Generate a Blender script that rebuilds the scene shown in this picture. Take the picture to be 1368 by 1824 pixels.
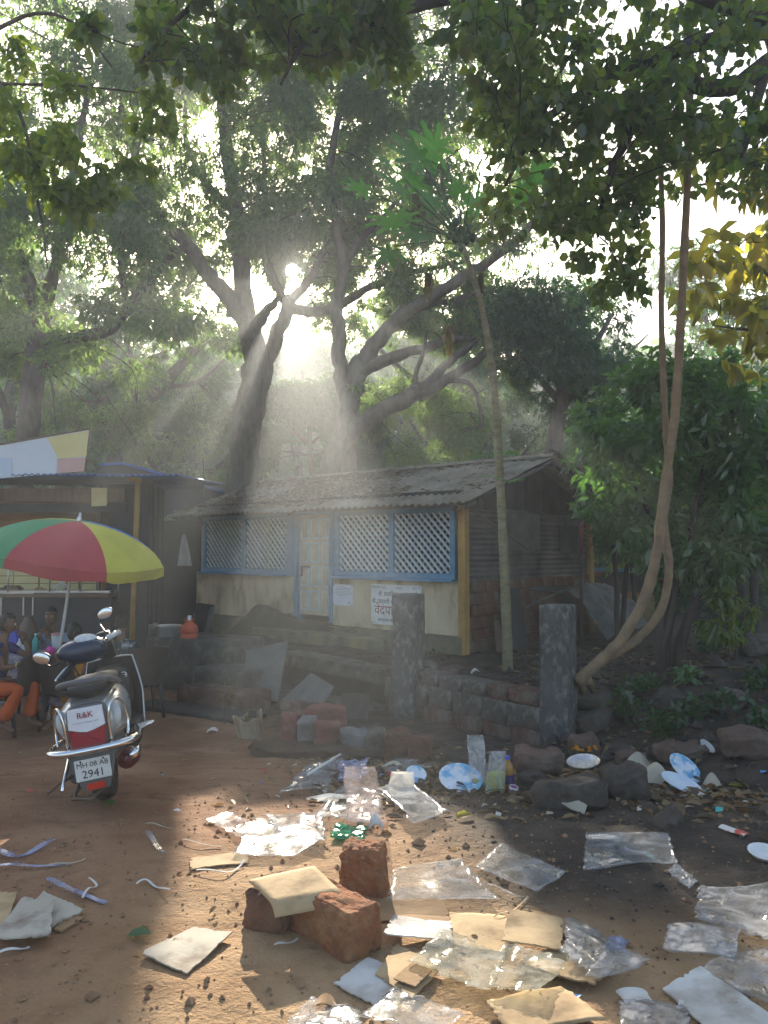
import bpy, bmesh, math, random
import numpy as np
from mathutils import Vector, Matrix, Euler, noise as mnoise

# ------------------------------------------------------------------ camera, sky, sun, exposure
SC = bpy.context.scene
COL = SC.collection
for _o in list(bpy.data.objects):
    bpy.data.objects.remove(_o)
R = math.radians
CAMZ = 1.55
PITCH = R(2.72)
FPX = 1370.0
cam_d = bpy.data.cameras.new('camera')
cam = bpy.data.objects.new('camera', cam_d)
COL.objects.link(cam)
cam.location = (0, 0, CAMZ)
cam.rotation_euler = (R(90) + PITCH, 0, 0)
cam_d.sensor_fit = 'VERTICAL'
cam_d.sensor_height = 24
cam_d.lens = 24 * FPX / 1824
cam_d.clip_start = 0.05
cam_d.clip_end = 1000
SC.camera = cam

SUN_EL, SUN_AZ = R(20.0), R(-6.9)           # azimuth from +Y, positive to the right
SUN = Vector((math.sin(SUN_AZ) * math.cos(SUN_EL), math.cos(SUN_AZ) * math.cos(SUN_EL), math.sin(SUN_EL)))
W = bpy.data.worlds.new('World')
SC.world = W
W.use_nodes = True
nt = W.node_tree
nt.nodes.clear()
w_out = nt.nodes.new('ShaderNodeOutputWorld')
w_bg = nt.nodes.new('ShaderNodeBackground')
w_sky = nt.nodes.new('ShaderNodeTexSky')
w_sky.sky_type = 'NISHITA'
w_sky.sun_disc = False
w_sky.sun_elevation = SUN_EL
w_sky.sun_rotation = SUN_AZ
w_sky.air_density = 1.0
w_sky.dust_density = 3.0
w_sky.ozone_density = 1.0
w_bg.inputs['Strength'].default_value = 0.11
# the sun seen through hazy air: a small bright aureole round its direction
w_tc = nt.nodes.new('ShaderNodeTexCoord')
w_dot = nt.nodes.new('ShaderNodeVectorMath'); w_dot.operation = 'DOT_PRODUCT'
w_dot.inputs[1].default_value = SUN
w_mr = nt.nodes.new('ShaderNodeMapRange'); w_mr.interpolation_type = 'SMOOTHSTEP'
w_mr.inputs['From Min'].default_value = math.cos(R(1.35)); w_mr.inputs['From Max'].default_value = math.cos(R(0.55))
w_mr.inputs['To Min'].default_value = 0.0; w_mr.inputs['To Max'].default_value = 22.0
w_bg2 = nt.nodes.new('ShaderNodeBackground'); w_bg2.inputs['Color'].default_value = (1, 0.80, 0.42, 1)
w_add = nt.nodes.new('ShaderNodeAddShader')
nt.links.new(w_tc.outputs['Generated'], w_dot.inputs[0])
nt.links.new(w_dot.outputs['Value'], w_mr.inputs['Value'])
nt.links.new(w_mr.outputs['Result'], w_bg2.inputs['Strength'])
nt.links.new(w_sky.outputs['Color'], w_bg.inputs['Color'])
nt.links.new(w_bg.outputs[0], w_add.inputs[0]); nt.links.new(w_bg2.outputs[0], w_add.inputs[1])
nt.links.new(w_add.outputs[0], w_out.inputs['Surface'])

sun_d = bpy.data.lights.new('sun', 'SUN')
sun_d.energy = 5.0
sun_d.angle = R(0.53)
sun_d.color = (1.0, 0.89, 0.72)
sun_o = bpy.data.objects.new('sun', sun_d)
COL.objects.link(sun_o)
sun_o.rotation_euler = (-SUN).to_track_quat('-Z', 'Y').to_euler()
sun_o.location = SUN * 60

SC.view_settings.view_transform = 'Standard'
SC.view_settings.look = 'None'
SC.view_settings.gamma = 1.0
SC.view_settings.use_curve_mapping = False
SC.view_settings.exposure = 1.7
SC.render.engine = 'CYCLES'
cy = SC.cycles
cy.max_bounces = 7; cy.diffuse_bounces = 3; cy.glossy_bounces = 3; cy.transmission_bounces = 3
cy.volume_bounces = 1; cy.transparent_max_bounces = 24
cy.caustics_reflective = False; cy.caustics_refractive = False
cy.use_denoising = True
cy.sample_clamp_indirect = 4.0
HAZE = 0.0048

# ------------------------------------------------------------------ helpers
random.seed(7)
rng = np.random.default_rng(11)
_sp, _cp = math.sin(PITCH), math.cos(PITCH)

def P(px, py, d):
    """world point seen at photo pixel (px,py), d metres ahead of the camera"""
    fx, fy = (px - 684) / FPX, (912 - py) / FPX
    y = _cp - fy * _sp
    k = d / y
    return Vector((fx * k, d, CAMZ + (_sp + fy * _cp) * k))

# the foot wall: from RA leftwards along RU; RN points behind it (towards the house)
RA = Vector((1.65, 8.18)); RU = Vector((-0.65, 0.76)).normalized(); RN = Vector((RU.y, -RU.x))
def smooth(a, b, x):
    t = min(1.0, max(0.0, (x - a) / (b - a)))
    return t * t * (3 - 2 * t)
def gz0(x, y):
    z = -0.55 * smooth(3.9, 8.8, y)
    px, py = x - RA.x, y - RA.y
    t = px * RU.x + py * RU.y
    s = px * RN.x + py * RN.y
    # raised yard behind the foot wall, earth bank to its right
    wall = smooth(0.10, 0.30, s) * smooth(-0.35, 0.0, t)
    bank = smooth(-0.6, 2.4, s) * (1 - smooth(-0.35, 0.0, t))
    if t > 5.2:
        wall *= 1 - smooth(5.2, 5.8, t)
    zt = -0.06
    z = z * (1 - wall) + zt * wall
    z = z * (1 - bank) + (0.12 + 0.06 * max(0, y - 10)) * bank if bank > 0 else z
    # shallow ditch before the bank
    if t < -0.2:
        z -= 0.22 * math.exp(-((s + 0.55) / 0.35) ** 2) * smooth(-0.2, -0.8, t)
    return z
def gz(x, y):
    v = Vector((x, y, 0))
    n = mnoise.noise(v * 0.6) * 0.05 + mnoise.noise(v * 2.3) * 0.020 + mnoise.noise(v * 5.5) * 0.011
    return gz0(x, y) + n * (0.8 + 0.3 * smooth(0, 3, x))
def G(px, py, lift=0.0):
    """ground point seen at photo pixel"""
    lo, hi = 0.5, 60.0
    fx, fy = (px - 684) / FPX, (912 - py) / FPX
    dx, dy, dz = fx, _cp - fy * _sp, _sp + fy * _cp
    k = 0.5
    while k < 60:
        x, y, z = dx * k, dy * k, CAMZ + dz * k
        if z <= gz(x, y):
            break
        k += 0.03
    lo, hi = k - 0.03, k
    for _ in range(12):
        m = (lo + hi) / 2
        if CAMZ + dz * m <= gz(dx * m, dy * m): hi = m
        else: lo = m
    return Vector((dx * hi, dy * hi, gz(dx * hi, dy * hi) + lift))

class MB:
    """collects vertices and faces; build() links them as one mesh object"""
    def __init__(s):
        s.v = []; s.f = []; s.sm = []; s.mi = []
        s.cur = 0
    def add(s, vs, fs, smooth=False):
        b = len(s.v)
        s.v += [tuple(p) for p in vs]
        for f in fs:
            s.f.append([i + b for i in f]); s.sm.append(smooth); s.mi.append(s.cur)
        return s
    def box(s, c, size, rot=None, taper=1.0, smooth=False):
        hx, hy, hz = size[0] / 2, size[1] / 2, size[2] / 2
        vs = []
        for z, k in ((-hz, 1.0), (hz, taper)):
            for x, y in ((-1, -1), (1, -1), (1, 1), (-1, 1)):
                vs.append(Vector((x * hx * k, y * hy * k, z)))
        if rot is not None:
            M = rot if isinstance(rot, Matrix) else Euler(rot).to_matrix()
            vs = [M @ p for p in vs]
        c = Vector(c)
        return s.add([p + c for p in vs], [(3, 2, 1, 0), (4, 5, 6, 7), (0, 1, 5, 4), (1, 2, 6, 5), (2, 3, 7, 6), (3, 0, 4, 7)], smooth)
    def tube(s, pts, rad, n=8, caps=True, smooth=True, flat=1.0):
        pts = [Vector(p) for p in pts]
        if not hasattr(rad, '__len__'): rad = [rad] * len(pts)
        vs, fs = [], []
        ref = None
        for i, p in enumerate(pts):
            t = (pts[min(i + 1, len(pts) - 1)] - pts[max(i - 1, 0)])
            if t.length < 1e-9: t = Vector((0, 0, 1))
            t.normalize()
            if ref is None:
                ref = t.orthogonal().normalized()
            ref = (ref - t * ref.dot(t))
            if ref.length < 1e-6: ref = t.orthogonal()
            ref.normalize()
            q = t.cross(ref)
            for k in range(n):
                a = 2 * math.pi * k / n
                vs.append(p + (ref * math.cos(a) + q * math.sin(a) * flat) * rad[i])
        for i in range(len(pts) - 1):
            for k in range(n):
                a, b = i * n + k, i * n + (k + 1) % n
                fs.append((a, b, b + n, a + n))
        if caps:
            fs.append(tuple(range(n - 1, -1, -1)))
            fs.append(tuple((len(pts) - 1) * n + k for k in range(n)))
        return s.add(vs, fs, smooth)
    def lathe(s, prof, c=(0, 0, 0), n=20, rot=None, smooth=True, caps=False, arc=1.0):
        vs, fs = [], []
        for r, z in prof:
            for k in range(n):
                a = 2 * math.pi * arc * k / n
                vs.append(Vector((r * math.cos(a), r * math.sin(a), z)))
        for i in range(len(prof) - 1):
            for k in range(n):
                a, b = i * n + k, i * n + (k + 1) % n
                fs.append((a, b, b + n, a + n))
        if caps:
            fs.append(tuple(range(n - 1, -1, -1))); fs.append(tuple((len(prof) - 1) * n + k for k in range(n)))
        if rot is not None:
            M = rot if isinstance(rot, Matrix) else Euler(rot).to_matrix()
            vs = [M @ p for p in vs]
        c = Vector(c)
        return s.add([p + c for p in vs], fs, smooth)
    def prism(s, poly, z0, z1, M=None, smooth=False):
        n = len(poly)
        vs = [Vector((x, y, z0)) for x, y in poly] + [Vector((x, y, z1)) for x, y in poly]
        if M is not None: vs = [M @ p for p in vs]
        fs = [tuple(range(n - 1, -1, -1)), tuple(range(n, 2 * n))] + [(k, (k + 1) % n, (k + 1) % n + n, k + n) for k in range(n)]
        return s.add(vs, fs, smooth)
    def ball(s, c, r, nu=12, nv=8, rot=None, smooth=True):
        if not hasattr(r, '__len__'): r = (r, r, r)
        vs = [Vector((0, 0, -r[2]))]; fs = []
        for j in range(1, nv):
            b = -math.pi / 2 + math.pi * j / nv
            for k in range(nu):
                a = 2 * math.pi * k / nu
                vs.append(Vector((r[0] * math.cos(b) * math.cos(a), r[1] * math.cos(b) * math.sin(a), r[2] * math.sin(b))))
        vs.append(Vector((0, 0, r[2])))
        for k in range(nu): fs.append((0, 1 + (k + 1) % nu, 1 + k))
        for j in range(nv - 2):
            for k in range(nu):
                a, b = 1 + j * nu + k, 1 + j * nu + (k + 1) % nu
                fs.append((a, b, b + nu, a + nu))
        e = len(vs) - 1; o = 1 + (nv - 2) * nu
        for k in range(nu): fs.append((e, o + k, o + (k + 1) % nu))
        if rot is not None:
            M = rot if isinstance(rot, Matrix) else Euler(rot).to_matrix()
            vs = [M @ p for p in vs]
        c = Vector(c)
        return s.add([p + c for p in vs], fs, smooth)
    def grid(s, fn, nu, nv, smooth=True, flip=False):
        vs = [fn(i / nu, j / nv) for j in range(nv + 1) for i in range(nu + 1)]
        fs = []
        for j in range(nv):
            for i in range(nu):
                a = j * (nu + 1) + i
                q = (a, a + 1, a + nu + 2, a + nu + 1)
                fs.append(q[::-1] if flip else q)
        return s.add(vs, fs, smooth)
    def bevel(s, w, seg=1):
        bm = s.to_bm()
        es = [e for e in bm.edges if len(e.link_faces) == 2 and e.calc_face_angle(0) > 0.5]
        bmesh.ops.bevel(bm, geom=es, offset=w, segments=seg, affect='EDGES', profile=0.6, clamp_overlap=True)
        s.from_bm(bm); return s
    def to_bm(s):
        bm = bmesh.new()
        bv = [bm.verts.new(p) for p in s.v]
        for f, m, g in zip(s.f, s.sm, s.mi):
            try:
                nf = bm.faces.new([bv[i] for i in f]); nf.smooth = m; nf.material_index = g
            except ValueError: pass
        bm.normal_update()
        return bm
    def from_bm(s, bm):
        bm.verts.index_update()
        s.v = [tuple(v.co) for v in bm.verts]
        s.f = [[v.index for v in f.verts] for f in bm.faces]
        s.sm = [f.smooth for f in bm.faces]; s.mi = [f.material_index for f in bm.faces]
        bm.free()
    def mesh(s, name, mats, off=None):
        me = bpy.data.meshes.new(name)
        v = s.v if off is None else [(a - off[0], b - off[1], c - off[2]) for a, b, c in s.v]
        me.from_pydata(v, [], s.f)
        me.polygons.foreach_set('use_smooth', s.sm)
        if not isinstance(mats, (list, tuple)): mats = [mats]
        for m in mats: me.materials.append(m)
        if len(mats) > 1: me.polygons.foreach_set('material_index', s.mi)
        me.update()
        return me

def link(name, me, parent=None, **pr):
    o = bpy.data.objects.new(name, me)
    COL.objects.link(o)
    if parent is not None: o.parent = parent
    for k, v in pr.items(): o[k] = v
    return o
def part(name, mb, mat, parent, world=False, **pr):
    """a part: its mesh in the local frame of its thing, or given in world space when the thing is unrotated"""
    off = None
    if world:
        q = parent; off = Vector((0, 0, 0))
        while q is not None: off += q.location; q = q.parent
    return link(name, mb.mesh(name, mat, off), parent, **pr)
def thing(name, label, cat, loc=(0, 0, 0), rot=(0, 0, 0), group=None):
    o = bpy.data.objects.new(name, None)
    COL.objects.link(o)
    o.location = loc
    o.rotation_euler = rot if hasattr(rot, '__len__') else (0, 0, rot)
    o.empty_display_size = 0.1
    o['label'] = label; o['category'] = cat
    if group: o['group'] = group
    return o
def solo(name, mb, mat, label, cat, loc=None, group=None, rot=None):
    """a thing that is one mesh; mesh given in world space with its base at loc (or local when rot is given)"""
    if rot is not None:
        o = link(name, mb.mesh(name, mat)); o.location = loc; o.rotation_euler = rot
    else:
        if loc is None: loc = mb.v[0]
        o = link(name, mb.mesh(name, mat, loc)); o.location = loc
    o['label'] = label; o['category'] = cat
    if group: o['group'] = group
    return o
def copy_thing(o, parent=None):
    c = o.copy(); COL.objects.link(c)
    if parent is not None: c.parent = parent
    for ch in [q for q in bpy.data.objects if q.parent == o]:
        copy_thing(ch, c)
    return c

# ------------------------------------------------------------------ materials
_M = {}
def mat(name, col, rough=0.8, col2=None, scale=6.0, detail=6.0, bump=0.0, bscale=None, spec=0.3, metal=0.0, col3=None, scale3=1.2, amt3=0.6, coat=0.0, lo=0.35, hi=0.65, stretch=None):
    if name in _M: return _M[name]
    m = bpy.data.materials.new(name); m.use_nodes = True
    t = m.node_tree; b = t.nodes['Principled BSDF']
    b.inputs['Roughness'].default_value = rough
    b.inputs['Metallic'].default_value = metal
    b.inputs['Specular IOR Level'].default_value = spec
    b.inputs['Coat Weight'].default_value = coat
    if col2 is None and col3 is None and bump == 0:
        b.inputs['Base Color'].default_value = (*col, 1)
    else:
        tc = t.nodes.new('ShaderNodeTexCoord')
        src = tc.outputs['Object']
        if stretch:
            mp = t.nodes.new('ShaderNodeMapping'); mp.inputs['Scale'].default_value = stretch
            t.links.new(src, mp.inputs['Vector']); src = mp.outputs[0]
        def nz(sc, de):
            n = t.nodes.new('ShaderNodeTexNoise'); n.inputs['Scale'].default_value = sc; n.inputs['Detail'].default_value = de
            n.inputs['Roughness'].default_value = 0.6
            t.links.new(src, n.inputs['Vector']); return n
        def mix(a, bcol, fac, l, h):
            mr = t.nodes.new('ShaderNodeMapRange'); mr.inputs['From Min'].default_value = l; mr.inputs['From Max'].default_value = h
            t.links.new(fac, mr.inputs['Value'])
            mx = t.nodes.new('ShaderNodeMix'); mx.data_type = 'RGBA'
            t.links.new(mr.outputs[0], mx.inputs['Factor'])
            if isinstance(a, tuple): mx.inputs['A'].default_value = (*a, 1)
            else: t.links.new(a, mx.inputs['A'])
            mx.inputs['B'].default_value = (*bcol, 1)
            return mx.outputs['Result'], mr
        c = tuple(col)
        if col2 is not None: c, _ = mix(c, col2, nz(scale, detail).outputs['Fac'], lo, hi)
        if col3 is not None:
            c, mr = mix(c, col3, nz(scale3, 5).outputs['Fac'], 0.5, 0.72); mr.inputs['To Max'].default_value = amt3
        if isinstance(c, tuple): b.inputs['Base Color'].default_value = (*c, 1)
        else: t.links.new(c, b.inputs['Base Color'])
        if bump > 0:
            bp = t.nodes.new('ShaderNodeBump'); bp.inputs['Strength'].default_value = min(1.0, bump); bp.inputs['Distance'].default_value = 0.02
            t.links.new(nz(bscale or scale * 3, 8).outputs['Fac'], bp.inputs['Height'])
            t.links.new(bp.outputs[0], b.inputs['Normal'])
    _M[name] = m
    return m

def leaf_mat(name, c0, c1, trans=0.45, tc=(0.16, 0.30, 0.03), gloss=0.06, grough=0.35, tc1=None):
    """leaves: a per-leaf value picks between two greens; light comes through them"""
    m = bpy.data.materials.new(name); m.use_nodes = True
    t = m.node_tree; t.nodes.clear()
    out = t.nodes.new('ShaderNodeOutputMaterial')
    at = t.nodes.new('ShaderNodeAttribute'); at.attribute_name = 'tint'
    def mixc(a, b):
        x = t.nodes.new('ShaderNodeMix'); x.data_type = 'RGBA'
        x.inputs['A'].default_value = (*a, 1); x.inputs['B'].default_value = (*b, 1)
        t.links.new(at.outputs['Fac'], x.inputs['Factor']); return x.outputs['Result']
    d = t.nodes.new('ShaderNodeBsdfDiffuse'); tr = t.nodes.new('ShaderNodeBsdfTranslucent'); g = t.nodes.new('ShaderNodeBsdfGlossy')
    t.links.new(mixc(c0, c1), d.inputs['Color'])
    t.links.new(mixc(tc, tc1 or tuple(min(1, 1.5 * q) for q in tc)), tr.inputs['Color'])
    g.inputs['Roughness'].default_value = grough
    m1 = t.nodes.new('ShaderNodeMixShader'); m1.inputs[0].default_value = trans
    t.links.new(d.outputs[0], m1.inputs[1]); t.links.new(tr.outputs[0], m1.inputs[2])
    m2 = t.nodes.new('ShaderNodeMixShader'); m2.inputs[0].default_value = gloss
    t.links.new(m1.outputs[0], m2.inputs[1]); t.links.new(g.outputs[0], m2.inputs[2])
    t.links.new(m2.outputs[0], out.inputs['Surface'])
    return m
# ------------------------------------------------------------------ ground
def ground_material():
    m = bpy.data.materials.new('earth'); m.use_nodes = True
    t = m.node_tree; b = t.nodes['Principled BSDF']; L = t.links.new
    b.inputs['Specular IOR Level'].default_value = 0.2
    tc = t.nodes.new('ShaderNodeTexCoord'); src = tc.outputs['Object']
    def nz(sc, de=8, ro=0.6, dist=0.0):
        n = t.nodes.new('ShaderNodeTexNoise'); n.inputs['Scale'].default_value = sc; n.inputs['Detail'].default_value = de
        n.inputs['Roughness'].default_value = ro; n.inputs['Distortion'].default_value = dist; L(src, n.inputs['Vector']); return n.outputs['Fac']
    def rng_(v, a, c, o0=0.0, o1=1.0):
        r = t.nodes.new('ShaderNodeMapRange'); r.interpolation_type = 'SMOOTHSTEP'
        r.inputs['From Min'].default_value = a; r.inputs['From Max'].default_value = c
        r.inputs['To Min'].default_value = o0; r.inputs['To Max'].default_value = o1; L(v, r.inputs['Value']); return r.outputs[0]
    def mix(a, c, f):
        x = t.nodes.new('ShaderNodeMix'); x.data_type = 'RGBA'; L(f, x.inputs['Factor'])
        for k, q in (('A', a), ('B', c)):
            if isinstance(q, tuple): x.inputs[k].default_value = (*q, 1)
            else: L(q, x.inputs[k])
        return x.outputs['Result']
    def math_(op, a, c):
        x = t.nodes.new('ShaderNodeMath'); x.operation = op; x.use_clamp = False
        for k, q in ((0, a), (1, c)):
            if isinstance(q, (int, float)): x.inputs[k].default_value = q
            else: L(q, x.inputs[k])
        return x.outputs[0]
    red = mix((0.23, 0.115, 0.060), (0.33, 0.19, 0.105), rng_(nz(1.7), 0.35, 0.7))
    red = mix(red, (0.16, 0.082, 0.046), rng_(nz(5.0), 0.5, 0.75))
    red = mix(red, (0.34, 0.22, 0.13), rng_(nz(38, 4), 0.58, 0.75))
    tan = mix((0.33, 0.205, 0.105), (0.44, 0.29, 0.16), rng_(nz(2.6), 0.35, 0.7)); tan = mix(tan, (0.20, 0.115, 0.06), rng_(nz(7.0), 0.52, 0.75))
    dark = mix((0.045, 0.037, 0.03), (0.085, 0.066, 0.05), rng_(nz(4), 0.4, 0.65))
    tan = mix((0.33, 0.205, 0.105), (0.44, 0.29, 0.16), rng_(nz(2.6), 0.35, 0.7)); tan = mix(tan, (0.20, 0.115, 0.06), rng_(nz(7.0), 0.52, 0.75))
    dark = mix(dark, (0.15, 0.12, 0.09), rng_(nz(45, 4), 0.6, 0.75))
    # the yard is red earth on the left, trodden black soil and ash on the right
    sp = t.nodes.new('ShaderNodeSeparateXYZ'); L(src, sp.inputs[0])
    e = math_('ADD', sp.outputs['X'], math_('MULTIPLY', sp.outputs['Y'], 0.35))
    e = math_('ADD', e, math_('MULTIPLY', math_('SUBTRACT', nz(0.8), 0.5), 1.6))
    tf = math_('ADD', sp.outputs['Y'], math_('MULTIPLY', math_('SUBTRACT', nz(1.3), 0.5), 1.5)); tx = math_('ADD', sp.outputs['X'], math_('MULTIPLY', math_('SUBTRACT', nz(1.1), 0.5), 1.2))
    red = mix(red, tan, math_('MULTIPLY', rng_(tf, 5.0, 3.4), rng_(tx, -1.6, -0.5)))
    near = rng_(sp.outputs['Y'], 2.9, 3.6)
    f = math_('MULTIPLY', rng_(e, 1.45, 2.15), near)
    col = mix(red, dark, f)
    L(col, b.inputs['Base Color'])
    b.inputs['Roughness'].default_value = 0.95
    bp = t.nodes.new('ShaderNodeBump'); bp.inputs['Strength'].default_value = 0.9; bp.inputs['Distance'].default_value = 0.03
    hgt = math_('ADD', nz(9), math_('MULTIPLY', nz(60, 5), 0.45))
    L(hgt, bp.inputs['Height']); L(bp.outputs[0], b.inputs['Normal'])
    return m
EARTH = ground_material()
def build_ground():
    # fine cells near the camera, coarser outwards, one sheet out to the horizon
    def axis(lo, hi, fine0, fine1, st, grow):
        a = list(np.arange(fine0, fine1, st)); s = st; x = a[-1]
        while x < hi: s *= grow; x += s; a.append(x)
        s = st; x = a[0]
        while x > lo: s *= grow; x -= s; a.insert(0, x)
        return a
    xs = axis(-400, 400, -4.0, 5.0, 0.05, 1.22)
    ys = axis(-60, 700, 1.6, 13, 0.05, 1.2)
    nx, ny = len(xs), len(ys)
    v = np.empty((ny, nx, 3))
    for j, y in enumerate(ys):
        for i, x in enumerate(xs):
            far = abs(x) > 14 or y > 26 or y < -3
            v[j, i] = (x, y, gz(x, y) if not far else gz0(max(-14, min(14, x)), max(-3, min(26, y))))
    f = [(j * nx + i, j * nx + i + 1, (j + 1) * nx + i + 1, (j + 1) * nx + i) for j in range(ny - 1) for i in range(nx - 1)]
    me = bpy.data.meshes.new('ground')
    me.from_pydata(v.reshape(-1, 3).tolist(), [], f)
    me.polygons.foreach_set('use_smooth', [True] * len(f))
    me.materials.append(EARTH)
    link('ground', me, kind='structure')
build_ground()

# ------------------------------------------------------------------ foliage
E_U = Vector((math.cos(SUN_AZ), -math.sin(SUN_AZ), 0))
E_V = Vector((-math.sin(SUN_AZ) * math.sin(SUN_EL), -math.cos(SUN_AZ) * math.sin(SUN_EL), math.cos(SUN_EL)))
def gap_keep(c):
    """the openings in the canopy that let the sun through to the yard: True where a leaf stays"""
    q = c - np.array([0, 0, CAMZ])
    u = q @ np.array(E_U); v = q @ np.array(E_V)
    r = np.random.default_rng(3).random(len(c))
    nzz = 0.05 * np.sin(c[:, 1] * 1.7 + c[:, 2] * 2.1) 
    s = u / np.maximum(0.05, -v)
    keep = np.ones(len(c), bool)
    far = c[:, 1] > 11
    g1 = far & (v < -0.5) & (v > -4.7) & (s > -0.23 + nzz) & (s < 0.36 + nzz)
    keep &= ~(g1 & (r < np.where(v > -3.0 + nzz, np.where((np.abs(s - 0.055) < 0.018) | (np.abs(s - 0.20) < 0.012) | (np.abs(s + 0.13) < 0.012), 0.45, 0.985), np.where(np.abs(s + 0.02) < 0.09, 0.75, 0.15))))
    g2 = far & (v < -0.7) & (v > -4.0) & (s > 1.5 + nzz) & (s < 2.1 + nzz)
    keep &= ~(g2 & (r < 0.75))
    g3 = far & (np.hypot(u, v) < 0.20)
    keep &= ~g3
    g5 = far & (np.abs(u) < 0.14 + 0.05 * np.sin(c[:, 2])) & (v < -0.1) & (v > -0.7)
    keep &= ~(g5 & (r < 0.6))
    return keep

def leaves(name, mat_, parent, base, dirn, length, width, nrm=None, fold=0.25, shape='lance', world=True, gaps=True, kind='stuff', gen=None):
    """many real leaves joined as one part: base points, pointing directions, sizes (numpy arrays)"""
    g = gen or rng
    if gaps:
        k = gap_keep(base + dirn * np.asarray(length)[:, None] * 0.5)
        base, dirn, length, width = base[k], dirn[k], length[k], width[k]
        if nrm is not None: nrm = nrm[k]
    n = len(base)
    d = dirn / np.linalg.norm(dirn, axis=1)[:, None]
    if nrm is None: nrm = g.normal(size=(n, 3)) * 0.7 + np.array([0, 0, 0.8])
    sd = np.cross(d, nrm); sd /= np.maximum(1e-6, np.linalg.norm(sd, axis=1))[:, None]
    up = np.cross(sd, d)
    Lc = length[:, None]; Wc = width[:, None]
    tip = base + d * Lc - np.array([0, 0, 1]) * Lc * 0.08
    def at(t, w, h): return base + d * Lc * t + sd * Wc * w + up * Wc * h
    if shape == 'lance':
        vs = [base, at(0.42, 0.5, fold), tip, at(0.42, -0.5, fold)]
        faces = [(0, 1, 2), (0, 2, 3)]
    else:
        vs = [base, at(0.22, 0.43, fold * .7), at(0.62, 0.46, fold), tip, at(0.62, -0.46, fold), at(0.22, -0.43, fold * .7)]
        faces = [(0, 1, 2, 3), (0, 3, 4, 5)]
    nv = len(vs)
    V = np.stack(vs, 1).reshape(-1, 3)
    if world and parent is not None:
        off = Vector((0, 0, 0)); q = parent
        while q is not None: off += q.location; q = q.parent
        V = V - np.array(off)
    k = len(faces[0])
    F = (np.arange(n)[:, None, None] * nv + np.array(faces)[None]).reshape(-1)
    nf = n * len(faces)
    me = bpy.data.meshes.new(name)
    me.vertices.add(len(V)); me.vertices.foreach_set('co', V.ravel())
    me.loops.add(len(F)); me.loops.foreach_set('vertex_index', F)
    me.polygons.add(nf)
    me.polygons.foreach_set('loop_start', np.arange(nf) * k)
    me.update(calc_edges=True)
    a = me.attributes.new('tint', 'FLOAT', 'FACE')
    a.data.foreach_set('value', np.repeat(np.clip(g.normal(0.45, 0.28, n), 0, 1), len(faces)))
    me.materials.append(mat_)
    return link(name, me, parent, **({'kind': kind} if kind else {}))

def clusters(blobs, per, leaves_per, g=None, spread=0.55, down=0.7, reach=0.04):
    """leaf whorls in gaussian clumps; blobs = [(centre, radii)], returns base points and directions"""
    g = g or rng
    B, D = [], []
    for c, r in blobs:
        m = int(per)
        off = g.normal(size=(m, 3)); off /= np.linalg.norm(off, axis=1)[:, None]
        rad = g.random(m) ** (1 / 2.2)
        p = np.array(c) + off * rad[:, None] * np.array(r)
        dd = g.normal(size=(m, leaves_per, 3)) * 0.75
        dd[:, :, 2] -= down
        dd += off[:, None, :] * spread
        B.append((p[:, None, :] + g.normal(size=(m, leaves_per, 3)) * reach).reshape(-1, 3)); D.append(dd.reshape(-1, 3))
    return np.concatenate(B), np.concatenate(D)

BARK = mat('bark', (0.15, 0.12, 0.095), 0.9, (0.085, 0.068, 0.055), 9, 8, 0.8, 22, col3=(0.2, 0.19, 0.17), scale3=2.5, stretch=(1, 1, 0.35))
BARK_D = mat('bark_dark', (0.085, 0.07, 0.058), 0.9, (0.05, 0.042, 0.036), 9, 8, 0.8, 22, stretch=(1, 1, 0.35))
BARK_TAN = mat('bark_tan', (0.30, 0.21, 0.12), 0.85, (0.19, 0.13, 0.08), 7, 8, 0.6, 18, col3=(0.13, 0.10, 0.07), scale3=3)
PAPAYA_BARK = mat('papaya_bark', (0.27, 0.24, 0.13), 0.85, (0.17, 0.15, 0.085), 8, 8, 0.6, 30, col3=(0.33, 0.31, 0.24), scale3=3, stretch=(1, 1, 3.0))
LEAF_MANGO = leaf_mat('mango_leaf', (0.024, 0.062, 0.024), (0.055, 0.10, 0.038), 0.52, (0.18, 0.38, 0.06), 0.07, tc1=(0.40, 0.54, 0.10))
LEAF_DARK = leaf_mat('dark_leaf', (0.02, 0.06, 0.028), (0.045, 0.095, 0.03), 0.42, (0.07, 0.18, 0.03), 0.06)
LEAF_ROUND = leaf_mat('round_leaf', (0.022, 0.048, 0.014), (0.045, 0.078, 0.022), 0.5, (0.17, 0.34, 0.03), 0.05, tc1=(0.42, 0.50, 0.05))
LEAF_YEL = leaf_mat('yellowing_leaf', (0.12, 0.13, 0.02), (0.24, 0.19, 0.03), 0.66, (0.42, 0.48, 0.05), 0.05, tc1=(0.78, 0.64, 0.08))
LEAF_LIME = leaf_mat('lime_leaf', (0.06, 0.11, 0.02), (0.11, 0.17, 0.03), 0.55, (0.18, 0.33, 0.025), 0.05, tc1=(0.46, 0.54, 0.05))
LEAF_SHRUB = leaf_mat('shrub_leaf', (0.05, 0.12, 0.035), (0.09, 0.16, 0.055), 0.45, (0.13, 0.31, 0.035), 0.08, 0.4)
LEAF_FAR = leaf_mat('far_leaf', (0.03, 0.075, 0.032), (0.06, 0.11, 0.045), 0.5, (0.11, 0.25, 0.06), 0.05)

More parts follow.
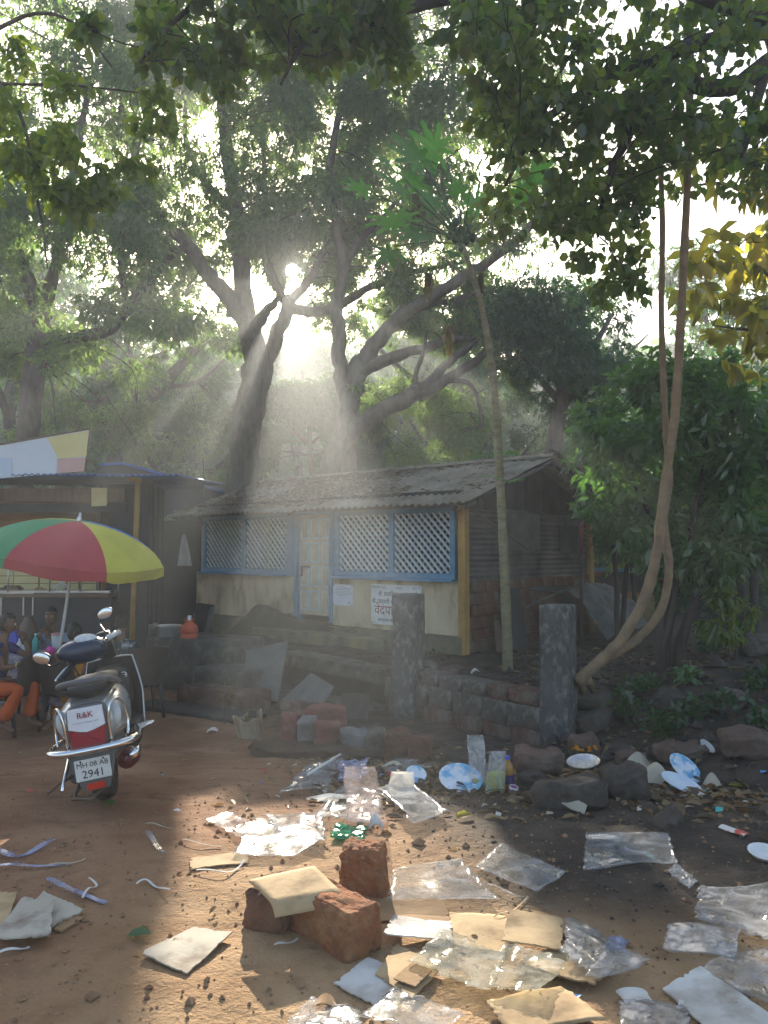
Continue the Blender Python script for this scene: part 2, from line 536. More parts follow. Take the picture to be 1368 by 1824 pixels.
def smooth_path(pts, rad, sub=5):
    pts = [Vector(p) for p in pts]; n = len(pts)
    if n < 3: return pts, list(rad)
    op, orr = [], []
    for i in range(n - 1):
        p0, p1, p2, p3 = pts[max(0, i - 1)], pts[i], pts[i + 1], pts[min(n - 1, i + 2)]
        for k in range(sub):
            t = k / sub
            op.append(0.5 * ((2 * p1) + (p2 - p0) * t + (2 * p0 - 5 * p1 + 4 * p2 - p3) * t * t + (3 * p1 - p0 - 3 * p2 + p3) * t ** 3))
            orr.append(rad[i] * (1 - t) + rad[i + 1] * t)
    op.append(pts[-1]); orr.append(rad[-1])
    return op, orr
def limb(path_px, d0, r0, r1, wob=0.022, n=8, d1=None, sub=5):
    """pixel polyline -> tapered, slightly crooked limb; depth runs from d0 to d1"""
    m = len(path_px); d1 = d0 if d1 is None else d1
    pts = [P(x, y, d0 + (d1 - d0) * i / max(1, m - 1)) for i, (x, y) in enumerate(path_px)]
    rad = [r0 + (r1 - r0) * (i / max(1, m - 1)) for i in range(m)]
    op, orr = smooth_path(pts, rad, sub)
    for i in range(1, len(op) - 1):
        op[i] += Vector((random.gauss(0, 1), random.gauss(0, 1), random.gauss(0, 1))) * wob * min(1, orr[i] * 6)
    orr = [q * random.uniform(0.93, 1.08) for q in orr]
    return op, orr
def twigs_to(mb, skeleton, blobs, r=0.02, n=4):
    """a thin branch from the nearest limb point to each clump of foliage"""
    for c, rr in blobs:
        c = Vector(c)
        b = min(skeleton, key=lambda p: (p - c).length + max(0, p.z - c.z) * 0.5)
        L = (c - b).length
        if L < 0.15: continue
        mid = (b + c) / 2 + Vector((random.gauss(0, .1), random.gauss(0, .1), random.gauss(0.08, .08))) * L
        pts, rad = smooth_path([b, mid, c], [r * (0.5 + 0.22 * L), r * (0.5 + .1 * L), r * 0.3], 4)
        mb.tube(pts, rad, n, caps=False)
        for _ in range(4):
            e = c + Vector((random.gauss(0, rr[0] * .5), random.gauss(0, rr[1] * .5), random.gauss(0, rr[2] * .5)))
            mb.tube([c.lerp(mid, .25), (c + e) / 2 + Vector((0, 0, .05)), e], [r * .4, r * .3, r * .15], 3, caps=False)

def tree(name, label, cat, trunk, branches, blobs, leafmat, per=60, lp=9, size=(0.17, 0.045), bark=None, group=None, shape='lance', down=0.7, twig=0.02, gaps=True, spread=0.55, jitter=0.25, sub_parts=True):
    """a tree: trunk, each main limb, twigs and the foliage"""
    bark = bark or BARK
    base = trunk[0][0]
    if gaps and blobs:
        kp = gap_keep(np.array([b[0] for b in blobs])); blobs = [b for b, k in zip(blobs, kp) if k]
    root = thing(name, label, cat, base, 0, group)
    mb = MB(); mb.tube(trunk[0], trunk[1], 12)
    part('trunk', mb, bark, root, True)
    sk = list(trunk[0][len(trunk[0]) // 2:])
    for b in branches:
        mb = MB(); mb.tube(b[0], b[1], 9)
        part('branch', mb, bark, root, True); sk += b[0]
    if blobs:
        mb = MB(); twigs_to(mb, sk, blobs, twig)
        if mb.f: part('twigs', mb, bark, root, True, kind='stuff')
        B, D = clusters(blobs, per, lp, down=down, spread=spread)
        n = len(B)
        ln = size[0] * rng.uniform(0.65, 1.25, n); wd = size[1] * rng.uniform(0.75, 1.2, n)
        leaves('crown', leafmat, root, B, D, ln, wd, shape=shape, gaps=gaps)
    return root
def blobs_px(box, d, n, r, seed=None, dj=1.0, squash=0.75):
    """n clumps of radius about r spread through the frustum slab that a crown fills"""
    g = random.Random(seed) if seed is not None else random
    out = []
    for _ in range(n):
        x, y = g.uniform(box[0], box[2]), g.uniform(box[1], box[3])
        q = P(x, y, d + g.uniform(-dj, dj)); k = r * g.uniform(0.6, 1.25)
        out.append((tuple(q), (k, k, k * squash)))
    return out
# ------------------------------------------------------------------ trees
def down_to_ground(px, py, d, r, top):
    q = P(px, py, d); return Vector((q.x, q.y, gz0(q.x, q.y) - 0.1))
# left tree behind the stall
t1 = limb([(35, 880), (50, 780), (62, 640), (72, 590), (75, 560)], 17, 0.25, 0.20)
t1[0][0].z = -0.8
tree('mango_tree', 'slim dark mango tree rising behind the banner at the left, long low arm reaching right', 'tree', t1,
     [limb([(75, 575), (50, 500), (20, 430), (-10, 370), (-30, 250)], 17, 0.2, 0.08, d1=16),
      limb([(72, 600), (130, 600), (195, 585), (250, 520), (290, 470), (335, 430)], 17, 0.17, 0.07, d1=16.3),
      limb([(75, 570), (100, 470), (120, 380), (140, 250), (170, 120)], 17, 0.17, 0.05, d1=18),
      limb([(225, 545), (215, 460), (225, 370), (250, 250)], 16.6, 0.09, 0.03)],
     blobs_px((-60, 140, 330, 640), 17, 62, 0.75, 1, 2.2) + blobs_px((-60, -40, 330, 200), 18.5, 26, 0.8, 101, 1.5) + blobs_px((-60, 640, 260, 800), 18.5, 12, 0.6, 2, 1), LEAF_MANGO, 57, 9, (0.185, 0.052))
# big tree behind the left end of the house
t2 = limb([(415, 960), (428, 860), (440, 760), (450, 690), (455, 640), (440, 570)], 20, 0.40, 0.30)
t2[0][0].z = -0.8
tree('mango_tree', 'thickest mango tree, behind the left roof end, forking into two under the sun', 'tree', t2,
     [limb([(440, 575), (405, 530), (365, 480), (330, 430), (290, 395), (250, 310), (215, 190)], 20, 0.25, 0.08, d1=19),
      limb([(440, 580), (430, 490), (425, 390), (405, 270), (392, 140), (400, 20)], 20, 0.27, 0.10, d1=20.5),
      limb([(442, 605), (470, 560), (488, 540), (499, 528)], 19.8, 0.18, 0.06),
      limb([(425, 380), (370, 330), (330, 240), (340, 120)], 20.2, 0.14, 0.04)],
     blobs_px((180, -40, 560, 440), 20, 92, 0.85, 3, 2.6) + blobs_px((250, 420, 420, 640), 21, 16, 0.7, 4, 1.5), LEAF_MANGO, 57, 9, (0.185, 0.052))
# leaning tree crossing to the right below the sun
t3 = limb([(446, 960), (449, 800), (463, 700), (489, 610), (510, 555), (518, 532)], 20.9, 0.22, 0.18)
t3[0][0].z = -0.8
tree('mango_tree', 'leaning mango tree directly below the sun, one limb arching to the right', 'tree', t3,
     [limb([(512, 548), (560, 555), (610, 540), (660, 512), (720, 490), (800, 470)], 21, 0.17, 0.06, d1=20),
      limb([(516, 545), (497, 520), (480, 470), (474, 380), (470, 250), (490, 120)], 21.2, 0.15, 0.05),
      limb([(520, 532), (552, 498), (578, 440), (600, 380), (590, 260)], 21, 0.14, 0.05)],
     blobs_px((440, -40, 720, 440), 22, 84, 0.85, 5, 2.4) + blobs_px((420, 395, 640, 505), 22.8, 34, 0.5, 105, 1.0) + blobs_px((560, 430, 760, 600), 21.5, 12, 0.55, 6, 1.5), LEAF_MANGO, 57, 9, (0.185, 0.052))
t4 = limb([(612, 960), (612, 850), (616, 760), (628, 690), (645, 645)], 18.5, 0.29, 0.24)
t4[0][0].z = -0.8
tree('mango_tree', 'mango tree behind the ridge centre with a heavy limb sweeping up to the right', 'tree', t4,
     [limb([(640, 655), (675, 605), (720, 558), (770, 528), (830, 490), (905, 440), (980, 360)], 18.5, 0.22, 0.08, d1=17.5),
      limb([(640, 660), (690, 640), (740, 625), (790, 608), (850, 602), (930, 610)], 18.4, 0.17, 0.06),
      limb([(616, 715), (606, 640), (604, 590), (600, 540), (612, 480), (600, 400), (588, 330), (600, 220), (640, 90)], 18.7, 0.2, 0.07),
      limb([(612, 480), (640, 430), (680, 390), (730, 330)], 18.7, 0.11, 0.04),
      limb([(700, 575), (760, 545), (810, 535), (850, 520)], 18.2, 0.10, 0.05)],
     blobs_px((600, -40, 980, 440), 19.2, 88, 0.8, 7, 2.4) + blobs_px((700, 430, 930, 660), 19.5, 26, 0.6, 8, 1.2), LEAF_MANGO, 57, 9, (0.185, 0.052))
t5 = limb([(560, 900), (600, 800), (640, 758), (700, 722), (745, 700)], 17.6, 0.22, 0.19)
t5[0][0].z = -0.5
tree('mango_tree', 'low mango tree leaning far right just above the ridge', 'tree', t5,
     [limb([(740, 703), (775, 670), (805, 640), (850, 610)], 17.6, 0.15, 0.07),
      limb([(745, 705), (790, 680), (830, 655), (870, 625), (905, 600)], 17.6, 0.16, 0.06),
      limb([(740, 695), (742, 660), (755, 625), (760, 590)], 17.6, 0.07, 0.03),
      limb([(790, 680), (830, 680), (850, 710), (860, 760)], 17.6, 0.07, 0.03)],
     blobs_px((660, 690, 930, 830), 18.6, 16, 0.55, 9, 0.8) + blobs_px((820, 520, 930, 680), 18, 8, 0.55, 10, 0.8), LEAF_MANGO, 55, 9)
t6 = limb([(190, 880), (215, 790), (250, 730), (290, 690), (330, 640), (370, 600)], 25, 0.28, 0.14)
t6[0][0].z = -0.8
tree('mango_tree', 'slanting mango tree behind the stall roof, left of the thickest trunk', 'tree', t6,
     [limb([(290, 690), (350, 680), (400, 640)], 25, 0.1, 0.04), limb([(240, 745), (235, 650), (215, 560)], 25, 0.12, 0.05)],
     blobs_px((160, 540, 420, 780), 26, 30, 0.8, 11, 1.5), LEAF_FAR, 50, 8, (0.2, 0.055))
t6 = limb([(110, 880), (140, 750), (200, 690), (250, 655), (300, 630)], 26.5, 0.3, 0.16)
t6[0][0].z = -0.8
tree('mango_tree', 'second slanting mango tree, its trunk showing right above the banner corner', 'tree', t6,
     [limb([(200, 690), (205, 610), (190, 520)], 26.5, 0.1, 0.05)],
     blobs_px((60, 480, 300, 760), 27, 24, 0.85, 12, 1.5), LEAF_FAR, 50, 8, (0.2, 0.055))
ug = limb([(560, 960), (558, 860), (552, 780), (560, 720)], 24, 0.12, 0.06)
ug[0][0].z = -0.8
tree('young_tree', 'young dark tree in the smoke below the sun, just above the ridge', 'tree', ug, [limb([(556, 800), (510, 750), (480, 710)], 24, .05, .02), limb([(556, 790), (600, 750), (640, 715)], 24, .05, .02)],
     blobs_px((440, 690, 680, 830), 24, 46, 0.50, 107, 0.9) + blobs_px((450, 684, 670, 720), 24, 16, 0.36, 108, 0.6), LEAF_DARK, 60, 9, (0.16, 0.06), gaps=False)
# dense dark tree right of the papaya
t7 = limb([(960, 900), (985, 800), (1000, 720), (1005, 640)], 17.5, 0.22, 0.12)
t7[0][0].z = -0.2
tree('evergreen_tree', 'dense dark green tree behind the gable, right of the papaya trunk', 'tree', t7,
     [limb([(1000, 720), (950, 660), (900, 600)], 17.5, .1, .04), limb([(1003, 660), (1060, 610), (1090, 560)], 17.5, .1, .04)],
     blobs_px((900, 500, 1110, 700), 17.5, 34, 0.62, 13, 1.2) + blobs_px((890, 680, 1080, 800), 18.5, 16, 0.55, 14, 1), LEAF_DARK, 75, 9, (0.13, 0.05))

# grove further back: each tree a thing; copies share their meshes
def grove_tree(seed, h, w, leafmat, lbl):
    g = random.Random(seed)
    pts = [Vector((0, 0, -0.3)), Vector((g.gauss(0, .2), g.gauss(0, .2), h * .3)), Vector((g.gauss(0, .5), g.gauss(0, .4), h * .6)), Vector((g.gauss(0, .8), g.gauss(0, .5), h * .9))]
    tr = smooth_path(pts, [0.34, 0.27, 0.18, 0.06], 4)
    br = []
    for _ in range(5):
        b = tr[0][g.randrange(4, 10)]; a = g.uniform(0, 6.28); L = w * g.uniform(.5, .9)
        br.append(smooth_path([b, b + Vector((math.cos(a) * L * .5, math.sin(a) * L * .5, L * .35)), b + Vector((math.cos(a) * L, math.sin(a) * L, L * .8))], [.14, .09, .03], 4))
    bl = []
    for _ in range(46):
        a = g.uniform(0, 6.28); rr = w * math.sqrt(g.random()); z = h * g.uniform(.30, 1.0)
        k = g.uniform(.6, 1.15); rr *= (1.0 if z < h * .8 else .7)
        bl.append(((rr * math.cos(a), rr * math.sin(a), z), (k, k, k * .7)))
    return tr, br, bl
GROVE = []
for sd, h, w, lm in ((21, 11.5, 4.0, LEAF_FAR), (22, 9.5, 3.6, LEAF_MANGO), (23, 12.5, 4.4, LEAF_FAR)):
    tr, br, bl = grove_tree(sd, h, w, lm, '')
    root = thing('forest_tree', '', 'tree', (0, 0, 0), 0, 'hazy trees of the grove behind the house')
    mb = MB(); mb.tube(tr[0], tr[1], 9); part('trunk', mb, BARK_D, root)
    sk = list(tr[0])
    for b in br:
        mb = MB(); mb.tube(b[0], b[1], 7); part('branch', mb, BARK_D, root); sk += b[0]
    mb = MB(); twigs_to(mb, sk, bl, 0.025); part('twigs', mb, BARK_D, root, kind='stuff')
    B, D = clusters(bl, 38, 8)
    n = len(B)
    leaves('crown', lm, root, B, D, 0.24 * rng.uniform(.7, 1.2, n), 0.085 * rng.uniform(.7, 1.2, n), gaps=False)
    GROVE.append(root)
GSPOTS = [(-13.0, 27, 0, 'hazy grove tree at the far left edge, beyond the slim mango'), (-8.2, 31, 1, 'hazy grove tree seen over the banner'),
          (-10.2, 37, 2, 'hazy grove tree left of the thickest trunk, far back'), (1.9, 33.5, 0, 'pale grove tree behind the bright shaft of smoke'),
          (3.2, 30, 1, 'hazy grove tree behind the heavy sweeping limb'), (7.0, 27.5, 2, 'hazy grove tree behind the dense dark tree'),
          (11.5, 25.5, 0, 'hazy grove tree at the right, behind the twin vine stems'), (15.5, 23, 1, 'grove tree at the far right edge'),
          (-17.5, 34, 2, 'tall grove tree outside the left tree line'), (1.2, 42, 2, 'farthest grove tree, in line with the door'),
          (-10.5, 43, 0, 'farthest grove tree on the left, palest of all'), (10.0, 39, 1, 'farthest grove tree on the right, pale behind its neighbours'),
          (-5.6, 49, 2, 'very far grove tree, dim in the smoke straight below the sun'), (-2.4, 47, 0, 'very far grove tree right of the one below the sun'), (20.0, 32, 2, 'grove tree beyond the right edge shrubs')]
_used = set()
for x, y, k, lb in GSPOTS:
    o = GROVE[k] if k not in _used else copy_thing(GROVE[k])
    _used.add(k)
    o.location = (x, y, gz0(max(-14, min(14, x)), 26) - 0.1); o.rotation_euler = (0, 0, x * 1.7 + y)
    s = (1 + 0.12 * math.sin(x * 3 + y)) * (1.12 if y > 45 else 1); o.scale = (s, s, s * 1.05)
    o['label'] = lb
# far wood closing the view
def far_wood():
    n = 95000
    x = rng.uniform(-46, 46, n); y = 60 + rng.uniform(-3, 3, n) - np.abs(x) * 0.3
    hmax = 15.5 + 1.6 * np.exp(-((x + 6) / 9) ** 2) + 1.0 * np.sin(x * 0.5) + 0.8 * np.sin(x * 1.3 + 1)
    z = rng.random(n) ** 0.9 * hmax
    B = np.stack([x, y, z], 1); D = rng.normal(size=(n, 3)); D[:, 2] -= .3
    leaves('distant_wood', LEAF_FAR, None, B, D, rng.uniform(.5, .9, n), rng.uniform(.25, .5, n), gaps=False, shape='ovate')
far_wood()
# overhanging tree: its limbs come in from above and the right, broad round leaves
ot = limb([(1600, 1500), (1590, 900), (1540, 500), (1450, 200), (1380, 40)], 7.2, 0.26, 0.16)
ot[0][0].z = -0.4
tree('broadleaf_tree', 'overhanging tree with broad round leaves hanging across the top of the view', 'tree', ot,
     [limb([(1400, 90), (1290, 160), (1190, 130), (1120, 240), (1080, 330), (1065, 420)], 7.2, 0.1, 0.015, d1=7.0),
      limb([(1385, 50), (1200, 90), (1050, 160), (960, 230), (900, 330)], 7.2, 0.09, 0.012, d1=6.4),
      limb([(1380, 40), (1150, -40), (900, -20), (700, 20), (560, 60), (500, 150)], 7.0, 0.09, 0.01, d1=5.6),
      limb([(900, -20), (700, -80), (450, -60), (330, 20), (250, 110)], 6.4, 0.05, 0.01, d1=5.2),
      limb([(1390, 60), (1340, 200), (1320, 300)], 7.2, 0.07, 0.02)],
     blobs_px((860, -60, 1400, 260), 6.8, 58, 0.32, 31, 0.9) + blobs_px((880, 150, 1140, 400), 6.9, 26, 0.25, 32, 0.7) + blobs_px((1130, 200, 1400, 330), 7.6, 13, 0.28, 132, 0.6) +
     blobs_px((300, -50, 900, 70), 5.8, 32, 0.26, 33, 0.6) + blobs_px((380, 40, 760, 130), 5.8, 9, 0.2, 34, 0.4) + blobs_px((120, 0, 420, 130), 5.6, 8, 0.17, 134, 0.4) + blobs_px((1040, 330, 1150, 520), 7.2, 8, 0.2, 35, 0.4),
     LEAF_ROUND, 11, 5, (0.10, 0.085), bark=BARK_D, shape='ovate', twig=0.010, gaps=False, down=0.9)
# yellowing tree on the right
yt = limb([(1560, 1400), (1545, 1000), (1500, 600), (1440, 330), (1400, 200)], 9.0, 0.16, 0.08)
yt[0][0].z = -0.2
tree('teak_tree', 'backlit tree with big yellowing leaves at the right edge', 'tree', yt,
     [limb([(1500, 600), (1420, 520), (1330, 470), (1250, 440)], 9, .05, .012), limb([(1470, 450), (1380, 380), (1300, 330), (1240, 330)], 9, .05, .012),
      limb([(1510, 640), (1440, 600), (1350, 590), (1270, 580)], 9, .045, .01)],
     blobs_px((1240, 230, 1420, 560), 9, 19, 0.30, 41, 0.9) + blobs_px((1250, 520, 1400, 640), 9.2, 9, 0.3, 42, 0.6), LEAF_YEL, 5, 4, (0.22, 0.13), shape='ovate', twig=0.010, gaps=False, down=1.0)
# left near sapling with lime leaves
lt = limb([(110, 1300), (100, 700), (85, 480), (70, 360), (45, 230), (10, 160), (-60, 90)], 6.2, 0.035, 0.02)
lt = ([p for p in lt[0][9:]], lt[1][9:])
lv = limb([(-260, 1400), (-250, 700), (-190, 260), (-120, 120), (-40, 60)], 6.0, 0.12, 0.04)
lv[0][0].z = -0.3
tree('lime_leaf_tree', 'near branches with fresh lime leaves hanging in at the upper left corner', 'tree', lv,
     [limb([(-60, 90), (10, 160), (45, 230), (60, 320), (75, 400), (85, 480)], 6.0, 0.02, 0.006, sub=4), limb([(-120, 120), (40, 30), (130, 40), (200, 120)], 6.0, 0.02, 0.006),
      limb([(55, 290), (110, 320), (150, 350), (190, 370)], 6, 0.008, 0.004), limb([(-100, 150), (60, 150), (160, 155), (245, 165)], 6, 0.014, 0.005)],
     blobs_px((-40, 20, 120, 310), 6.0, 12, 0.18, 51, 0.5) + blobs_px((-20, 280, 80, 420), 6, 5, .14, 52, .3) + blobs_px((60, 310, 200, 380), 6, 6, .1, 53, .2) + blobs_px((220, 140, 290, 300), 6.2, 5, .12, 54, .3),
     LEAF_LIME, 8, 6, (0.10, 0.062), shape='ovate', twig=0.006, gaps=False, down=0.9)
# ------------------------------------------------------------------ materials for buildings
CREAM = mat('cream_plaster', (0.63, 0.53, 0.34), 0.85, (0.46, 0.36, 0.22), 2.2, 8, 0.25, 14, col3=(0.17, 0.11, 0.065), scale3=2.2, amt3=0.75, stretch=(1, 1, .55))
PLINTH = mat('mossy_plinth', (0.20, 0.18, 0.11), 0.95, (0.10, 0.10, 0.075), 4, 8, 0.7, 16, col3=(0.34, 0.25, 0.10), scale3=1.4, amt3=0.6)
CONC = mat('old_concrete', (0.125, 0.110, 0.085), 0.92, (0.068, 0.060, 0.046), 4, 8, 0.7, 22, col3=(0.22, 0.21, 0.185), scale3=6.0, amt3=0.6)
CONC_D = mat('dark_concrete', (0.080, 0.070, 0.054), 0.92, (0.046, 0.040, 0.032), 3, 8, 0.6, 18, col3=(0.12, 0.115, 0.10), scale3=3)
PILLAR = mat('weathered_pillar', (0.11, 0.107, 0.10), 0.95, (0.06, 0.058, 0.054), 3.0, 8, 0.8, 26, col3=(0.30, 0.295, 0.28), scale3=16.0, amt3=0.6, stretch=(1, 1, 0.6))
BLUE = mat('blue_paint', (0.11, 0.28, 0.42), 0.6, (0.08, 0.21, 0.33), 5, 6, 0.1)
BLUE_L = mat('pale_blue_paint', (0.60, 0.67, 0.68), 0.6, (0.42, 0.54, 0.60), 8, 6, 0.1)
BLUE_SHADED = mat('shaded_blue_paint', (0.30, 0.40, 0.46), 0.6, (0.2, 0.3, 0.38), 8, 6, 0.1)  # darker copy for the rear slats, their shade put into the colour
OCHRE = mat('ochre_paint', (0.47, 0.29, 0.085), 0.75, (0.33, 0.19, 0.06), 4, 7, 0.2, 15)
DOOR_C = mat('door_cream', (0.62, 0.54, 0.36), 0.65, (0.50, 0.42, 0.28), 5, 6, 0.1)
ROOFM = mat('asbestos_sheet', (0.30, 0.26, 0.20), 0.95, (0.19, 0.16, 0.12), 1.6, 8, 0.5, 30, col3=(0.10, 0.085, 0.06), scale3=2.2, amt3=0.7)
TIN = mat('smoky_tin', (0.13, 0.125, 0.12), 0.6, (0.055, 0.055, 0.055), 2.0, 8, 0.2, 20, metal=0.2, col3=(0.2, 0.18, 0.16), scale3=1.2)
DARKW = mat('shade_black', (0.02, 0.018, 0.016), 0.95)  # near-black, the gloom of the unlit room painted in
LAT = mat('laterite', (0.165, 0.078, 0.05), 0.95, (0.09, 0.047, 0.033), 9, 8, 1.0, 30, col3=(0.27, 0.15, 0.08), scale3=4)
LAT_SUN = mat('laterite_sunlit', (0.30, 0.115, 0.048), 0.95, (0.15, 0.062, 0.033), 14, 10, 1.0, 40, col3=(0.46, 0.26, 0.12), scale3=6, amt3=0.7)  # brighter, warmer copy of the laterite, sunlight put into its colour
STONE = mat('wall_stone', (0.15, 0.125, 0.10), 0.95, (0.075, 0.065, 0.055), 5, 8, 0.9, 22, col3=(0.34, 0.32, 0.28), scale3=6, amt3=0.6)
STONE_R = mat('wall_stone_red', (0.17, 0.095, 0.065), 0.95, (0.085, 0.055, 0.042), 6, 8, 0.9, 22, col3=(0.27, 0.24, 0.2), scale3=4, amt3=0.6)
SLATE = mat('grey_slab', (0.155, 0.147, 0.13), 0.8, (0.105, 0.10, 0.09), 3, 7, 0.25, 20, col3=(0.19, 0.18, 0.165), scale3=2)
WHITEP = mat('white_paint', (0.76, 0.76, 0.74), 0.6, (0.62, 0.61, 0.57), 4, 6, 0.05)
PAPER = mat('paper', (0.78, 0.79, 0.82), 0.8, (0.70, 0.71, 0.74), 6, 5)
INK = mat('ink', (0.035, 0.035, 0.05), 0.7)
INK_G = mat('grey_ink', (0.25, 0.26, 0.30), 0.8)
REDINK = mat('maroon_ink', (0.30, 0.055, 0.035), 0.7)
STEEL = mat('steel', (0.55, 0.55, 0.55), 0.3, metal=0.9)
IRON = mat('iron', (0.12, 0.11, 0.10), 0.6, (0.2, 0.12, 0.08), 8, 6, metal=0.4)
WOODB = mat('weathered_board', (0.19, 0.125, 0.08), 0.85, (0.12, 0.08, 0.055), 3, 7, 0.3, 20, stretch=(6, 6, 0.8))
WOOD_G = mat('grey_board', (0.085, 0.08, 0.075), 0.85, (0.05, 0.047, 0.045), 3, 7, 0.3, 20)
BLACKSH = mat('black_sheet', (0.035, 0.035, 0.04), 0.6, (0.055, 0.055, 0.06), 3, 5, 0.15)
LITTER = mat('dead_leaf', (0.17, 0.11, 0.06), 0.85, (0.09, 0.06, 0.04), 4, 4)

def text_obj(name, s, size, m, parent, M, ext=0.0015, align='LEFT', world=False):
    cu = bpy.data.curves.new(name, 'FONT'); cu.body = s; cu.size = size; cu.extrude = ext; cu.align_x = align; cu.resolution_u = 2
    o = bpy.data.objects.new('tmp_text', cu); COL.objects.link(o)
    bpy.context.view_layer.update()
    me = bpy.data.meshes.new_from_object(o.evaluated_get(bpy.context.evaluated_depsgraph_get()))
    bpy.data.objects.remove(o); bpy.data.curves.remove(cu)
    me.transform(M)
    me.materials.clear(); me.materials.append(m); me.name = name
    return link(name, me, parent)

# ------------------------------------------------------------------ the house
HRZ = math.atan2(-0.658, 0.752)
HL, HD = 6.75, 4.18
house = thing('house', 'low cream house with blue lattice windows under a corrugated gable roof', 'house', (1.16, 11.7, 0), HRZ)
HM = Matrix.Translation((1.16, 11.7, 0)) @ Matrix.Rotation(HRZ, 4, 'Z')
HI = HM.inverted()
FLOOR = 0.22
def hp(name, c, s, m, par=house, bev=0.0, **k):
    mb = MB(); mb.box(c, s)
    if bev: mb.bevel(bev)
    return part(name, mb, m, par, **k)
# plinth and walls
hp('plinth', (-HL / 2, HD / 2, -0.22), (HL + 0.10, HD + 0.10, 0.86), PLINTH)
hp('floor', (-HL / 2, HD / 2, FLOOR - 0.005), (HL - 0.2, HD - 0.2, 0.03), CONC_D)
w = 0.12
hp('wall', ((-0.03 - 2.72) / 2, w / 2, (FLOOR + 1.04) / 2), (2.69, w, 1.04 - FLOOR), CREAM)
hp('wall', ((-3.74 - HL) / 2, w / 2, (FLOOR + 1.04) / 2), (HL - 3.74, w, 1.04 - FLOOR), CREAM)
hp('lintel', (-HL / 2, w / 2, 2.31), (HL, w * 0.9, 0.28), DARKW)
hp('wall', (-HL / 2, HD - w / 2, (FLOOR + 2.35) / 2), (HL, w, 2.35 - FLOOR), CREAM, label='back wall')
hp('wall', (-HL + w / 2, HD / 2, (FLOOR + 2.35) / 2), (w, HD - 2 * w - 0.01, 2.35 - FLOOR), CREAM, label='far end wall')
hp('inner_wall', (-HL / 2, 1.9, (FLOOR + 2.3) / 2), (HL - 0.3, 0.08, 2.3 - FLOOR), DARKW)
# corner posts
hp('corner_post', (0.045, 0.02, 1.10), (0.13, 0.13, 2.30), OCHRE, bev=0.008)
hp('corner_post', (0.045, HD - 0.02, 1.08), (0.15, 0.15, 2.26), OCHRE, bev=0.008)
# windows: blue frame, a mullion, crossed slats
SL = 0.031
def lattice_window(x0, x1, z0, z1, nm):
    win = thing('window', '', '', (0, 0, 0)); 
    del win['label']; del win['category']; win.parent = house
    f = 0.085
    mb = MB()
    mb.box(((x0 + x1) / 2, 0.05, z0 + f / 2), (x1 - x0, 0.13, f)); mb.box(((x0 + x1) / 2, 0.05, z1 - f / 2), (x1 - x0, 0.13, f))
    mb.box((x0 + f / 2, 0.05, (z0 + z1) / 2), (f, 0.126, z1 - z0 - 2 * f)); mb.box((x1 - f / 2, 0.05, (z0 + z1) / 2), (f, 0.126, z1 - z0 - 2 * f))
    part('frame', mb, BLUE, win)
    xm = (x0 + x1) / 2
    hp('mullion', (xm, 0.05, (z0 + z1) / 2), (0.10, 0.12, z1 - z0 - 2 * f), BLUE, win)
    hp('sill', (xm, -0.02, z0 - 0.022), (x1 - x0 + 0.06, 0.2, 0.04), BLUE, win)
    for a, b in ((x0 + f, xm - 0.05), (xm + 0.05, x1 - f)):
        c0, c1, e0, e1 = a, b, z0 + f, z1 - f
        step = 0.128
        for sg, yy, SL, SM in ((-1, 0.040, 0.036, BLUE_L), (1, 0.095, 0.026, BLUE_SHADED)):
            k0 = (c0 - e1) if sg > 0 else (c0 + e0)
            k1 = (c1 - e0) if sg > 0 else (c1 + e1)
            k = k0 + step * 0.5
            while k < k1:
                # x - sg*z = k
                pts = []
                for z in (e0, e1):
                    x = k + sg * z
                    if c0 <= x <= c1: pts.append((x, z))
                for x in (c0, c1):
                    z = (x - k) / sg
                    if e0 < z < e1: pts.append((x, z))
                k += step
                if len(pts) < 2: continue
                (xa, za), (xb, zb) = pts[0], pts[1]
                L = math.hypot(xb - xa, zb - za)
                if L < 0.08: continue
                m4 = MB(); m4.box(((xa + xb) / 2, yy, (za + zb) / 2), (L, 0.016, SL), (0, -math.atan2(zb - za, xb - xa), 0))
                part('slat', m4, SM, win)
lattice_window(-2.68, -0.10, 1.08, 2.2, 'r')
lattice_window(-6.55, -3.86, 1.08, 2.2, 'l')
hp('post', (-3.80, 0.05, 1.62), (0.11, 0.14, 1.14), BLUE); 
# door
door = thing('door', '', '', (0, 0, 0)); del door['label']; del door['category']; door.parent = house
d0, d1, dz0, dz1 = -3.64, -2.80, FLOOR + 0.02, 2.16
mb = MB()
for xx in (d0 - 0.04, d1 + 0.04): mb.box((xx, 0.05, (dz0 + dz1) / 2), (0.08, 0.16, dz1 - dz0))
mb.box(((d0 + d1) / 2, 0.05, dz1 + 0.035), (d1 - d0 + 0.16, 0.16, 0.07))
part('frame', mb, BLUE, door)
mb = MB(); mb.box(((d0 + d1) / 2, 0.06, (dz0 + 0.12 + dz1) / 2), (d1 - d0 - 0.01, 0.035, dz1 - dz0 - 0.12)); part('leaf', mb, DOOR_C, door)
pw = (d1 - d0 - 0.05) / 3; ph = (dz1 - dz0 - 0.2) / 4
for i in range(3):
    for j in range(4):
        x = d0 + 0.025 + pw * (i + .5); z = dz0 + 0.16 + ph * (j + .5)
        fr = MB()
        for sx in (-1, 1): fr.box((x + sx * pw * 0.36, 0.038, z), (0.022, 0.016, ph * 0.80))
        for sz in (-1, 1): fr.box((x, 0.0385, z + sz * ph * 0.385), (pw * 0.72, 0.0145, 0.022))
        part('moulding', fr, BLUE_L if (i + j) % 3 else BLUE_L, door)
        fr = MB(); fr.box((x, 0.040, z), (pw * 0.5, 0.012, ph * 0.62)); fr.bevel(0.004)
        part('panel', fr, DOOR_C, door)
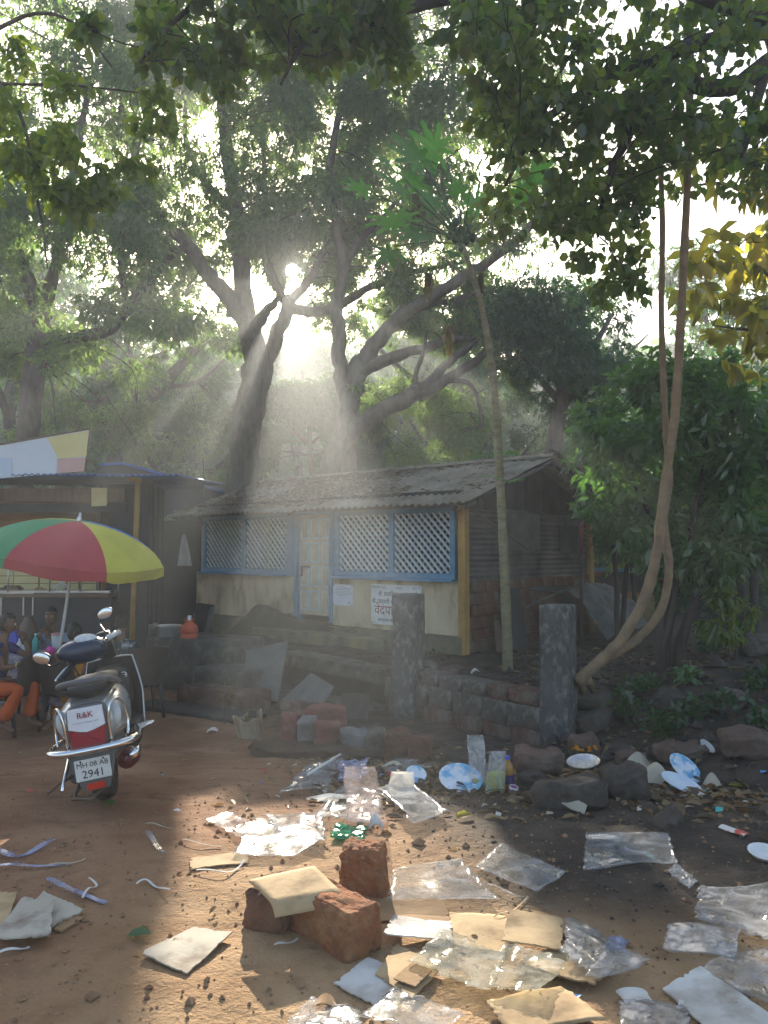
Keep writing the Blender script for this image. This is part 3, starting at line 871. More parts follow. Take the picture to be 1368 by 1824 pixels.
mb = MB(); mb.tube([(d0 + .05, 0.02, 1.22), (d0 + .3, 0.02, 1.22)], 0.012, 8); mb.box((d0 + .08, 0.025, 1.15), (.05, .02, .12)); mb.lathe([(0.02, 0), (0.028, .01), (.02, .03)], (d0 + .09, 0.02, 1.08), 10, (R(90), 0, 0))
part('bolt', mb, IRON, door)
hp('threshold', ((d0 + d1) / 2, -0.02, FLOOR + 0.02), (d1 - d0 + .16, 0.22, 0.06), CONC_D)
# side wall: laterite blocks below, corrugated tin above, flat sheets in the gable
bw, bh = 0.36, 0.185
bmesh_ = [MB() for _ in range(3)]
BR = []
for q in range(3):
    b = MB(); b.box((0, 0, 0), (0.11 + .006 * q, bw - 0.018, bh - 0.016)); b.bevel(0.008)
    BR.append(b.mesh('brick', [LAT, STONE_R, LAT][q]))
for r in range(6):
    z = -0.05 + bh * (r + .5); off = (r % 2) * bw / 2
    y = 0.12 + off * 0.5
    while y < HD - 0.2:
        o = link('brick', BR[random.randrange(3)], house); o.location = (0.02 - random.uniform(0, .012), y + bw / 2, z); y += bw
hp('mortar_core', (-0.045, HD / 2, 0.51), (0.05, HD - 0.24, 1.14), CONC_D)
def corr_v(z0, z1, y0, y1, x, per=0.085, amp=0.014, thick=0.003):
    mb = MB(); nz = int((z1 - z0) / per * 8)
    mb.grid(lambda u, v: (x + amp * math.sin(2 * math.pi * (z0 + (z1 - z0) * v) / per), y0 + (y1 - y0) * u, z0 + (z1 - z0) * v), 3, nz, smooth=True)
    return mb
part('tin_sheet', corr_v(1.02, 1.78, 0.08, 2.1, 0.030), TIN, house)
part('tin_sheet', corr_v(1.02, 1.72, 2.0, HD - .08, 0.038), TIN, house)
part('tin_sheet', corr_v(1.60, 2.16, 0.08, 1.3, 0.012), TIN, house)
part('tin_sheet', corr_v(1.60, 2.2, 1.2, 2.6, 0.020), TIN, house)
part('tin_sheet', corr_v(1.60, 2.16, 2.5, HD - .08, 0.010), TIN, house)
hp('patch_sheet', (0.055, 3.35, 1.72), (0.008, 0.7, 0.5), WOOD_G)
hp('patch_sheet', (0.058, 1.75, 1.83), (0.008, 1.1, 0.62), SLATE, label='pale sheet patching the gable side')
# gable triangle of planks
PK = []
def zroof(y): return 2.22 + 0.34 * (min(y, HD - y) + 0.5)
for i in range(13):
    y0 = 0.06 + i * (HD - .12) / 13; y1 = y0 + (HD - .12) / 13 - 0.012
    mb = MB(); x0, x1 = -0.03, -0.005 - 0.006 * (i % 2)
    vs = []
    for x in (x0, x1): vs += [(x, y0, 2.05), (x, y1, 2.05), (x, y1, zroof(y1) - .05), (x, y0, zroof(y0) - .05)]
    mb.add(vs, [(3, 2, 1, 0), (4, 5, 6, 7), (0, 1, 5, 4), (1, 2, 6, 5), (2, 3, 7, 6), (3, 0, 4, 7)])
    part('plank', mb, WOOD_G, house)
# a tie rail and rafters under the overhang
mb = MB(); mb.tube([(0.05, -.3, 2.14), (0.07, 0.3, 2.12), (0.06, HD * .45, 1.55)], 0.018, 6); part('rail', mb, IRON, house)
for sgn in (0, 1):
    for xx in (0.42, -3.4, -HL - .1):
        y0, y1 = (-0.45, HD / 2) if not sgn else (HD + .45, HD / 2)
        mb = MB(); a = Vector((xx, y0, zroof(y0) - .075)); b = Vector((xx, y1, zroof(y1) - .075))
        mb.tube([a, b], 0.045, 4); part('rafter', mb, WOOD_G, house)
for y in (-0.2, HD + .2, HD / 2):
    mb = MB(); mb.box((-HL / 2 + .15, y, zroof(y) - 0.085 if y != HD / 2 else zroof(y) - .12), (HL + .7, 0.06, 0.08)); part('purlin', mb, WOOD_G, house)
# corrugated roof sheets, laid in two courses on the front, each its own piece
per, amp = 0.146, 0.019
def roof_sheet(x0, x1, y0, y1, dz, back=False, sag=0.0):
    def fn(u, v):
        x = x0 + (x1 - x0) * u; y = y0 + (y1 - y0) * v
        yy = HD - y if back else y
        z = 2.22 + 0.34 * (y + 0.5) + dz + amp * math.sin(2 * math.pi * x / per) + 0.012 * math.sin(x * 1.9 + y)
        return (x, yy, z)
    n = max(8, int((x1 - x0) / per * 8))
    mb = MB(); mb.grid(fn, n, 5, True, back)
    k = len(mb.v)
    mb.grid(lambda u, v: (fn(u, v)[0], fn(u, v)[1], fn(u, v)[2] - 0.009), n, 5, True, not back)
    # close the front edge
    for i in range(n): mb.f.append([i, i + k, i + k + 1, i + 1]); mb.sm.append(False); mb.mi.append(0)
    return mb
xr = 0.50; nsh = 8; sw = (xr + HL + .30) / nsh
for i in range(nsh):
    x1 = xr - i * sw; x0 = x1 - sw - 0.06
    j = random.uniform(-.03, .03)
    part('roof_sheet', roof_sheet(x0, x1, -0.5 + j, 1.05, 0.012 * (i % 2)), ROOFM, house)
    part('roof_sheet', roof_sheet(x0, x1, 0.92 + j, HD / 2 + .02, 0.010 + 0.010 * (i % 2)), ROOFM, house)
    part('roof_sheet', roof_sheet(x0, x1, -0.55, HD / 2 + .02, 0.012 * (i % 2), True), ROOFM, house)
# ridge tiles
for i in range(15):
    x1 = xr + .04 - i * 0.505; x0 = x1 - 0.55
    mb = MB()
    mb.grid(lambda u, v: (x0 + (x1 - x0) * u, HD / 2 + 0.20 * math.cos(math.pi * v), zroof(HD / 2) + 0.012 + 0.075 * math.sin(math.pi * v) - 0.035 + 0.012 * (u) + 0.004 * (i % 2)), 2, 8, True)
    part('ridge_tile', mb, ROOFM, house)
mb = MB(); mb.tube([(xr + .06, HD / 2 + .02, zroof(HD / 2) + .05), (xr - .12, HD / 2 - .03, zroof(HD / 2) + .12)], 0.03, 5); part('ridge_end', mb, WOOD_G, house)
# dead leaves lying over the roof
n = 5200
xx = rng.uniform(-HL - .3, 0.35, n); yy = rng.uniform(-0.45, HD / 2 - .1, n)
wgt = np.clip((np.sin(xx * 1.3) + np.sin(xx * 3.1 + yy * 2.5) + np.sin(yy * 4 + 1) + 1.6 + 1.2 * (xx < -2.6) - 1.8 * (xx > -1.2)) / 4, 0.03, 1)
k = rng.random(n) < wgt; xx, yy = xx[k], yy[k]
zz = 2.22 + .34 * (yy + .5) + 0.05
Bp = np.stack([xx, yy, zz], 1); Dp = rng.normal(size=(len(xx), 3)); Dp[:, 2] = rng.uniform(-.1, .25, len(xx)) + Dp[:, 1] * .3
N_ = rng.normal(size=(len(xx), 3)) * .35 + np.array([0, -.3, 1])
leaves('leaf_litter', LITTER, house, Bp, Dp, rng.uniform(.07, .15, len(xx)), rng.uniform(.025, .05, len(xx)), N_, 0.3, world=False, gaps=False)
# notices on the front wall
def wall_M(x, z, y=-0.004):
    return HM @ Matrix.Translation((x, y, z)) @ Matrix.Rotation(R(90), 4, 'X')
def wall_thing(name, label, cat, x, z):
    o = thing(name, label, cat); o.matrix_world = HM @ Matrix.Translation((x, 0, z)); return o
nb = wall_thing('notice', 'white printed notice pinned on the cream wall beside the door', 'notice', -2.48, 0.75)
mb = MB(); mb.grid(lambda u, v: (-.235 + .47 * u, -0.006 - .004 * math.sin(u * 5) * v, -.18 + .36 * v), 6, 4); mb.grid(lambda u, v: (-.235 + .47 * u, -0.002, -.18 + .36 * v), 1, 1, flip=True); part('sheet', mb, PAPER, nb)
mb = MB()
for i in range(7):
    L = [0.16, .34, .36, .35, .36, .33, .2][i]; z = .14 - i * .026; x = -L / 2
    while x < L / 2:
        s = random.uniform(.015, .045); mb.box((x + s / 2, -0.0115, z), (s, .001, .008)); x += s + .008
mb.box((.15, -0.0115, -.12), (.08, .001, .006)); mb.box((.16, -0.0115, -.138), (.06, .001, .006))
part('print', mb, INK_G, nb, kind='stuff')
mb = MB()
for sx in (-1, 1):
    for sz in (-1, 1): mb.lathe([(0.012, 0), (0.008, .006), (0, .008)], (sx * .22, -0.01, sz * .165), 8, (R(90), 0, 0))
part('drawing_pins', mb, IRON, nb, kind='stuff')
sb = wall_thing('signboard', 'white painted school sign with Devanagari lettering, its red word partly behind a pillar', 'sign', -1.27, 0.63)
mb = MB(); mb.box((0, -0.02, 0), (1.06, 0.03, 0.66)); mb.bevel(0.006); part('board', mb, WHITEP, sb)
mb = MB()
for sx in (-1, 1):
    for sz in (-1, 1): mb.ball((sx * .5, -0.037, sz * .30), (.012, .006, .012), 8, 5)
part('screws', mb, IRON, sb, kind='stuff')
TX = Matrix.Translation((0, -0.0365, 0)) @ Matrix.Rotation(R(90), 4, 'X')
def sgn(s, size, x, z, m): text_obj('lettering', s, size, m, sb, Matrix.Translation((x, -0.0372, z)) @ Matrix.Rotation(R(90), 4, 'X'), 0.001)
sgn('स्थापना १९८७', .055, -.50, .265, INK_G); sgn('(रत्न)', .055, .02, .265, INK_G); sgn('फोन', .055, .36, .265, INK_G)
sgn('कै. सदािशव जगन्नाथ शेंडये,', .095, -.36, .145, INK)
sgn('कै. पार्वती सदािशव शेंडये', .098, -.50, .02, INK)
sgn('वेदपाठशाळा', .215, -.45, -.16, REDINK)
sgn('जगन्नाथ चाफट रोड - रत्नािगरी', .075, -.38, -.275, INK)
# ------------------------------------------------------------------ foot wall and pillars
def rough_block(size, seed, amp=0.02, cuts=2, bev=0.02):
    mb = MB(); mb.box((0, 0, 0), size)
    bm = mb.to_bm()
    bmesh.ops.bevel(bm, geom=bm.edges[:], offset=min(size) * bev * 4, segments=1, affect='EDGES', clamp_overlap=True)
    if cuts: bmesh.ops.subdivide_edges(bm, edges=bm.edges[:], cuts=cuts, use_grid_fill=True)
    sv = Vector((seed * 3.7, seed * 1.3, seed * 7.1))
    for v in bm.verts:
        q = v.co * 6 + sv
        v.co += Vector((mnoise.noise(q), mnoise.noise(q + Vector((9, 0, 0))), mnoise.noise(q + Vector((0, 9, 0))))) * amp
        v.co += Vector((mnoise.noise(q * 3.3), mnoise.noise(q * 3.3 + Vector((9, 0, 0))), mnoise.noise(q * 3.3 + Vector((0, 9, 0))))) * amp * 0.45
    mb.from_bm(bm); mb.sm = [True] * len(mb.f)
    return mb
WRZ = math.atan2(-RU.y, -RU.x)              # local +x runs right along the wall, local +y to the house
fw = thing('retaining_wall', 'low dark wall of rough dressed stones holding up the yard before the house', 'wall', (RA.x, RA.y, 0), WRZ)
STB = []
for q in range(6):
    b = rough_block((0.50, 0.3, 0.24), q + 1, 0.025, 2, 0.012)
    STB.append((b.mesh('stone', STONE), b.mesh('stone', STONE_R)))
rows = [(-0.50, 0.30), (-0.245, 0.27), (-0.05, 0.17)]
for ri, (z, h) in enumerate(rows):
    x = 0.1 - ri * 0.05
    while x > -2.42:
        L = random.uniform(0.36, 0.52) if ri < 2 else random.uniform(.30, .46)
        if x - L < -2.52: L = x + 2.46
        if L > 0.12:
            red = ri == 0 or (ri == 2 and x > -0.6)
            o = link('stone', random.choice(STB)[1 if red else 0], fw)
            o.location = (x - L / 2, 0.10 + random.uniform(-.03, .03) + (0.04 if ri == 2 else 0), z)
            o.scale = (L / 0.53, 1, h / 0.26)
            o.rotation_euler = (random.gauss(0, .02), random.gauss(0, .015), random.gauss(0, .03))
        x -= L
mb = MB(); mb.box((-1.2, 0.20, -0.36), (2.5, 0.16, 0.62)); part('core', mb, CONC_D, fw)
# plastered stretch to the left of the near pillar, with a ledge on top
b = rough_block((2.35, 0.34, 0.20), 11, 0.012, 5, 0.01); 
for i in range(len(b.v)): b.v[i] = (b.v[i][0] - 3.78, b.v[i][1] + 0.13, b.v[i][2] - 0.13)
part('ledge', b, CONC, fw)
mb = MB(); mb.box((-3.8, 0.22, -0.48), (2.5, 0.22, 0.62)); part('plaster_face', mb, CONC_D, fw)
for i, (x, L, z) in enumerate(((-2.85, .55, -0.62), (-3.5, .6, -.64), (-4.2, .62, -.63))):
    o = link('stone', STB[i][0], fw); o.location = (x, -.02, z); o.scale = (L / .53, 1, .9)
# second step up to the house plinth
b = rough_block((3.2, 0.42, 0.20), 14, 0.014, 6, 0.01)
st = solo('step', b, PLINTH, 'long mossy stone step between the foot wall and the blue door', 'step', (0, 0, 0), rot=(0, 0, HRZ)); st.location = HM @ Vector((-2.7, -0.30, 0.02))

def pillar(px0, px1, ptop, pbase, d, label, seed):
    zb = CAMZ - (pbase - 977) * d / FPX - .12; zt = CAMZ - (ptop - 977) * d / FPX
    x = ((px0 + px1) / 2 - 684) / FPX * d; h = zt - zb; wd = .315
    mb = MB(); mb.box((0, 0, h / 2), (wd, wd, h)); mb.bevel(0.03, 2)
    bm = mb.to_bm(); bmesh.ops.subdivide_edges(bm, edges=[e for e in bm.edges if e.calc_length() > .2], cuts=13, use_grid_fill=True)
    for v in bm.verts:
        q = v.co * 4 + Vector((seed, seed * 2, 0)); v.co += Vector((mnoise.noise(q), mnoise.noise(q + Vector((5, 0, 0))), 0.5 * mnoise.noise(q * 2))) * 0.013; v.co += v.co.normalized() * 0.0; k_ = mnoise.noise(v.co * 9 + Vector((seed, 3, 1))); v.co.x *= 1 - .10 * max(0, k_ - .15); v.co.y *= 1 - .10 * max(0, k_ - .15)
    mb.from_bm(bm); mb.sm = [True] * len(mb.f)
    o = solo('concrete_pillar', mb, PILLAR, label, 'pillar', (x, d + wd / 2, zb), 'old gate pillars of the yard', rot=(0, 0, R(-33)))
    return o
pillar(965, 1031, 1078, 1330, 8.0, 'grey concrete pillar with white stains, right end of the stone wall', 1)
pillar(697, 758, 1058, 1292, 9.55, 'grey concrete pillar standing before the school sign', 5)

# ------------------------------------------------------------------ slabs, ledges and leaning sheets before the house
def slab(name, label, cat, q4, th, m, seed=0, group=None):
    """a thin slab through four world corners (bottom-left, bottom-right, top-right, top-left)"""
    q = [Vector(p) for p in q4]; nn = (q[1] - q[0]).cross(q[3] - q[0]).normalized()
    mb = MB(); c = [p + nn * th for p in q]
    mb.add([*q, *c], [(3, 2, 1, 0), (4, 5, 6, 7), (0, 1, 5, 4), (1, 2, 6, 5), (2, 3, 7, 6), (3, 0, 4, 7)])
    mb.bevel(min(0.01, th * .3))
    return solo(name, mb, m, label, cat, q[0], group)
slab('stone_slab', 'tall grey stone slab leaning upright against the ledge left of the pillars', 'slab', [P(432, 1246, 10.5), P(496, 1252, 10.3), P(514, 1143, 10.75), P(440, 1160, 10.95)], 0.035, SLATE)
slab('stone_slab', 'fallen grey slab with a pointed corner, low beside the tall leaning slab', 'slab', [P(500, 1252, 10.2), P(578, 1254, 9.7), P(596, 1224, 9.85), P(556, 1200, 10.3)], 0.03, SLATE)
slab('stone_slab', 'small dark slab propped against the foot wall under the ledge', 'slab', [P(600, 1282, 9.6), P(655, 1284, 9.3), P(662, 1238, 9.5), P(612, 1236, 9.8)], 0.03, CONC_D)
slab('sheet', 'black sheet leaning on the left end of the house front', 'sheet', [P(338, 1140, 13.2), P(362, 1148, 12.9), P(383, 1078, 13.2), P(352, 1074, 13.6)], 0.02, BLACKSH)
slab('sheet', 'thin grey sheet standing beside the orange can', 'sheet', [P(358, 1150, 12.8), P(364, 1150, 12.75), P(384, 1082, 13.0), P(376, 1080, 13.05)], 0.02, SLATE)
def rubble_heap():
    mb = MB()
    def fn(u, v):
        a = P(350, 1090, 14.2).lerp(P(560, 1105, 13.0), u); h = [.20, .50, .46, .36, .27, .22, .18]
        i = u * 6; k = min(5, int(i)); hh = h[k] + (h[k + 1] - h[k]) * (i - k); zt = hh
        b = HM @ Vector((HI @ a).to_3d()); bl = HI @ a
        p = HM @ Vector((bl.x, -0.06 - .8 * (1 - v) - .1 * mnoise.noise(Vector((u * 7, v * 4, 0))), -.5 + (zt + .5) * v ** .7 + .05 * mnoise.noise(Vector((u * 12, v * 6, 3)))))
        return p
    mb.grid(fn, 26, 9)
    return solo('rubble_bank', mb, mat('damp_earth', (.045, .04, .032), .95, (.075, .07, .04), 5, 7, .8, 22), 'dark mossy heap banked against the left half of the cream wall', 'heap', P(450, 1150, 13))
rubble_heap()
def block_at(name, label, cat, a, b, depth, ztop, zbot, m, seed, group=None, amp=.015):
    """a rough block whose front edge runs from world point a to b"""
    a = Vector((a.x, a.y, 0)); b = Vector((b.x, b.y, 0)); L = (b - a).length; ang = math.atan2(b.y - a.y, b.x - a.x)
    mb = rough_block((L, depth, ztop - zbot), seed, amp, 3, .012)
    M = Matrix.Translation(((a + b) / 2 + Vector((-math.sin(ang), math.cos(ang), 0)) * depth / 2 + Vector((0, 0, (ztop + zbot) / 2)))) @ Matrix.Rotation(ang, 4, 'Z')
    mb.v = [tuple(M @ Vector(p)) for p in mb.v]
    return solo(name, mb, m, label, cat, (a + b) / 2 + Vector((0, 0, zbot)), group)
block_at('stone_bench', 'long concrete ledge that carries the cooking pots and orange can', 'ledge', P(232, 1180, 12.0), P(405, 1192, 11.1), 0.9, 0.20, -.6, CONC, 21)
block_at('stone_step', 'broken stone step with white spall under the ledge', 'step', P(345, 1190, 10.9), P(440, 1205, 10.3), 0.6, -0.10, -.6, CONC, 22)
block_at('stone_step', 'lowest reddish step left of the tall leaning slab', 'step', P(315, 1210, 10.5), P(438, 1240, 9.8), 0.5, -0.30, -.65, STONE_R, 23)
block_at('paving_slab', 'long flat slab on the earth running left from the steps', 'slab', P(225, 1232, 10.2), P(430, 1262, 9.3), 0.5, -0.50, -.62, CONC_D, 24, None, .008)

# ------------------------------------------------------------------ painted brick border
bb = thing('brick_border', 'short row of old painted bricks and mortar edging the yard', 'border', G(600, 1340))
BRED = mat('red_painted_brick', (0.22, 0.075, 0.058), 0.85, (0.13, 0.058, 0.048), 6, 7, 0.6, 24, col3=(0.25, 0.2, 0.17), scale3=4)
MORT = mat('mortar', (0.22, 0.21, 0.20), 0.95, (0.14, 0.13, 0.12), 6, 7, 0.7, 24)
def border_block(px0, px1, ptop, pbase, d, m, sd, dep=.2, dz=0.0):
    a, b = P(px0, pbase, d), P(px1, pbase, d); zt = CAMZ - (ptop - 977) * d / FPX
    L = (b.x - a.x); h = zt - a.z + .12
    mb = rough_block((L * .985, dep, h), sd, .034, 5, .03)
    mb.v = [tuple(Vector(p) + Vector(((a.x + b.x) / 2, d + dep / 2, zt - h / 2))) for p in mb.v]
    part('brick', mb, m, bb, True)
for i, (a, b, t, bs, d, m) in enumerate(((499, 532, 1270, 1312, 7.75, BRED), (530, 560, 1278, 1318, 7.68, MORT), (557, 606, 1284, 1330, 7.6, BRED), (604, 657, 1298, 1336, 7.5, MORT),
        (654, 686, 1296, 1333, 7.45, STONE), (683, 730, 1300, 1340, 7.35, LAT), (728, 772, 1310, 1350, 7.25, LAT), (545, 616, 1256, 1282, 8.1, BRED), (500, 545, 1252, 1280, 8.15, STONE_R))):
    border_block(a, b, t, bs, d, m, 40 + i)
mb = rough_block((1.75, .34, .24), 61, .06, 8, .05); q = P(600, 1345, 7.35)
mb.v = [tuple(Matrix.Rotation(-.2, 3, 'Z') @ Vector(p) + Vector((q.x, q.y + .3, q.z - .085))) for p in mb.v]; part('mortar_bed', mb, mat('earth_bed', (.13, .085, .055), .95, (.08, .055, .04), 6, 8, .8, 24), bb, True)

# ------------------------------------------------------------------ stuff leaning on the gable side
def lean_board(label, x_y, wdt, L, tilt, m, th=.02, sway=0.0):
    mb = MB(); mb.box((0, 0, L / 2), (th, wdt, L)); mb.bevel(.004)
    o = solo('board', mb, m, label, 'board', HM @ Vector((0.14 + L * math.sin(tilt), x_y, -.06)), 'boards leaning on the side wall', rot=(0, 0, 0))
    o.rotation_euler = (Matrix.Rotation(HRZ, 3, 'Z') @ Matrix.Rotation(-tilt, 3, 'Y') @ Matrix.Rotation(sway, 3, 'X')).to_euler()
    return o
lean_board('narrow short brown board leaning tilted on the side wall', 0.62, .16, .52, .30, WOODB, sway=-.25)
lean_board('black framed sheet leaning on the side wall left of the papaya trunk', 1.15, .62, .98, .16, BLACKSH)
lean_board('broad brown board leaning right of the papaya trunk', 2.15, .55, .85, .35, WOODB, sway=-.18)
lean_board('grey board leaning behind the right pillar', 2.75, .5, .9, .4, WOOD_G, sway=-.3)
lean_board('brown plank end standing right of the right pillar', 3.9, .2, .5, .2, WOODB, sway=-.1)
mb = MB(); mb.tube([HM @ Vector((.5, 1.0, .62)), HM @ Vector((.62, 1.9, .82)), HM @ Vector((.55, 3.1, .98))], [.03, .028, .02], 6)
solo('dry_branch', mb, BARK, 'dry crooked branch lying across the leaning boards', 'branch', HM @ Vector((.5, 1, .62)))
TARP = mat('grey_tarpaulin', (0.20, 0.19, 0.18), 0.6, (0.11, 0.105, 0.10), 4, 6, 0.3, 16)
mb = MB()
def tarp(u, v):
    p = HM @ Vector((0.35 + .9 * v + .12 * math.sin(u * 9), 2.35 + 1.75 * u, 0))
    z = .98 - .75 * v ** 1.6 - .25 * abs(u - .45) + .10 * mnoise.noise(Vector((u * 6, v * 5, 1))) + .05 * math.sin(u * 26 + v * 5) * (0.3 + v)
    return Vector((p.x, p.y, z))
mb.grid(tarp, 34, 18)
solo('tarpaulin', mb, TARP, 'crumpled grey tarpaulin heaped behind the right pillar', 'tarpaulin', HM @ Vector((.4, 3, 0)))
slab('sheet', 'flat weathered sheet lying on top of the tarpaulin heap', 'sheet', [P(942, 1052, 12.6), P(1000, 1060, 12.9), P(1010, 1050, 13.3), P(950, 1045, 13.1)], .03, WOOD_G)
# thin iron pole by the gable
mb = MB(); a = P(1036, 1190, 12.6); a.z = -.1; b = P(1036, 815, 12.6); mb.tube([a, b], .03, 8)
po = thing('iron_pole', 'thin iron pole standing before the back corner of the house', 'pole', a)
part('shaft', mb, IRON, po, True)
mb = MB(); mb.tube([P(1036, 985, 12.6), P(1036, 930, 12.6)], .033, 8); part('band', mb, mat('rust_red', (.30, .09, .06), .8, (.18, .07, .05), 9), po, True, label='red painted band')
# old wall beyond the house
OW = thing('boundary_wall', 'old painted wall with blue edge and orange patches right behind the house', 'wall', (P(1100, 1130, 16.5).x, 16.5, gz0(5, 16) - .1))
zb = .3
def owq(x0, x1, z0, z1, y, m, nm, th=.14):
    mb = MB(); mb.box(((x0 + x1) / 2, y, (z0 + z1) / 2), (x1 - x0, th, z1 - z0)); part(nm, mb, m, OW, True)
ox0, ox1 = P(1056, 1000, 16.5).x, P(1165, 1000, 16.5).x
owq(ox0, ox1, -.1, .55, 16.6, mat('ochre_wall', (.28, .21, .08), .9, (.17, .13, .06), 3, 7, .3), 'lower_wall')
owq(ox0, ox1, .553, 1.05, 16.61, mat('dark_painted_wall', (.09, .085, .07), .9, (.30, .12, .05), 3.5, 6, .3, lo=.52, hi=.62), 'upper_wall')
owq(ox0 - .02, ox1, 1.053, 1.13, 16.6, BLUE, 'coping', .2)
owq(ox0 - .09, ox0 - .004, -.1, 1.05, 16.58, BLUE, 'edge_post', .2)
mb = MB(); mb.box((P(1160, 1000, 16.4).x, 16.35, .9), (.3, .05, .1)); part('orange_patch', mb, mat('orange_paint', (.5, .14, .06), .8), OW, True)
# ------------------------------------------------------------------ papaya, vine, shrubs and undergrowth
LEAF_PAP = leaf_mat('papaya_leaf', (0.03, 0.12, 0.02), (0.06, 0.17, 0.03), 0.5, (0.17, 0.50, 0.05), 0.05, tc1=(.34, .62, .08))
LEAF_DEAD = leaf_mat('withered_leaf', (0.13, 0.095, 0.03), (0.20, 0.15, 0.04), 0.35, (0.16, 0.13, 0.03), 0.03)
GREENSTEM = mat('green_stem', (0.10, 0.16, 0.06), 0.6, (0.07, 0.11, 0.04), 8)
FRUITM = mat('green_fruit', (0.035, 0.075, 0.035), 0.5, (0.05, 0.095, 0.04), 9)
def papaya_leaf(M, L, fold=0.12, lobes=9):
    """a palmate leaf of deeply cut lobes in the local xy plane, stalk end at the origin, pointing +x"""
    mb = MB()
    c = Vector((0.30 * L, 0, 0))
    ring = []
    nl = lobes
    for i in range(nl):
        a = -2.62 + 5.24 * i / (nl - 1)
        rr = L * (0.72 - 0.24 * abs(a) / 2.62)
        da = 5.24 / (nl - 1) / 2
        def pt(r, an): return c + Vector((r * math.cos(an), r * math.sin(an), -fold * r * r / L - .02 * L * math.sin(an * 3)))
        ring += [pt(rr * .36, a - da), pt(rr * .62, a - da * .66), pt(rr * .60, a - da * .38), pt(rr * .85, a - da * .33), pt(rr, a), pt(rr * .85, a + da * .33), pt(rr * .60, a + da * .38), pt(rr * .62, a + da * .66)]
    ring.append(c + Vector((L * .2 * math.cos(2.8), L * .2 * math.sin(2.8), 0)))
    n = len(ring)
    vs = [c + Vector((0, 0, 0.02 * L))] + ring
    fs = [(0, 1 + k, 2 + k) for k in range(n - 1)]
    mb.add([M @ v for v in vs], fs)
    return mb
def frame(p, d, up):
    d = d.normalized(); y = up.cross(d)
    if y.length < 1e-3: y = Vector((1, 0, 0)).cross(d)
    y.normalize(); z = d.cross(y)
    M = Matrix((d, y, z)).transposed().to_4x4(); M.translation = p; return M
pd = 10.3
ptr = smooth_path([P(905, 1216, pd), P(900, 1050, pd), P(893, 900, pd), P(883, 720, pd), P(868, 600, pd), P(848, 510, pd), P(824, 436, pd)], [.075, .066, .058, .050, .045, .038, .032], 8)
ptr[0][0].z = -.15
pap = thing('papaya_tree', 'slender papaya tree with a long bare trunk and fruit below its crown', 'papaya tree', ptr[0][0])
mb = MB(); mb.tube(ptr[0], [r * (1 + .06 * math.sin(i * 2.1)) for i, r in enumerate(ptr[1])], 12); part('trunk', mb, PAPAYA_BARK, pap, True)
top = ptr[0][-1]
LV = [((690, 380), .62, -.2), ((745, 270), .66, .3), ((700, 320), .62, -.6), ((790, 250), .6, .5), ((845, 290), .55, -.4), ((905, 260), .6, .3), ((930, 330), .5, -.2), ((745, 310), .55, .4),
      ((900, 380), .42, .6), ((730, 400), .5, -.5), ((770, 355), .42, .2), ((855, 360), .4, .1), ((668, 440), .5, -.4), ((800, 450), .34, -.7), ((960, 300), .5, -.3), ((640, 330), .45, .2), ((815, 330), .4, -.2), ((690, 285), .5, .1)]
for (x, y), L, dz in LV:
    e = P(x, y, pd + dz); d = e - top
    s = top + d * max(0.25, 1 - L * .55 / max(.5, d.length))
    mb = MB(); mid = (top + s) / 2 + Vector((0, 0, .05)); mb.tube(smooth_path([top, mid, s], [.016, .012, .009], 4)[0], .011, 5)
    lf = part('leaf', papaya_leaf(frame(s, d.normalized() + Vector((random.gauss(0, .25), -.25, -.30 + random.gauss(0, .2))), Vector((random.gauss(0, .45), -.55 + random.gauss(0, .4), .78))), L * 1.15), LEAF_PAP, pap, True)
    part('stalk', mb, GREENSTEM, pap, True)
for (x, y), L, dz in (((848, 812), .42, .3), ((905, 806), .40, -.4), ((865, 845), .26, -.6), ((925, 855), .24, -.3)):
    b = min(ptr[0], key=lambda p: abs(p.z - P(x, y, pd).z)); e = P(x, y, pd + dz); d = e - b
    s = b + d * .5; mb = MB(); mb.tube([b, s], .006, 4)
    part('leaf', papaya_leaf(frame(s, d, Vector((0, -.5, .86))), L), LEAF_PAP, pap, True); part('stalk', mb, GREENSTEM, pap, True)
for (x, y, r) in ((806, 405, .055), (822, 412, .06), (838, 408, .055), (812, 424, .06), (830, 428, .058), (800, 420, .045), (842, 424, .048), (822, 442, .045), (812, 396, .05), (832, 395, .05)):
    mb = MB(); p = P(x, y, pd + random.uniform(-.12, .1)); mb.ball(p, (r, r, r * 1.35), 10, 8); part('fruit', mb, FRUITM, pap, True)
def droop(px, py, L, name='dead_leaf', d=pd, st=None):
    b = P(px, py, d); mb = MB()
    for k in range(11):
        a = random.uniform(0, 6.28); o = Vector((math.cos(a), math.sin(a), 0)) * random.uniform(.3, 1.3); l = L * random.uniform(.45, 1.1); wv = L * random.uniform(.05, .10)
        s = Vector((-math.sin(a), math.cos(a), random.uniform(-.3, .3)))
        pts = [b, b + o * L * .13 + Vector((0, 0, .02)), b + o * L * .24 - Vector((0, 0, l * .45)), b + o * L * .10 - Vector((random.uniform(-.05, .05), 0, l))]
        ws = [.01, wv, wv * .8, .01]
        for i in range(3):
            mb.add([pts[i] - s * ws[i], pts[i] + s * ws[i], pts[i + 1] + s * ws[i + 1], pts[i + 1] - s * ws[i + 1]], [(0, 1, 2, 3)], True)
    part(name, mb, LEAF_DEAD, pap, True)
    if st is not None:
        m2 = MB(); m2.tube([st, (st + b) / 2 + Vector((0, 0, .04)), b], .007, 4); part('stalk', m2, GREENSTEM, pap, True)
droop(740, 350, .34, st=top); droop(763, 490, .40, st=P(815, 440, pd)); droop(858, 488, .32, st=P(838, 470, pd)); droop(797, 585, .42, st=P(813, 440, pd)); droop(892, 400, .3, st=top)

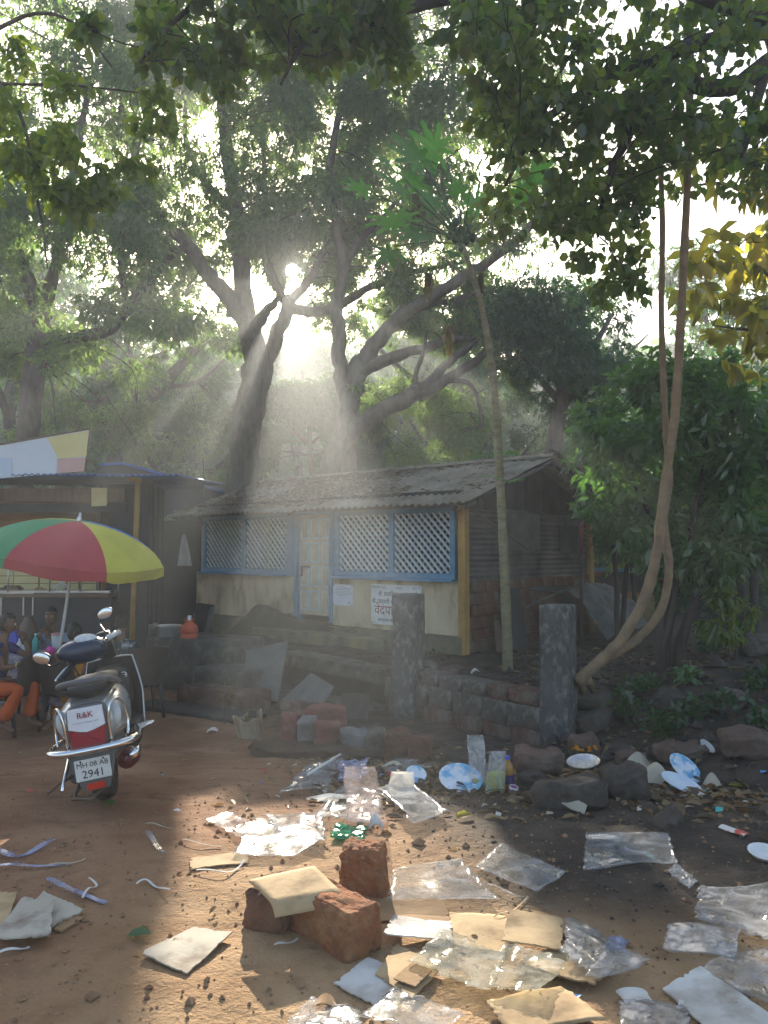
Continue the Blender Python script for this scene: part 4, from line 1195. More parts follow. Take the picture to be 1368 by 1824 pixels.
# twisted vine with two stems
vd = 8.1
vine = thing('vine_tree', 'smooth tan vine whose two stems twist up together on the right', 'vine', P(1040, 1205, vd))
mb = MB(); p_, r_ = limb([(1030, 1215), (1065, 1180), (1110, 1135), (1150, 1060), (1170, 985), (1178, 920), (1186, 850), (1200, 760), (1208, 660), (1214, 540), (1222, 380), (1228, 200), (1230, 60), (1225, -60)], vd, .062, .034, .006, d1=vd - .4)
mb.tube(p_, r_, 10); part('stem', mb, BARK_TAN, vine, True)
mb = MB(); p_, r_ = limb([(1035, 1200), (1090, 1168), (1145, 1130), (1180, 1080), (1192, 1010), (1182, 930), (1192, 860), (1188, 790), (1183, 700), (1178, 560), (1180, 400), (1174, 240), (1170, 130)], vd + .12, .052, .026, .006, d1=vd)
mb.tube(p_, r_, 10); part('stem', mb, BARK_TAN, vine, True)
mb = MB()
for i in range(3):
    a = P(1036, 1208, vd); e = G(1012 + i * 24, 1236 + (i % 2) * 8); mb.tube([a, (a + e) / 2 + Vector((0, 0, .05)), e - Vector((0, 0, .05))], [.07, .05, .02], 7)
part('root', mb, BARK_TAN, vine, True)

# leafy shrubs on the right bank: several stems each
def shrub(name, label, base, stems, blobs, lm, per, lp, size, group=None, shape='lance', bark=None, gaps=False, down=.6, cat='shrub'):
    root = thing(name, label, cat, base, 0, group)
    sk = []
    for s in stems:
        mb = MB(); mb.tube(s[0], s[1], 7); part('stem', mb, bark or BARK_D, root, True); sk += s[0]
    mb = MB(); twigs_to(mb, sk, blobs, .010)
    if mb.f: part('twigs', mb, bark or BARK_D, root, True, kind='stuff')
    B, D = clusters(blobs, per, lp, down=down); n = len(B)
    leaves('foliage', lm, root, B, D, size[0] * rng.uniform(.65, 1.2, n), size[1] * rng.uniform(.75, 1.2, n), shape=shape, gaps=gaps)
    return root
def st(px, d, r0=.06, r1=.02):
    q = limb(px, d, r0, r1, .02); q[0][0].z = gz0(q[0][0].x, q[0][0].y) - .1; return q
shrub('leafy_shrub', 'big leafy shrub with dark bunched stems right of the vine', P(1190, 1150, 10.2),
      [st([(1180, 1170), (1200, 1080), (1215, 1000), (1240, 900), (1260, 800)], 10.2), st([(1200, 1170), (1240, 1060), (1270, 980), (1330, 880)], 10.3), st([(1190, 1170), (1188, 1060), (1165, 940), (1120, 840), (1085, 760)], 10.4), st([(1210, 1160), (1260, 1030), (1300, 1000), (1380, 950)], 10.1)],
      blobs_px((1060, 650, 1400, 960), 10.4, 44, .42, 61, .9) + blobs_px((1160, 940, 1390, 1040), 10.2, 12, .3, 62, .6), LEAF_SHRUB, 24, 8, (.19, .075))
shrub('leafy_shrub', 'shrub with long pale underside leaves reaching over the gable corner', P(1085, 1120, 11.8),
      [st([(1100, 1140), (1095, 1000), (1080, 900), (1065, 830)], 12.6, .05), st([(1105, 1140), (1120, 980), (1130, 880), (1110, 780)], 12.8, .05)],
      blobs_px((1040, 760, 1180, 900), 13.2, 18, .42, 63, .5) + blobs_px((1090, 880, 1180, 970), 12.9, 6, .3, 64, .5), LEAF_SHRUB, 26, 8, (.21, .075))
shrub('young_tree', 'young tree with two thin dark trunks at the far right', P(1330, 1120, 13), [st([(1330, 1130), (1320, 1040), (1300, 960), (1290, 880)], 13, .09, .04), st([(1342, 1130), (1345, 1020), (1365, 920), (1370, 800)], 13.1, .09, .04)],
      blobs_px((1240, 780, 1420, 960), 13.4, 16, .5, 65, 1), LEAF_LIME, 26, 8, (.15, .055), cat='tree')
shrub('leafy_shrub', 'bright lime shrub glowing behind the twin vine stems at mid height', P(1130, 1100, 15), [st([(1130, 1110), (1125, 980), (1120, 860)], 15.5, .05)],
      blobs_px((1090, 830, 1200, 1000), 15.6, 12, .5, 66, .6), LEAF_LIME, 30, 8, (.14, .05))
shrub('leafy_shrub', 'low shrub with hanging yellow green leaves on the dark bank', P(1300, 1130, 9.6), [st([(1310, 1170), (1320, 1100), (1300, 1060)], 9.8, .02, .01)],
      blobs_px((1260, 1060, 1340, 1130), 9.8, 5, .17, 67, .2), LEAF_LIME, 12, 7, (.15, .05), down=1.2)
for i, (x, y, d, r, lb) in enumerate(((1120, 1265, 7.3, .17, 'dark leafy weed growing beside the right pillar foot'), (1165, 1300, 7.0, .15, 'dark leafy weed lowest on the ditch edge'), (1215, 1200, 8.6, .12, 'pale leafed seedling on the bank below the vine'),
        (1290, 1255, 8.0, .16, 'dark weed clump in the middle of the right bank'), (1345, 1210, 8.4, .16, 'dark weed clump at the right edge of the bank'), (1150, 1215, 8.3, .12, 'small weed at the foot of the twisted vine'), (1255, 1145, 10.2, .2, 'weed clump under the bunched shrub stems'),
        (1360, 1280, 7.6, .14, 'weed clump by the right edge above the litter'), (1225, 1268, 7.6, .13, 'weed clump left of the mossy boulder'))):
    b = G(x, y + 18)
    shrub('weed', lb, b, [([b - Vector((0, 0, .05)), b + Vector((.02, 0, r))], [.008, .005])], [((b.x + random.uniform(-.1, .1), b.y, b.z + r * .8), (r, r, r * .8)), ((b.x + r * .8, b.y + .1, b.z + r * .5), (r * .8, r * .8, r * .5))], LEAF_SHRUB if i in (2,) else LEAF_DARK, 11, 6, (.10, .05), 'weeds on the dark bank', down=.1, shape='ovate', cat='weed')
b = G(400, 1290); shrub('weed', 'withered weed stalk beside the rusty bucket', b, [([b, b + Vector((0, 0, .2)), b + Vector((.03, 0, .42))], [.006, .005, .003])], [((b.x, b.y, b.z + .36), (.09, .09, .05))], LEAF_DEAD, 5, 4, (.08, .025), cat='weed')
# bushes behind the house and stall that close the view at ground level
def bush_proto(seed, w, h, lm, size):
    g = random.Random(seed)
    root = thing('bush', '', 'bush', (0, 0, 0), 0, 'bushes along the back of the yard')
    bl = []
    for _ in range(16):
        a = g.uniform(0, 6.28); rr = w * math.sqrt(g.random()) * .8
        bl.append(((rr * math.cos(a), rr * math.sin(a) * .7, h * g.uniform(.15, .9)), (.55, .5, .42)))
    mb = MB(); twigs_to(mb, [Vector((0, 0, 0)), Vector((.3, 0, 0)), Vector((-.3, .1, 0))], bl, .02); part('branch', mb, BARK_D, root, kind='stuff')
    B, D = clusters(bl, 46, 8, down=.3); n = len(B)
    leaves('foliage', lm, root, B, D, size[0] * rng.uniform(.7, 1.2, n), size[1] * rng.uniform(.7, 1.2, n), gaps=False)
    return root
BU = [bush_proto(71, 1.9, 2.6, LEAF_FAR, (.2, .075)), bush_proto(72, 1.8, 3.2, LEAF_DARK, (.18, .07)), bush_proto(73, 2.0, 2.4, LEAF_MANGO, (.2, .06))]
BS = [(-7.5, 19.5, 0, 'green bush behind the banner left of the blue roof peak'), (-5.2, 21.5, 2, 'hazy bush between the blue stall roof and thick trunk'), (-2.6, 23.5, 1, 'dark bush right of the thickest trunk, above the left roof end'), (.2, 22.5, 1, 'dark bush behind the ridge centre'),
      (2.9, 22.0, 0, 'bush behind the ridge, left of the papaya trunk'), (5.6, 19.5, 1, 'dark bush behind the gable peak'), (8.2, 19.0, 0, 'bush beyond the old painted wall'), (10.8, 18.0, 2, 'bush behind the young tree at the far right'),
      (13.2, 17.5, 0, 'bush at the far right edge of the grove'), (-10.5, 21, 2, 'bush at the far left, hidden mostly by the stall'), (7.2, 24, 2, 'farther bush above the old painted wall'), (-8.5, 26, 1, 'farther bush behind the banner, tallest there'), (-1, 28, 0, 'far bush in the smoke above the roof'), (4.2, 27, 2, 'far bush right of the smoke'), (11.5, 23, 1, 'far bush behind the twin vine stems'), (-5.0, 29, 0, 'far hazy bush left of the smoke')]
_ub = set()
for x, y, k, lb in BS:
    o = BU[k] if k not in _ub else copy_thing(BU[k]); _ub.add(k)
    o.location = (x, y, gz0(max(-14, min(14, x)), min(26, y)) - .05); o.rotation_euler = (0, 0, x + y * 2); s = 1.05 + .25 * math.sin(x * 2 + y)
    if y > 23: s *= 1.35
    o.scale = (s, s, s); o['label'] = lb
# ------------------------------------------------------------------ the tea stall on the left
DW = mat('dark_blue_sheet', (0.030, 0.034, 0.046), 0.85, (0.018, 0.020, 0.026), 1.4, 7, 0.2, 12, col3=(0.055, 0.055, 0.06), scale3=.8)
YB = mat('yellow_board', (0.62, 0.55, 0.26), 0.7, (0.50, 0.43, 0.20), 3, 6, 0.1)
OB = mat('orange_board', (0.36, 0.20, 0.08), 0.7, (0.25, 0.13, 0.06), 3, 6, 0.1)
RBLUE = mat('blue_roof_sheet', (0.06, 0.16, 0.40), 0.5, (0.04, 0.10, 0.27), 3, 6, 0.1, metal=.1)
stall = thing('tea_stall', 'dark roadside stall with blue tin roof, yellow boards and a counter', 'stall', (-5.2, 12, -.55))
def sp(nm, c, s, m, bev=0, **k):
    mb = MB(); mb.box(c, s)
    if bev: mb.bevel(bev)
    return part(nm, mb, m, stall, True, **k)
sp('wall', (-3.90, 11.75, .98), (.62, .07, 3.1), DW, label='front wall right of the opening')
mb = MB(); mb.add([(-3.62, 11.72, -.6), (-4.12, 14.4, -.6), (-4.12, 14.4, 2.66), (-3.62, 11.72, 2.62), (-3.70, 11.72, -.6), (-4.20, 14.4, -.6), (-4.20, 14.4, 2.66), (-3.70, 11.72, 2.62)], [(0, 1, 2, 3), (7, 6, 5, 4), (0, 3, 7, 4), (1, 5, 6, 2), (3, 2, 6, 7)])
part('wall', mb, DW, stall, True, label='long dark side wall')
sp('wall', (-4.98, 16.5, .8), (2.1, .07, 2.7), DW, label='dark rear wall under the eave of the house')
for i in range(3):
    y = 12.4 + i * .8; x = -3.605 - (y - 11.72) * .1866; mb = MB(); mb.box((x, y, 1.0), (.035, .05, 3.2)); part('batten', mb, DW, stall, True)
sp('wall', (-6.3, 13.6, .95), (4.2, .06, 3.1), OB, label='back wall')
sp('header_beam', (-5.9, 11.55, 2.35), (4.0, .08, .20), WOODB); sp('header_board', (-5.9, 11.62, 2.16), (4.0, .04, .14), DW)
mb = MB(); a = P(246, 852, 11.4); b = P(240, 1010, 11.4); b2 = b + (b - a) * .95; mb.tube([a, b2], .045, 4); part('post', mb, OCHRE, stall, True)
mb = MB(); mb.box(P(240, 853, 11.38), (.17, .10, .08)); part('post_cap', mb, OCHRE, stall, True)
for px in (14, 88, 143): 
    mb = MB(); mb.tube([P(px, 1055, 11.5), P(px + 2, 1002, 11.5)], .013, 6); part('upright', mb, STEEL, stall, True)
mb = MB(); mb.tube([P(210, 1075, 11.3), P(212, 1005, 11.3)], .014, 6); part('upright', mb, STEEL, stall, True)
# yellow clapboards inside, single boards
for col_, (x0, x1) in enumerate(((0, 24), (26, 69), (72, 118), (122, 140), (143, 178))):
    for r in range(5):
        z0, z1 = P(0, 1053, 11.9).z, P(0, 985, 11.9).z; h = (z1 - z0) / 5
        mb = MB(); a, b = P(x0, 1000, 11.9).x, P(x1, 1000, 11.9).x
        mb.box(((a + b) / 2, 11.9 + .006 * (r % 2), z0 + h * (r + .5)), (b - a, .02, h - .014), (R(-5), 0, 0)); part('board', mb, YB, stall, True)
for r in range(7):
    z0 = P(0, 985, 12.2).z + r * .085; mb = MB(); mb.box((-6.4, 12.2, z0 + .04), (2.6, .02, .075), (R(-5), 0, 0)); part('board', mb, OB, stall, True)
sp('shelf', (-5.6, 11.85, .905), (3.0, .6, .03), STEEL)
sp('counter', (-5.6, 11.6, .86), (3.1, .45, .05), IRON); sp('counter_front', (-5.6, 11.45, .15), (3.1, .04, 1.35), BLACKSH)
for px in (0, 40, 57): 
    mb = MB(); q = P(px, 1055, 11.36); mb.box((q.x, 11.40, q.z - .17), (.018, .02, .34)); part('rack_bar', mb, STEEL, stall, True)
mb = MB(); q = P(57, 1057, 11.36); mb.box((q.x - 1.2, 11.40, q.z), (2.4, .02, .02)); part('rack_bar', mb, STEEL, stall, True)
# roof sheets with corrugated blue edges
def stall_roof(x0, x1, y0, y1, z0, z1, nm='roof_sheet'):
    mb = MB(); n = int((x1 - x0) / .09 * 6)
    f = lambda u, v: (x0 + (x1 - x0) * u, y0 + (y1 - y0) * v, z0 + (z1 - z0) * v + .012 * math.sin(2 * math.pi * (x0 + (x1 - x0) * u) / .09))
    mb.grid(f, n, 2); mb.grid(lambda u, v: Vector(f(u, v)) - Vector((0, 0, .012)), n, 2, True, True)
    k = (n + 1) * 3
    for i in range(n): mb.f.append([i, i + k, i + k + 1, i + 1]); mb.sm.append(False); mb.mi.append(0)
    part(nm, mb, RBLUE, stall, True)
for i in range(4):
    x1 = P(318, 840, 10.9).x - i * 1.1; stall_roof(x1 - 1.14, x1, 10.9 + .01 * i, 14.2, 2.60 + .008 * (i % 2), 2.74 + .008 * (i % 2))
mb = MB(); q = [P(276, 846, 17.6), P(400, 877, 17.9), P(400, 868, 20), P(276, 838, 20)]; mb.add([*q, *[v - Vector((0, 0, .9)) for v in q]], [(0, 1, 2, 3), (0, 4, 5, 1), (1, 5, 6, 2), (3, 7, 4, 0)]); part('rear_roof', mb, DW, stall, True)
mb = MB(); a, b = P(276, 845, 17.55), P(400, 876, 17.85); mb.tube([a, b], .03, 5); part('eave_rail', mb, RBLUE, stall, True)
mb = MB(); mb.add([(-5.3, 14.3, 2.66), (-3.4, 14.3, 2.66), (-3.4, 14.3, 2.72), (-4.85, 14.3, 3.12), (-5.3, 14.3, 3.1), (-5.3, 14.4, 2.66), (-3.4, 14.4, 2.66), (-3.4, 14.4, 2.72), (-4.85, 14.4, 3.12), (-5.3, 14.4, 3.1)], [(0, 1, 2, 3, 4), (9, 8, 7, 6, 5), (2, 1, 6, 7), (3, 2, 7, 8), (4, 3, 8, 9), (0, 4, 9, 5)])
part('roof_gable', mb, DW, stall, True)
mb = MB(); mb.tube([(-5.3, 14.27, 3.11), (-4.85, 14.27, 3.13), (-3.38, 14.27, 2.73)], .025, 5); part('eave_rail', mb, RBLUE, stall, True)
mb = MB(); a = P(362, 820, 13.5); b = P(363, 890, 13.5); mb.tube([a, b], .012, 5); part('antenna_rod', mb, IRON, stall, True)
sp('side_door', (-4.33, 11.70, .9), (.05, .05, 3.0), IRON)
# flat things hung in the stall
def flat(name, label, cat, q4, m, th=.008, group=None): return slab(name, label, cat, q4, th, m, group=group)
flat('poster', 'yellow poster hung under the stall roof beam', 'poster', [P(163, 902, 11.50), P(190, 901, 11.50), P(191, 869, 11.50), P(163, 869, 11.50)], YB)
BANW = mat('faded_banner', (0.66, 0.70, 0.74), 0.75, (0.55, 0.62, 0.70), 1.2, 5)
BANY = mat('faded_yellow_print', (0.70, 0.64, 0.33), 0.75, (0.60, 0.52, 0.22), 1.5, 5)
BANP = mat('faded_pink_print', (0.62, 0.40, 0.38), 0.75, (0.52, 0.33, 0.30), 2, 5)
bn = thing('banner', 'large faded advertising banner standing on the stall roof', 'banner', P(80, 850, 10.95))
def bq(nm, px, m, y, th):
    q = [P(a, b, y) for a, b in px]; nn = (q[1] - q[0]).cross(q[3] - q[0]).normalized(); mb = MB(); c = [p + nn * th for p in q]
    mb.add([*q, *c], [(3, 2, 1, 0), (4, 5, 6, 7), (0, 1, 5, 4), (1, 2, 6, 5), (2, 3, 7, 6), (3, 0, 4, 7)]); part(nm, mb, m, bn, True)
bq('panel', [(-60, 858), (151, 839), (159, 765), (-60, 802)], BANW, 10.95, .02)
bq('print', [(101, 843), (150, 839), (153, 815), (102, 818)], BANP, 10.925, .004)
bq('print', [(92, 800), (104, 817), (154, 813), (158, 767), (85, 780)][1:], BANY, 10.921, .004)
bq('print', [(-60, 858), (20, 850), (20, 815), (-60, 822)], mat('faded_blue_print', (.50, .60, .74), .75, (.60, .67, .74), 2, 5), 10.923, .004)
mb = MB(); mb.tube([P(-60, 802, 10.93), P(160, 764, 10.93), P(151, 840, 10.93)], .014, 6); part('frame', mb, WOODB, bn, True)
CLOTH = mat('white_cloth', (.55, .55, .54), .9, (.42, .42, .42), 5, 6, .2)
mb = MB()
def towel(u, v):
    q = P(328 + (u - .5) * (4 + 22 * v ** .7), 952 + 56 * v, 16.35); return q + Vector((.0 + .02 * math.sin(u * 14) * v, .05 * math.sin(u * 11 + 1) * v, 0))
mb.grid(towel, 14, 10); solo('towel', mb, CLOTH, 'pale towel hanging on the dark stall side wall', 'towel', P(328, 952, 16.35))
# things on the counter
fc = thing('food_cover', 'white ribbed food cover on a yellow tray in the stall', 'food cover', P(110, 1058, 11.7))
mb = MB()
for k in range(14):
    a = 2 * math.pi * k / 14; mb.tube([Vector((0, 0, .17)) , Vector((.09 * math.cos(a), .09 * math.sin(a), .13)), Vector((.17 * math.cos(a), .17 * math.sin(a), .015))], .006, 4)
mb.lathe([(.17, .01), (.17, .025)], n=24); mb.ball((0, 0, .175), .016, 8, 6); part('dome', mb, WHITEP, fc)
mb = MB(); mb.lathe([(0, 0), (.19, 0), (.20, .02), (.17, .018), (0, .012)], n=24); part('tray', mb, YB, fc)
def pile(nm, lb, px, py, m, r):
    mb = MB(); q = P(px, py, 11.7)
    for i in range(9): mb.ball(q + Vector((random.uniform(-r, r), random.uniform(-.05, .05), random.uniform(.01, .06))), (.045, .045, .03), 7, 5)
    o = solo(nm, mb, m, lb, 'snack', q); o['kind'] = 'stuff'
pile('snack_heap', 'heap of fried snacks on the stall counter', 77, 1056, OB, .12)
mb = MB(); q = P(20, 1054, 11.7); mb.box(q + Vector((0, 0, .04)), (.3, .16, .05)); mb.box(q + Vector((.02, 0, .08)), (.2, .14, .03)); mb.bevel(.008); solo('tray', mb, IRON, 'dark tray of bread at the left end of the counter', 'tray', q)

# ------------------------------------------------------------------ vessels on the ledge
ALU = mat('aluminium', (.55, .55, .53), .35, (.38, .38, .37), 6, 5, .05, metal=.5)
def pot(lb, px, py, d, r, h):
    q = P(px, py, d); o = thing('cooking_pot', lb, 'pot', q, 0, 'cooking pots on the ledge')
    mb = MB(); mb.lathe([(0, .0), (r * .9, 0), (r, .03), (r, h - .015), (r * 1.12, h), (r * 1.12, h + .008), (r * .97, h - .005), (r * .96, .04), (0, .03)], n=28); part('bowl', mb, ALU, o)
    mb = MB()
    for s in (-1, 1): mb.tube([(s * r, -.04, h * .75), (s * (r + .05), -.03, h * .78), (s * (r + .05), .03, h * .78), (s * r, .04, h * .75)], .007, 5)
    part('handle_pair', mb, ALU, o)
pot('smaller dull cooking pot at the left on the ledge', 258, 1133, 12.3, .175, .19)
pot('wider cooking pot beside the orange can', 299, 1138, 12.0, .19, .20)
ORP = mat('orange_plastic', (.62, .13, .06), .45, (.48, .10, .05), 4, 4)
oc = thing('water_can', 'round orange plastic water can with a steel cap on the ledge', 'water can', P(337, 1142, 11.7))
mb = MB(); mb.lathe([(0, 0), (.115, 0), (.13, .02), (.13, .10), (.122, .108), (.122, .122), (.132, .13), (.132, .19), (.118, .23), (.075, .265), (.055, .275), (.055, .30), (.062, .302), (.062, .315), (0, .315)], n=28); part('body', mb, ORP, oc)
mb = MB(); mb.lathe([(0.035, .315), (.035, .375), (.028, .385), (0, .388)], n=14); part('cap', mb, STEEL, oc)
mb = MB(); mb.tube([(-.07, 0, .27), (-.08, 0, .33), (0, 0, .345), (.08, 0, .33), (.07, 0, .27)], .006, 5); part('handle', mb, ORP, oc)

# ------------------------------------------------------------------ table, chairs, umbrella
TCL = mat('floral_tablecloth', (.30, .28, .31), .5, (.17, .13, .20), 9, 3, .05, col3=(.52, .52, .55), scale3=14, amt3=.8, lo=.42, hi=.55)
BRP = mat('brown_plastic', (.075, .058, .052), .45, (.055, .045, .04), 4, 4)
tz = P(66, 1165, 9.4).z; tx = P(62, 1165, 9.4).x
tb = thing('table', 'plastic table under a grey floral cloth beneath the umbrella', 'table', (tx, 9.55, -.55))
th = tz + .55
mb = MB(); mb.box((0, 0, th - .02), (.95, .85, .03)); mb.bevel(.01); part('tabletop', mb, BRP, tb)
for sx in (-1, 1):
    for sy in (-1, 1):
        mb = MB(); mb.tube([(sx * .42, sy * .36, 0), (sx * .38, sy * .33, th - .03)], [.022, .032], 6); part('leg', mb, BRP, tb)
mb = MB()
def cloth(u, v):
    # unfolds from the top over the edge
    a = 2 * math.pi * u; r = v * 1.5
    cx, cy_ = math.cos(a), math.sin(a); k = 1 / max(abs(cx) / .49, abs(cy_) / .44)
    if r <= 1: return Vector((cx * k * r, cy_ * k * r, th + .002))
    dr = (r - 1) * .9; w = 1 + .05 * math.sin(a * 14) * min(1, dr * 4) + .06 * dr
    return Vector((cx * k * w, cy_ * k * w, th - dr * (1 + .25 * abs(math.sin(2 * a)))))
mb.grid(cloth, 72, 16); part('tablecloth', mb, TCL, tb)
def chair(lb, loc, rz, s=1.0):
    o = thing('plastic_chair', lb, 'chair', loc, rz, 'brown plastic chairs round the table')
    mb = MB(); mb.grid(lambda u, v: Vector((-.21 + .42 * u, -.2 + .4 * v, .43 + .015 * (2 * u - 1) ** 2 + .012 * v)), 6, 6); mb.grid(lambda u, v: Vector((-.21 + .42 * u, -.2 + .4 * v, .40)), 6, 2, True, True); mb.box((0, -.2, .405), (.42, .015, .05)); part('seat', mb, BRP, o)
    mb = MB()
    def bk(u, v, t=0): return Vector(((u - .5) * (.40 + .10 * v), .20 + .13 * v + .05 * (1 - (2 * u - 1) ** 2) + t, .43 + .44 * v + .03 * v * (1 - (2 * u - 1) ** 2)))
    mb.grid(lambda u, v: bk(u, v), 10, 8, True); mb.grid(lambda u, v: bk(u, v, .018), 10, 8, True, True)
    mb.tube([bk(i / 10, 1, .009) for i in range(11)], .013, 6); mb.tube([bk(0, i / 8, .009) for i in range(9)], .012, 6); mb.tube([bk(1, i / 8, .009) for i in range(9)], .012, 6)
    part('backrest', mb, BRP, o)
    for sx in (-1, 1):
        mb = MB(); mb.tube([(sx * .20, -.19, .42), (sx * .235, -.23, 0)], [.028, .02], 6); part('leg', mb, BRP, o)
        mb = MB(); mb.tube([(sx * .19, .18, .42), (sx * .225, .26, 0)], [.028, .02], 6); part('leg', mb, BRP, o)
        mb = MB(); mb.tube([(sx * .235, .26, .64), (sx * .27, .1, .655), (sx * .27, -.12, .65), (sx * .25, -.2, .61), (sx * .225, -.2, .42)], .02, 6, flat=.6); part('armrest', mb, BRP, o)
    return o
GZ = -.55
chair('brown plastic chair with its back to us behind the scooter handlebar', (P(250, 1250, 9.75).x, 9.75, GZ), R(-148))
chair('brown plastic chair at the left edge under the woman in blue', (P(14, 1250, 8.9).x, 8.9, GZ), R(-100))
chair('brown plastic chair under the woman in the orange sari', (P(130, 1250, 9.15).x, 9.1, GZ), R(165))
chair('brown plastic chair under the man who faces us', (P(95, 1250, 10.4).x, 10.45, GZ), R(5))
# umbrella
UC = [mat('umbrella_' + n, c, .75, tuple(q * .8 for q in c), 2, 4) for n, c in (('red', (.46, .055, .07)), ('yellow', (.62, .56, .08)), ('blue', (.07, .20, .55)), ('green', (.06, .30, .13)))]
ub0 = Vector((P(105, 1150, 9.45).x, 9.45, GZ)); uap = P(141, 928, 9.3)
uax = (uap - P(107, 1150, 9.45)).normalized(); ub0 = uap - uax * ((uap.z - GZ) / uax.z)
um = thing('umbrella', 'large garden umbrella in red, yellow, green and blue over the table', 'umbrella', ub0)
mb = MB(); mb.tube([ub0, uap + uax * .06], .019, 10); part('pole', mb, WHITEP, um, True)
mb = MB(); mb.lathe([(.03, 0), (.03, .03), (.018, .05), (.014, .10), (0, .105)], uap + uax * .0, 10, uax.to_track_quat('Z', 'Y').to_matrix()); part('finial', mb, STEEL, um, True)
UQ = uax.to_track_quat('Z', 'Y').to_matrix()
def dome(a, t): # a: angle, t 0..1
    r = 1.06 * math.sin(t * 1.25) / math.sin(1.25); z = -.41 * (1 - math.cos(t * 1.25)) / (1 - math.cos(1.25))
    return r, z
_s0 = None
for k, (mid, ci) in enumerate(((11, 0), (71, 1), (131, 2), (191, 3), (251, 1), (311, 3))):
    def pt(u, v, off=0.0):
        a = R(mid - 30 + 60 * u) ; r, z = dome(a, min(1, v))
        sc = 1 - .05 * (1 - (2 * u - 1) ** 2) * v - .0
        loc = Vector((r * sc * math.sin(a), -r * sc * math.cos(a), z + off))
        if v > 1: loc = Vector((r * sc * math.sin(a) * (1 + .015 * (v - 1)), -r * sc * math.cos(a) * (1 + .015 * (v - 1)), z - (.14 + .012 * math.sin(a * 9)) * (v - 1) * (1 - .25 * (2 * u - 1) ** 2) / .1 * .1))
        return loc
    def wp(u, v):
        M = Matrix.Rotation(0, 3, 'Z'); l = pt(u, v)
        # keep local x right, y depth: remove track-quat spin
        return uap + UX * l.x + UY * l.y + uax * (l.z + .010 * v * mnoise.noise(Vector((l.x * 5, l.y * 5, 2))) + .006 * v * mnoise.noise(Vector((l.x * 16, l.y * 16, 7))))
    if k == 0:
        UX = (Vector((1, 0, 0)) - uax * uax.x).normalized(); UY = uax.cross(UX)
    mb = MB(); mb.grid(lambda u, v: wp(u, v), 10, 10, True, True); part('panel', mb, UC[ci], um, True)
    mb = MB(); mb.grid(lambda u, v: wp(u, 1.0 + v * .999) + (UX * math.sin(R(mid - 30 + 60 * u)) - UY * math.cos(R(mid - 30 + 60 * u))) * .004, 10, 2, True, True); part('valance', mb, UC[ci], um, True)
    mb = MB(); mb.tube([wp(0, i / 8) - uax * .015 for i in range(9)], .006, 4); part('rib', mb, STEEL, um, True)
    mb = MB(); mb.tube([uap - uax * .55, wp(0, .55) - uax * .02], .006, 4); part('stretcher', mb, STEEL, um, True)
# things on the table
def tp(px, py, d=9.45): q = P(px, py, d); q.z = tz + .004; return q
def vessel(nm, lb, cat, q, prof, m, n=18, extra=None):
    o = thing(nm, lb, cat, q); mb = MB(); mb.lathe(prof, n=n); part('body', mb, m, o)
    if extra: mb = MB(); mb.lathe(extra[0], n=n); part(extra[2], mb, extra[1], o)
    return o
PINK = mat('pink_plastic', (.75, .06, .38), .4); TEAL = mat('teal_plastic', (.05, .42, .38), .35); JUG = mat('clear_jug', (.55, .60, .62), .25, spec=.6); COP = mat('dark_lid', (.05, .05, .06), .5); BLUP = mat('blue_plastic', (.06, .09, .50), .5)
o = vessel('cup', 'magenta pink plastic mug lying on the table edge', 'mug', tp(92, 1156, 9.25) + Vector((0, 0, .05)), [(0, .10), (.042, .10), (.05, 0), (.046, 0), (.04, .09)], PINK); o.rotation_euler = (R(70), R(20), 0)
vessel('water_bottle', 'teal tinted water bottle standing on the table', 'bottle', tp(63, 1150, 9.5), [(0, 0), (.036, 0), (.036, .13), (.03, .16), (.014, .19), (.014, .215)], TEAL, 14, ([(.016, .213), (.016, .232), (0, .234)], WHITEP, 'cap'))
vessel('jug', 'tall clear jug with pinkish lid in front of the man', 'jug', tp(101, 1150, 9.6), [(0, 0), (.055, 0), (.065, .20), (.06, .20), (.05, .01)], JUG, 18, ([(.066, .20), (.066, .225), (0, .235)], mat('pink_lid', (.55, .25, .25), .5), 'lid'))
vessel('salt_shaker', 'white squeeze bottle on the left of the table', 'bottle', tp(34, 1152, 9.5), [(0, 0), (.03, 0), (.03, .11), (.012, .14), (.006, .175), (0, .176)], WHITEP, 12)
vessel('glass', 'short glass beside the white squeeze bottle', 'glass', tp(43, 1154, 9.45), [(0, 0), (.026, 0), (.032, .10), (.029, .10), (.024, .008)], JUG, 14)
vessel('steel_jar', 'tall dull steel jar behind the table', 'jar', tp(50, 1146, 9.85), [(0, 0), (.10, 0), (.11, .16), (.10, .30), (.06, .36), (.05, .40), (0, .41)], IRON, 20)
mb = MB(); q = tp(17, 1150, 9.55); mb.box(q + Vector((0, 0, .13)), (.26, .16, .26), None, .85); mb.bevel(.03, 2); solo('bag', mb, BLUP, 'bright blue plastic bag standing on the table beside the woman', 'bag', q)
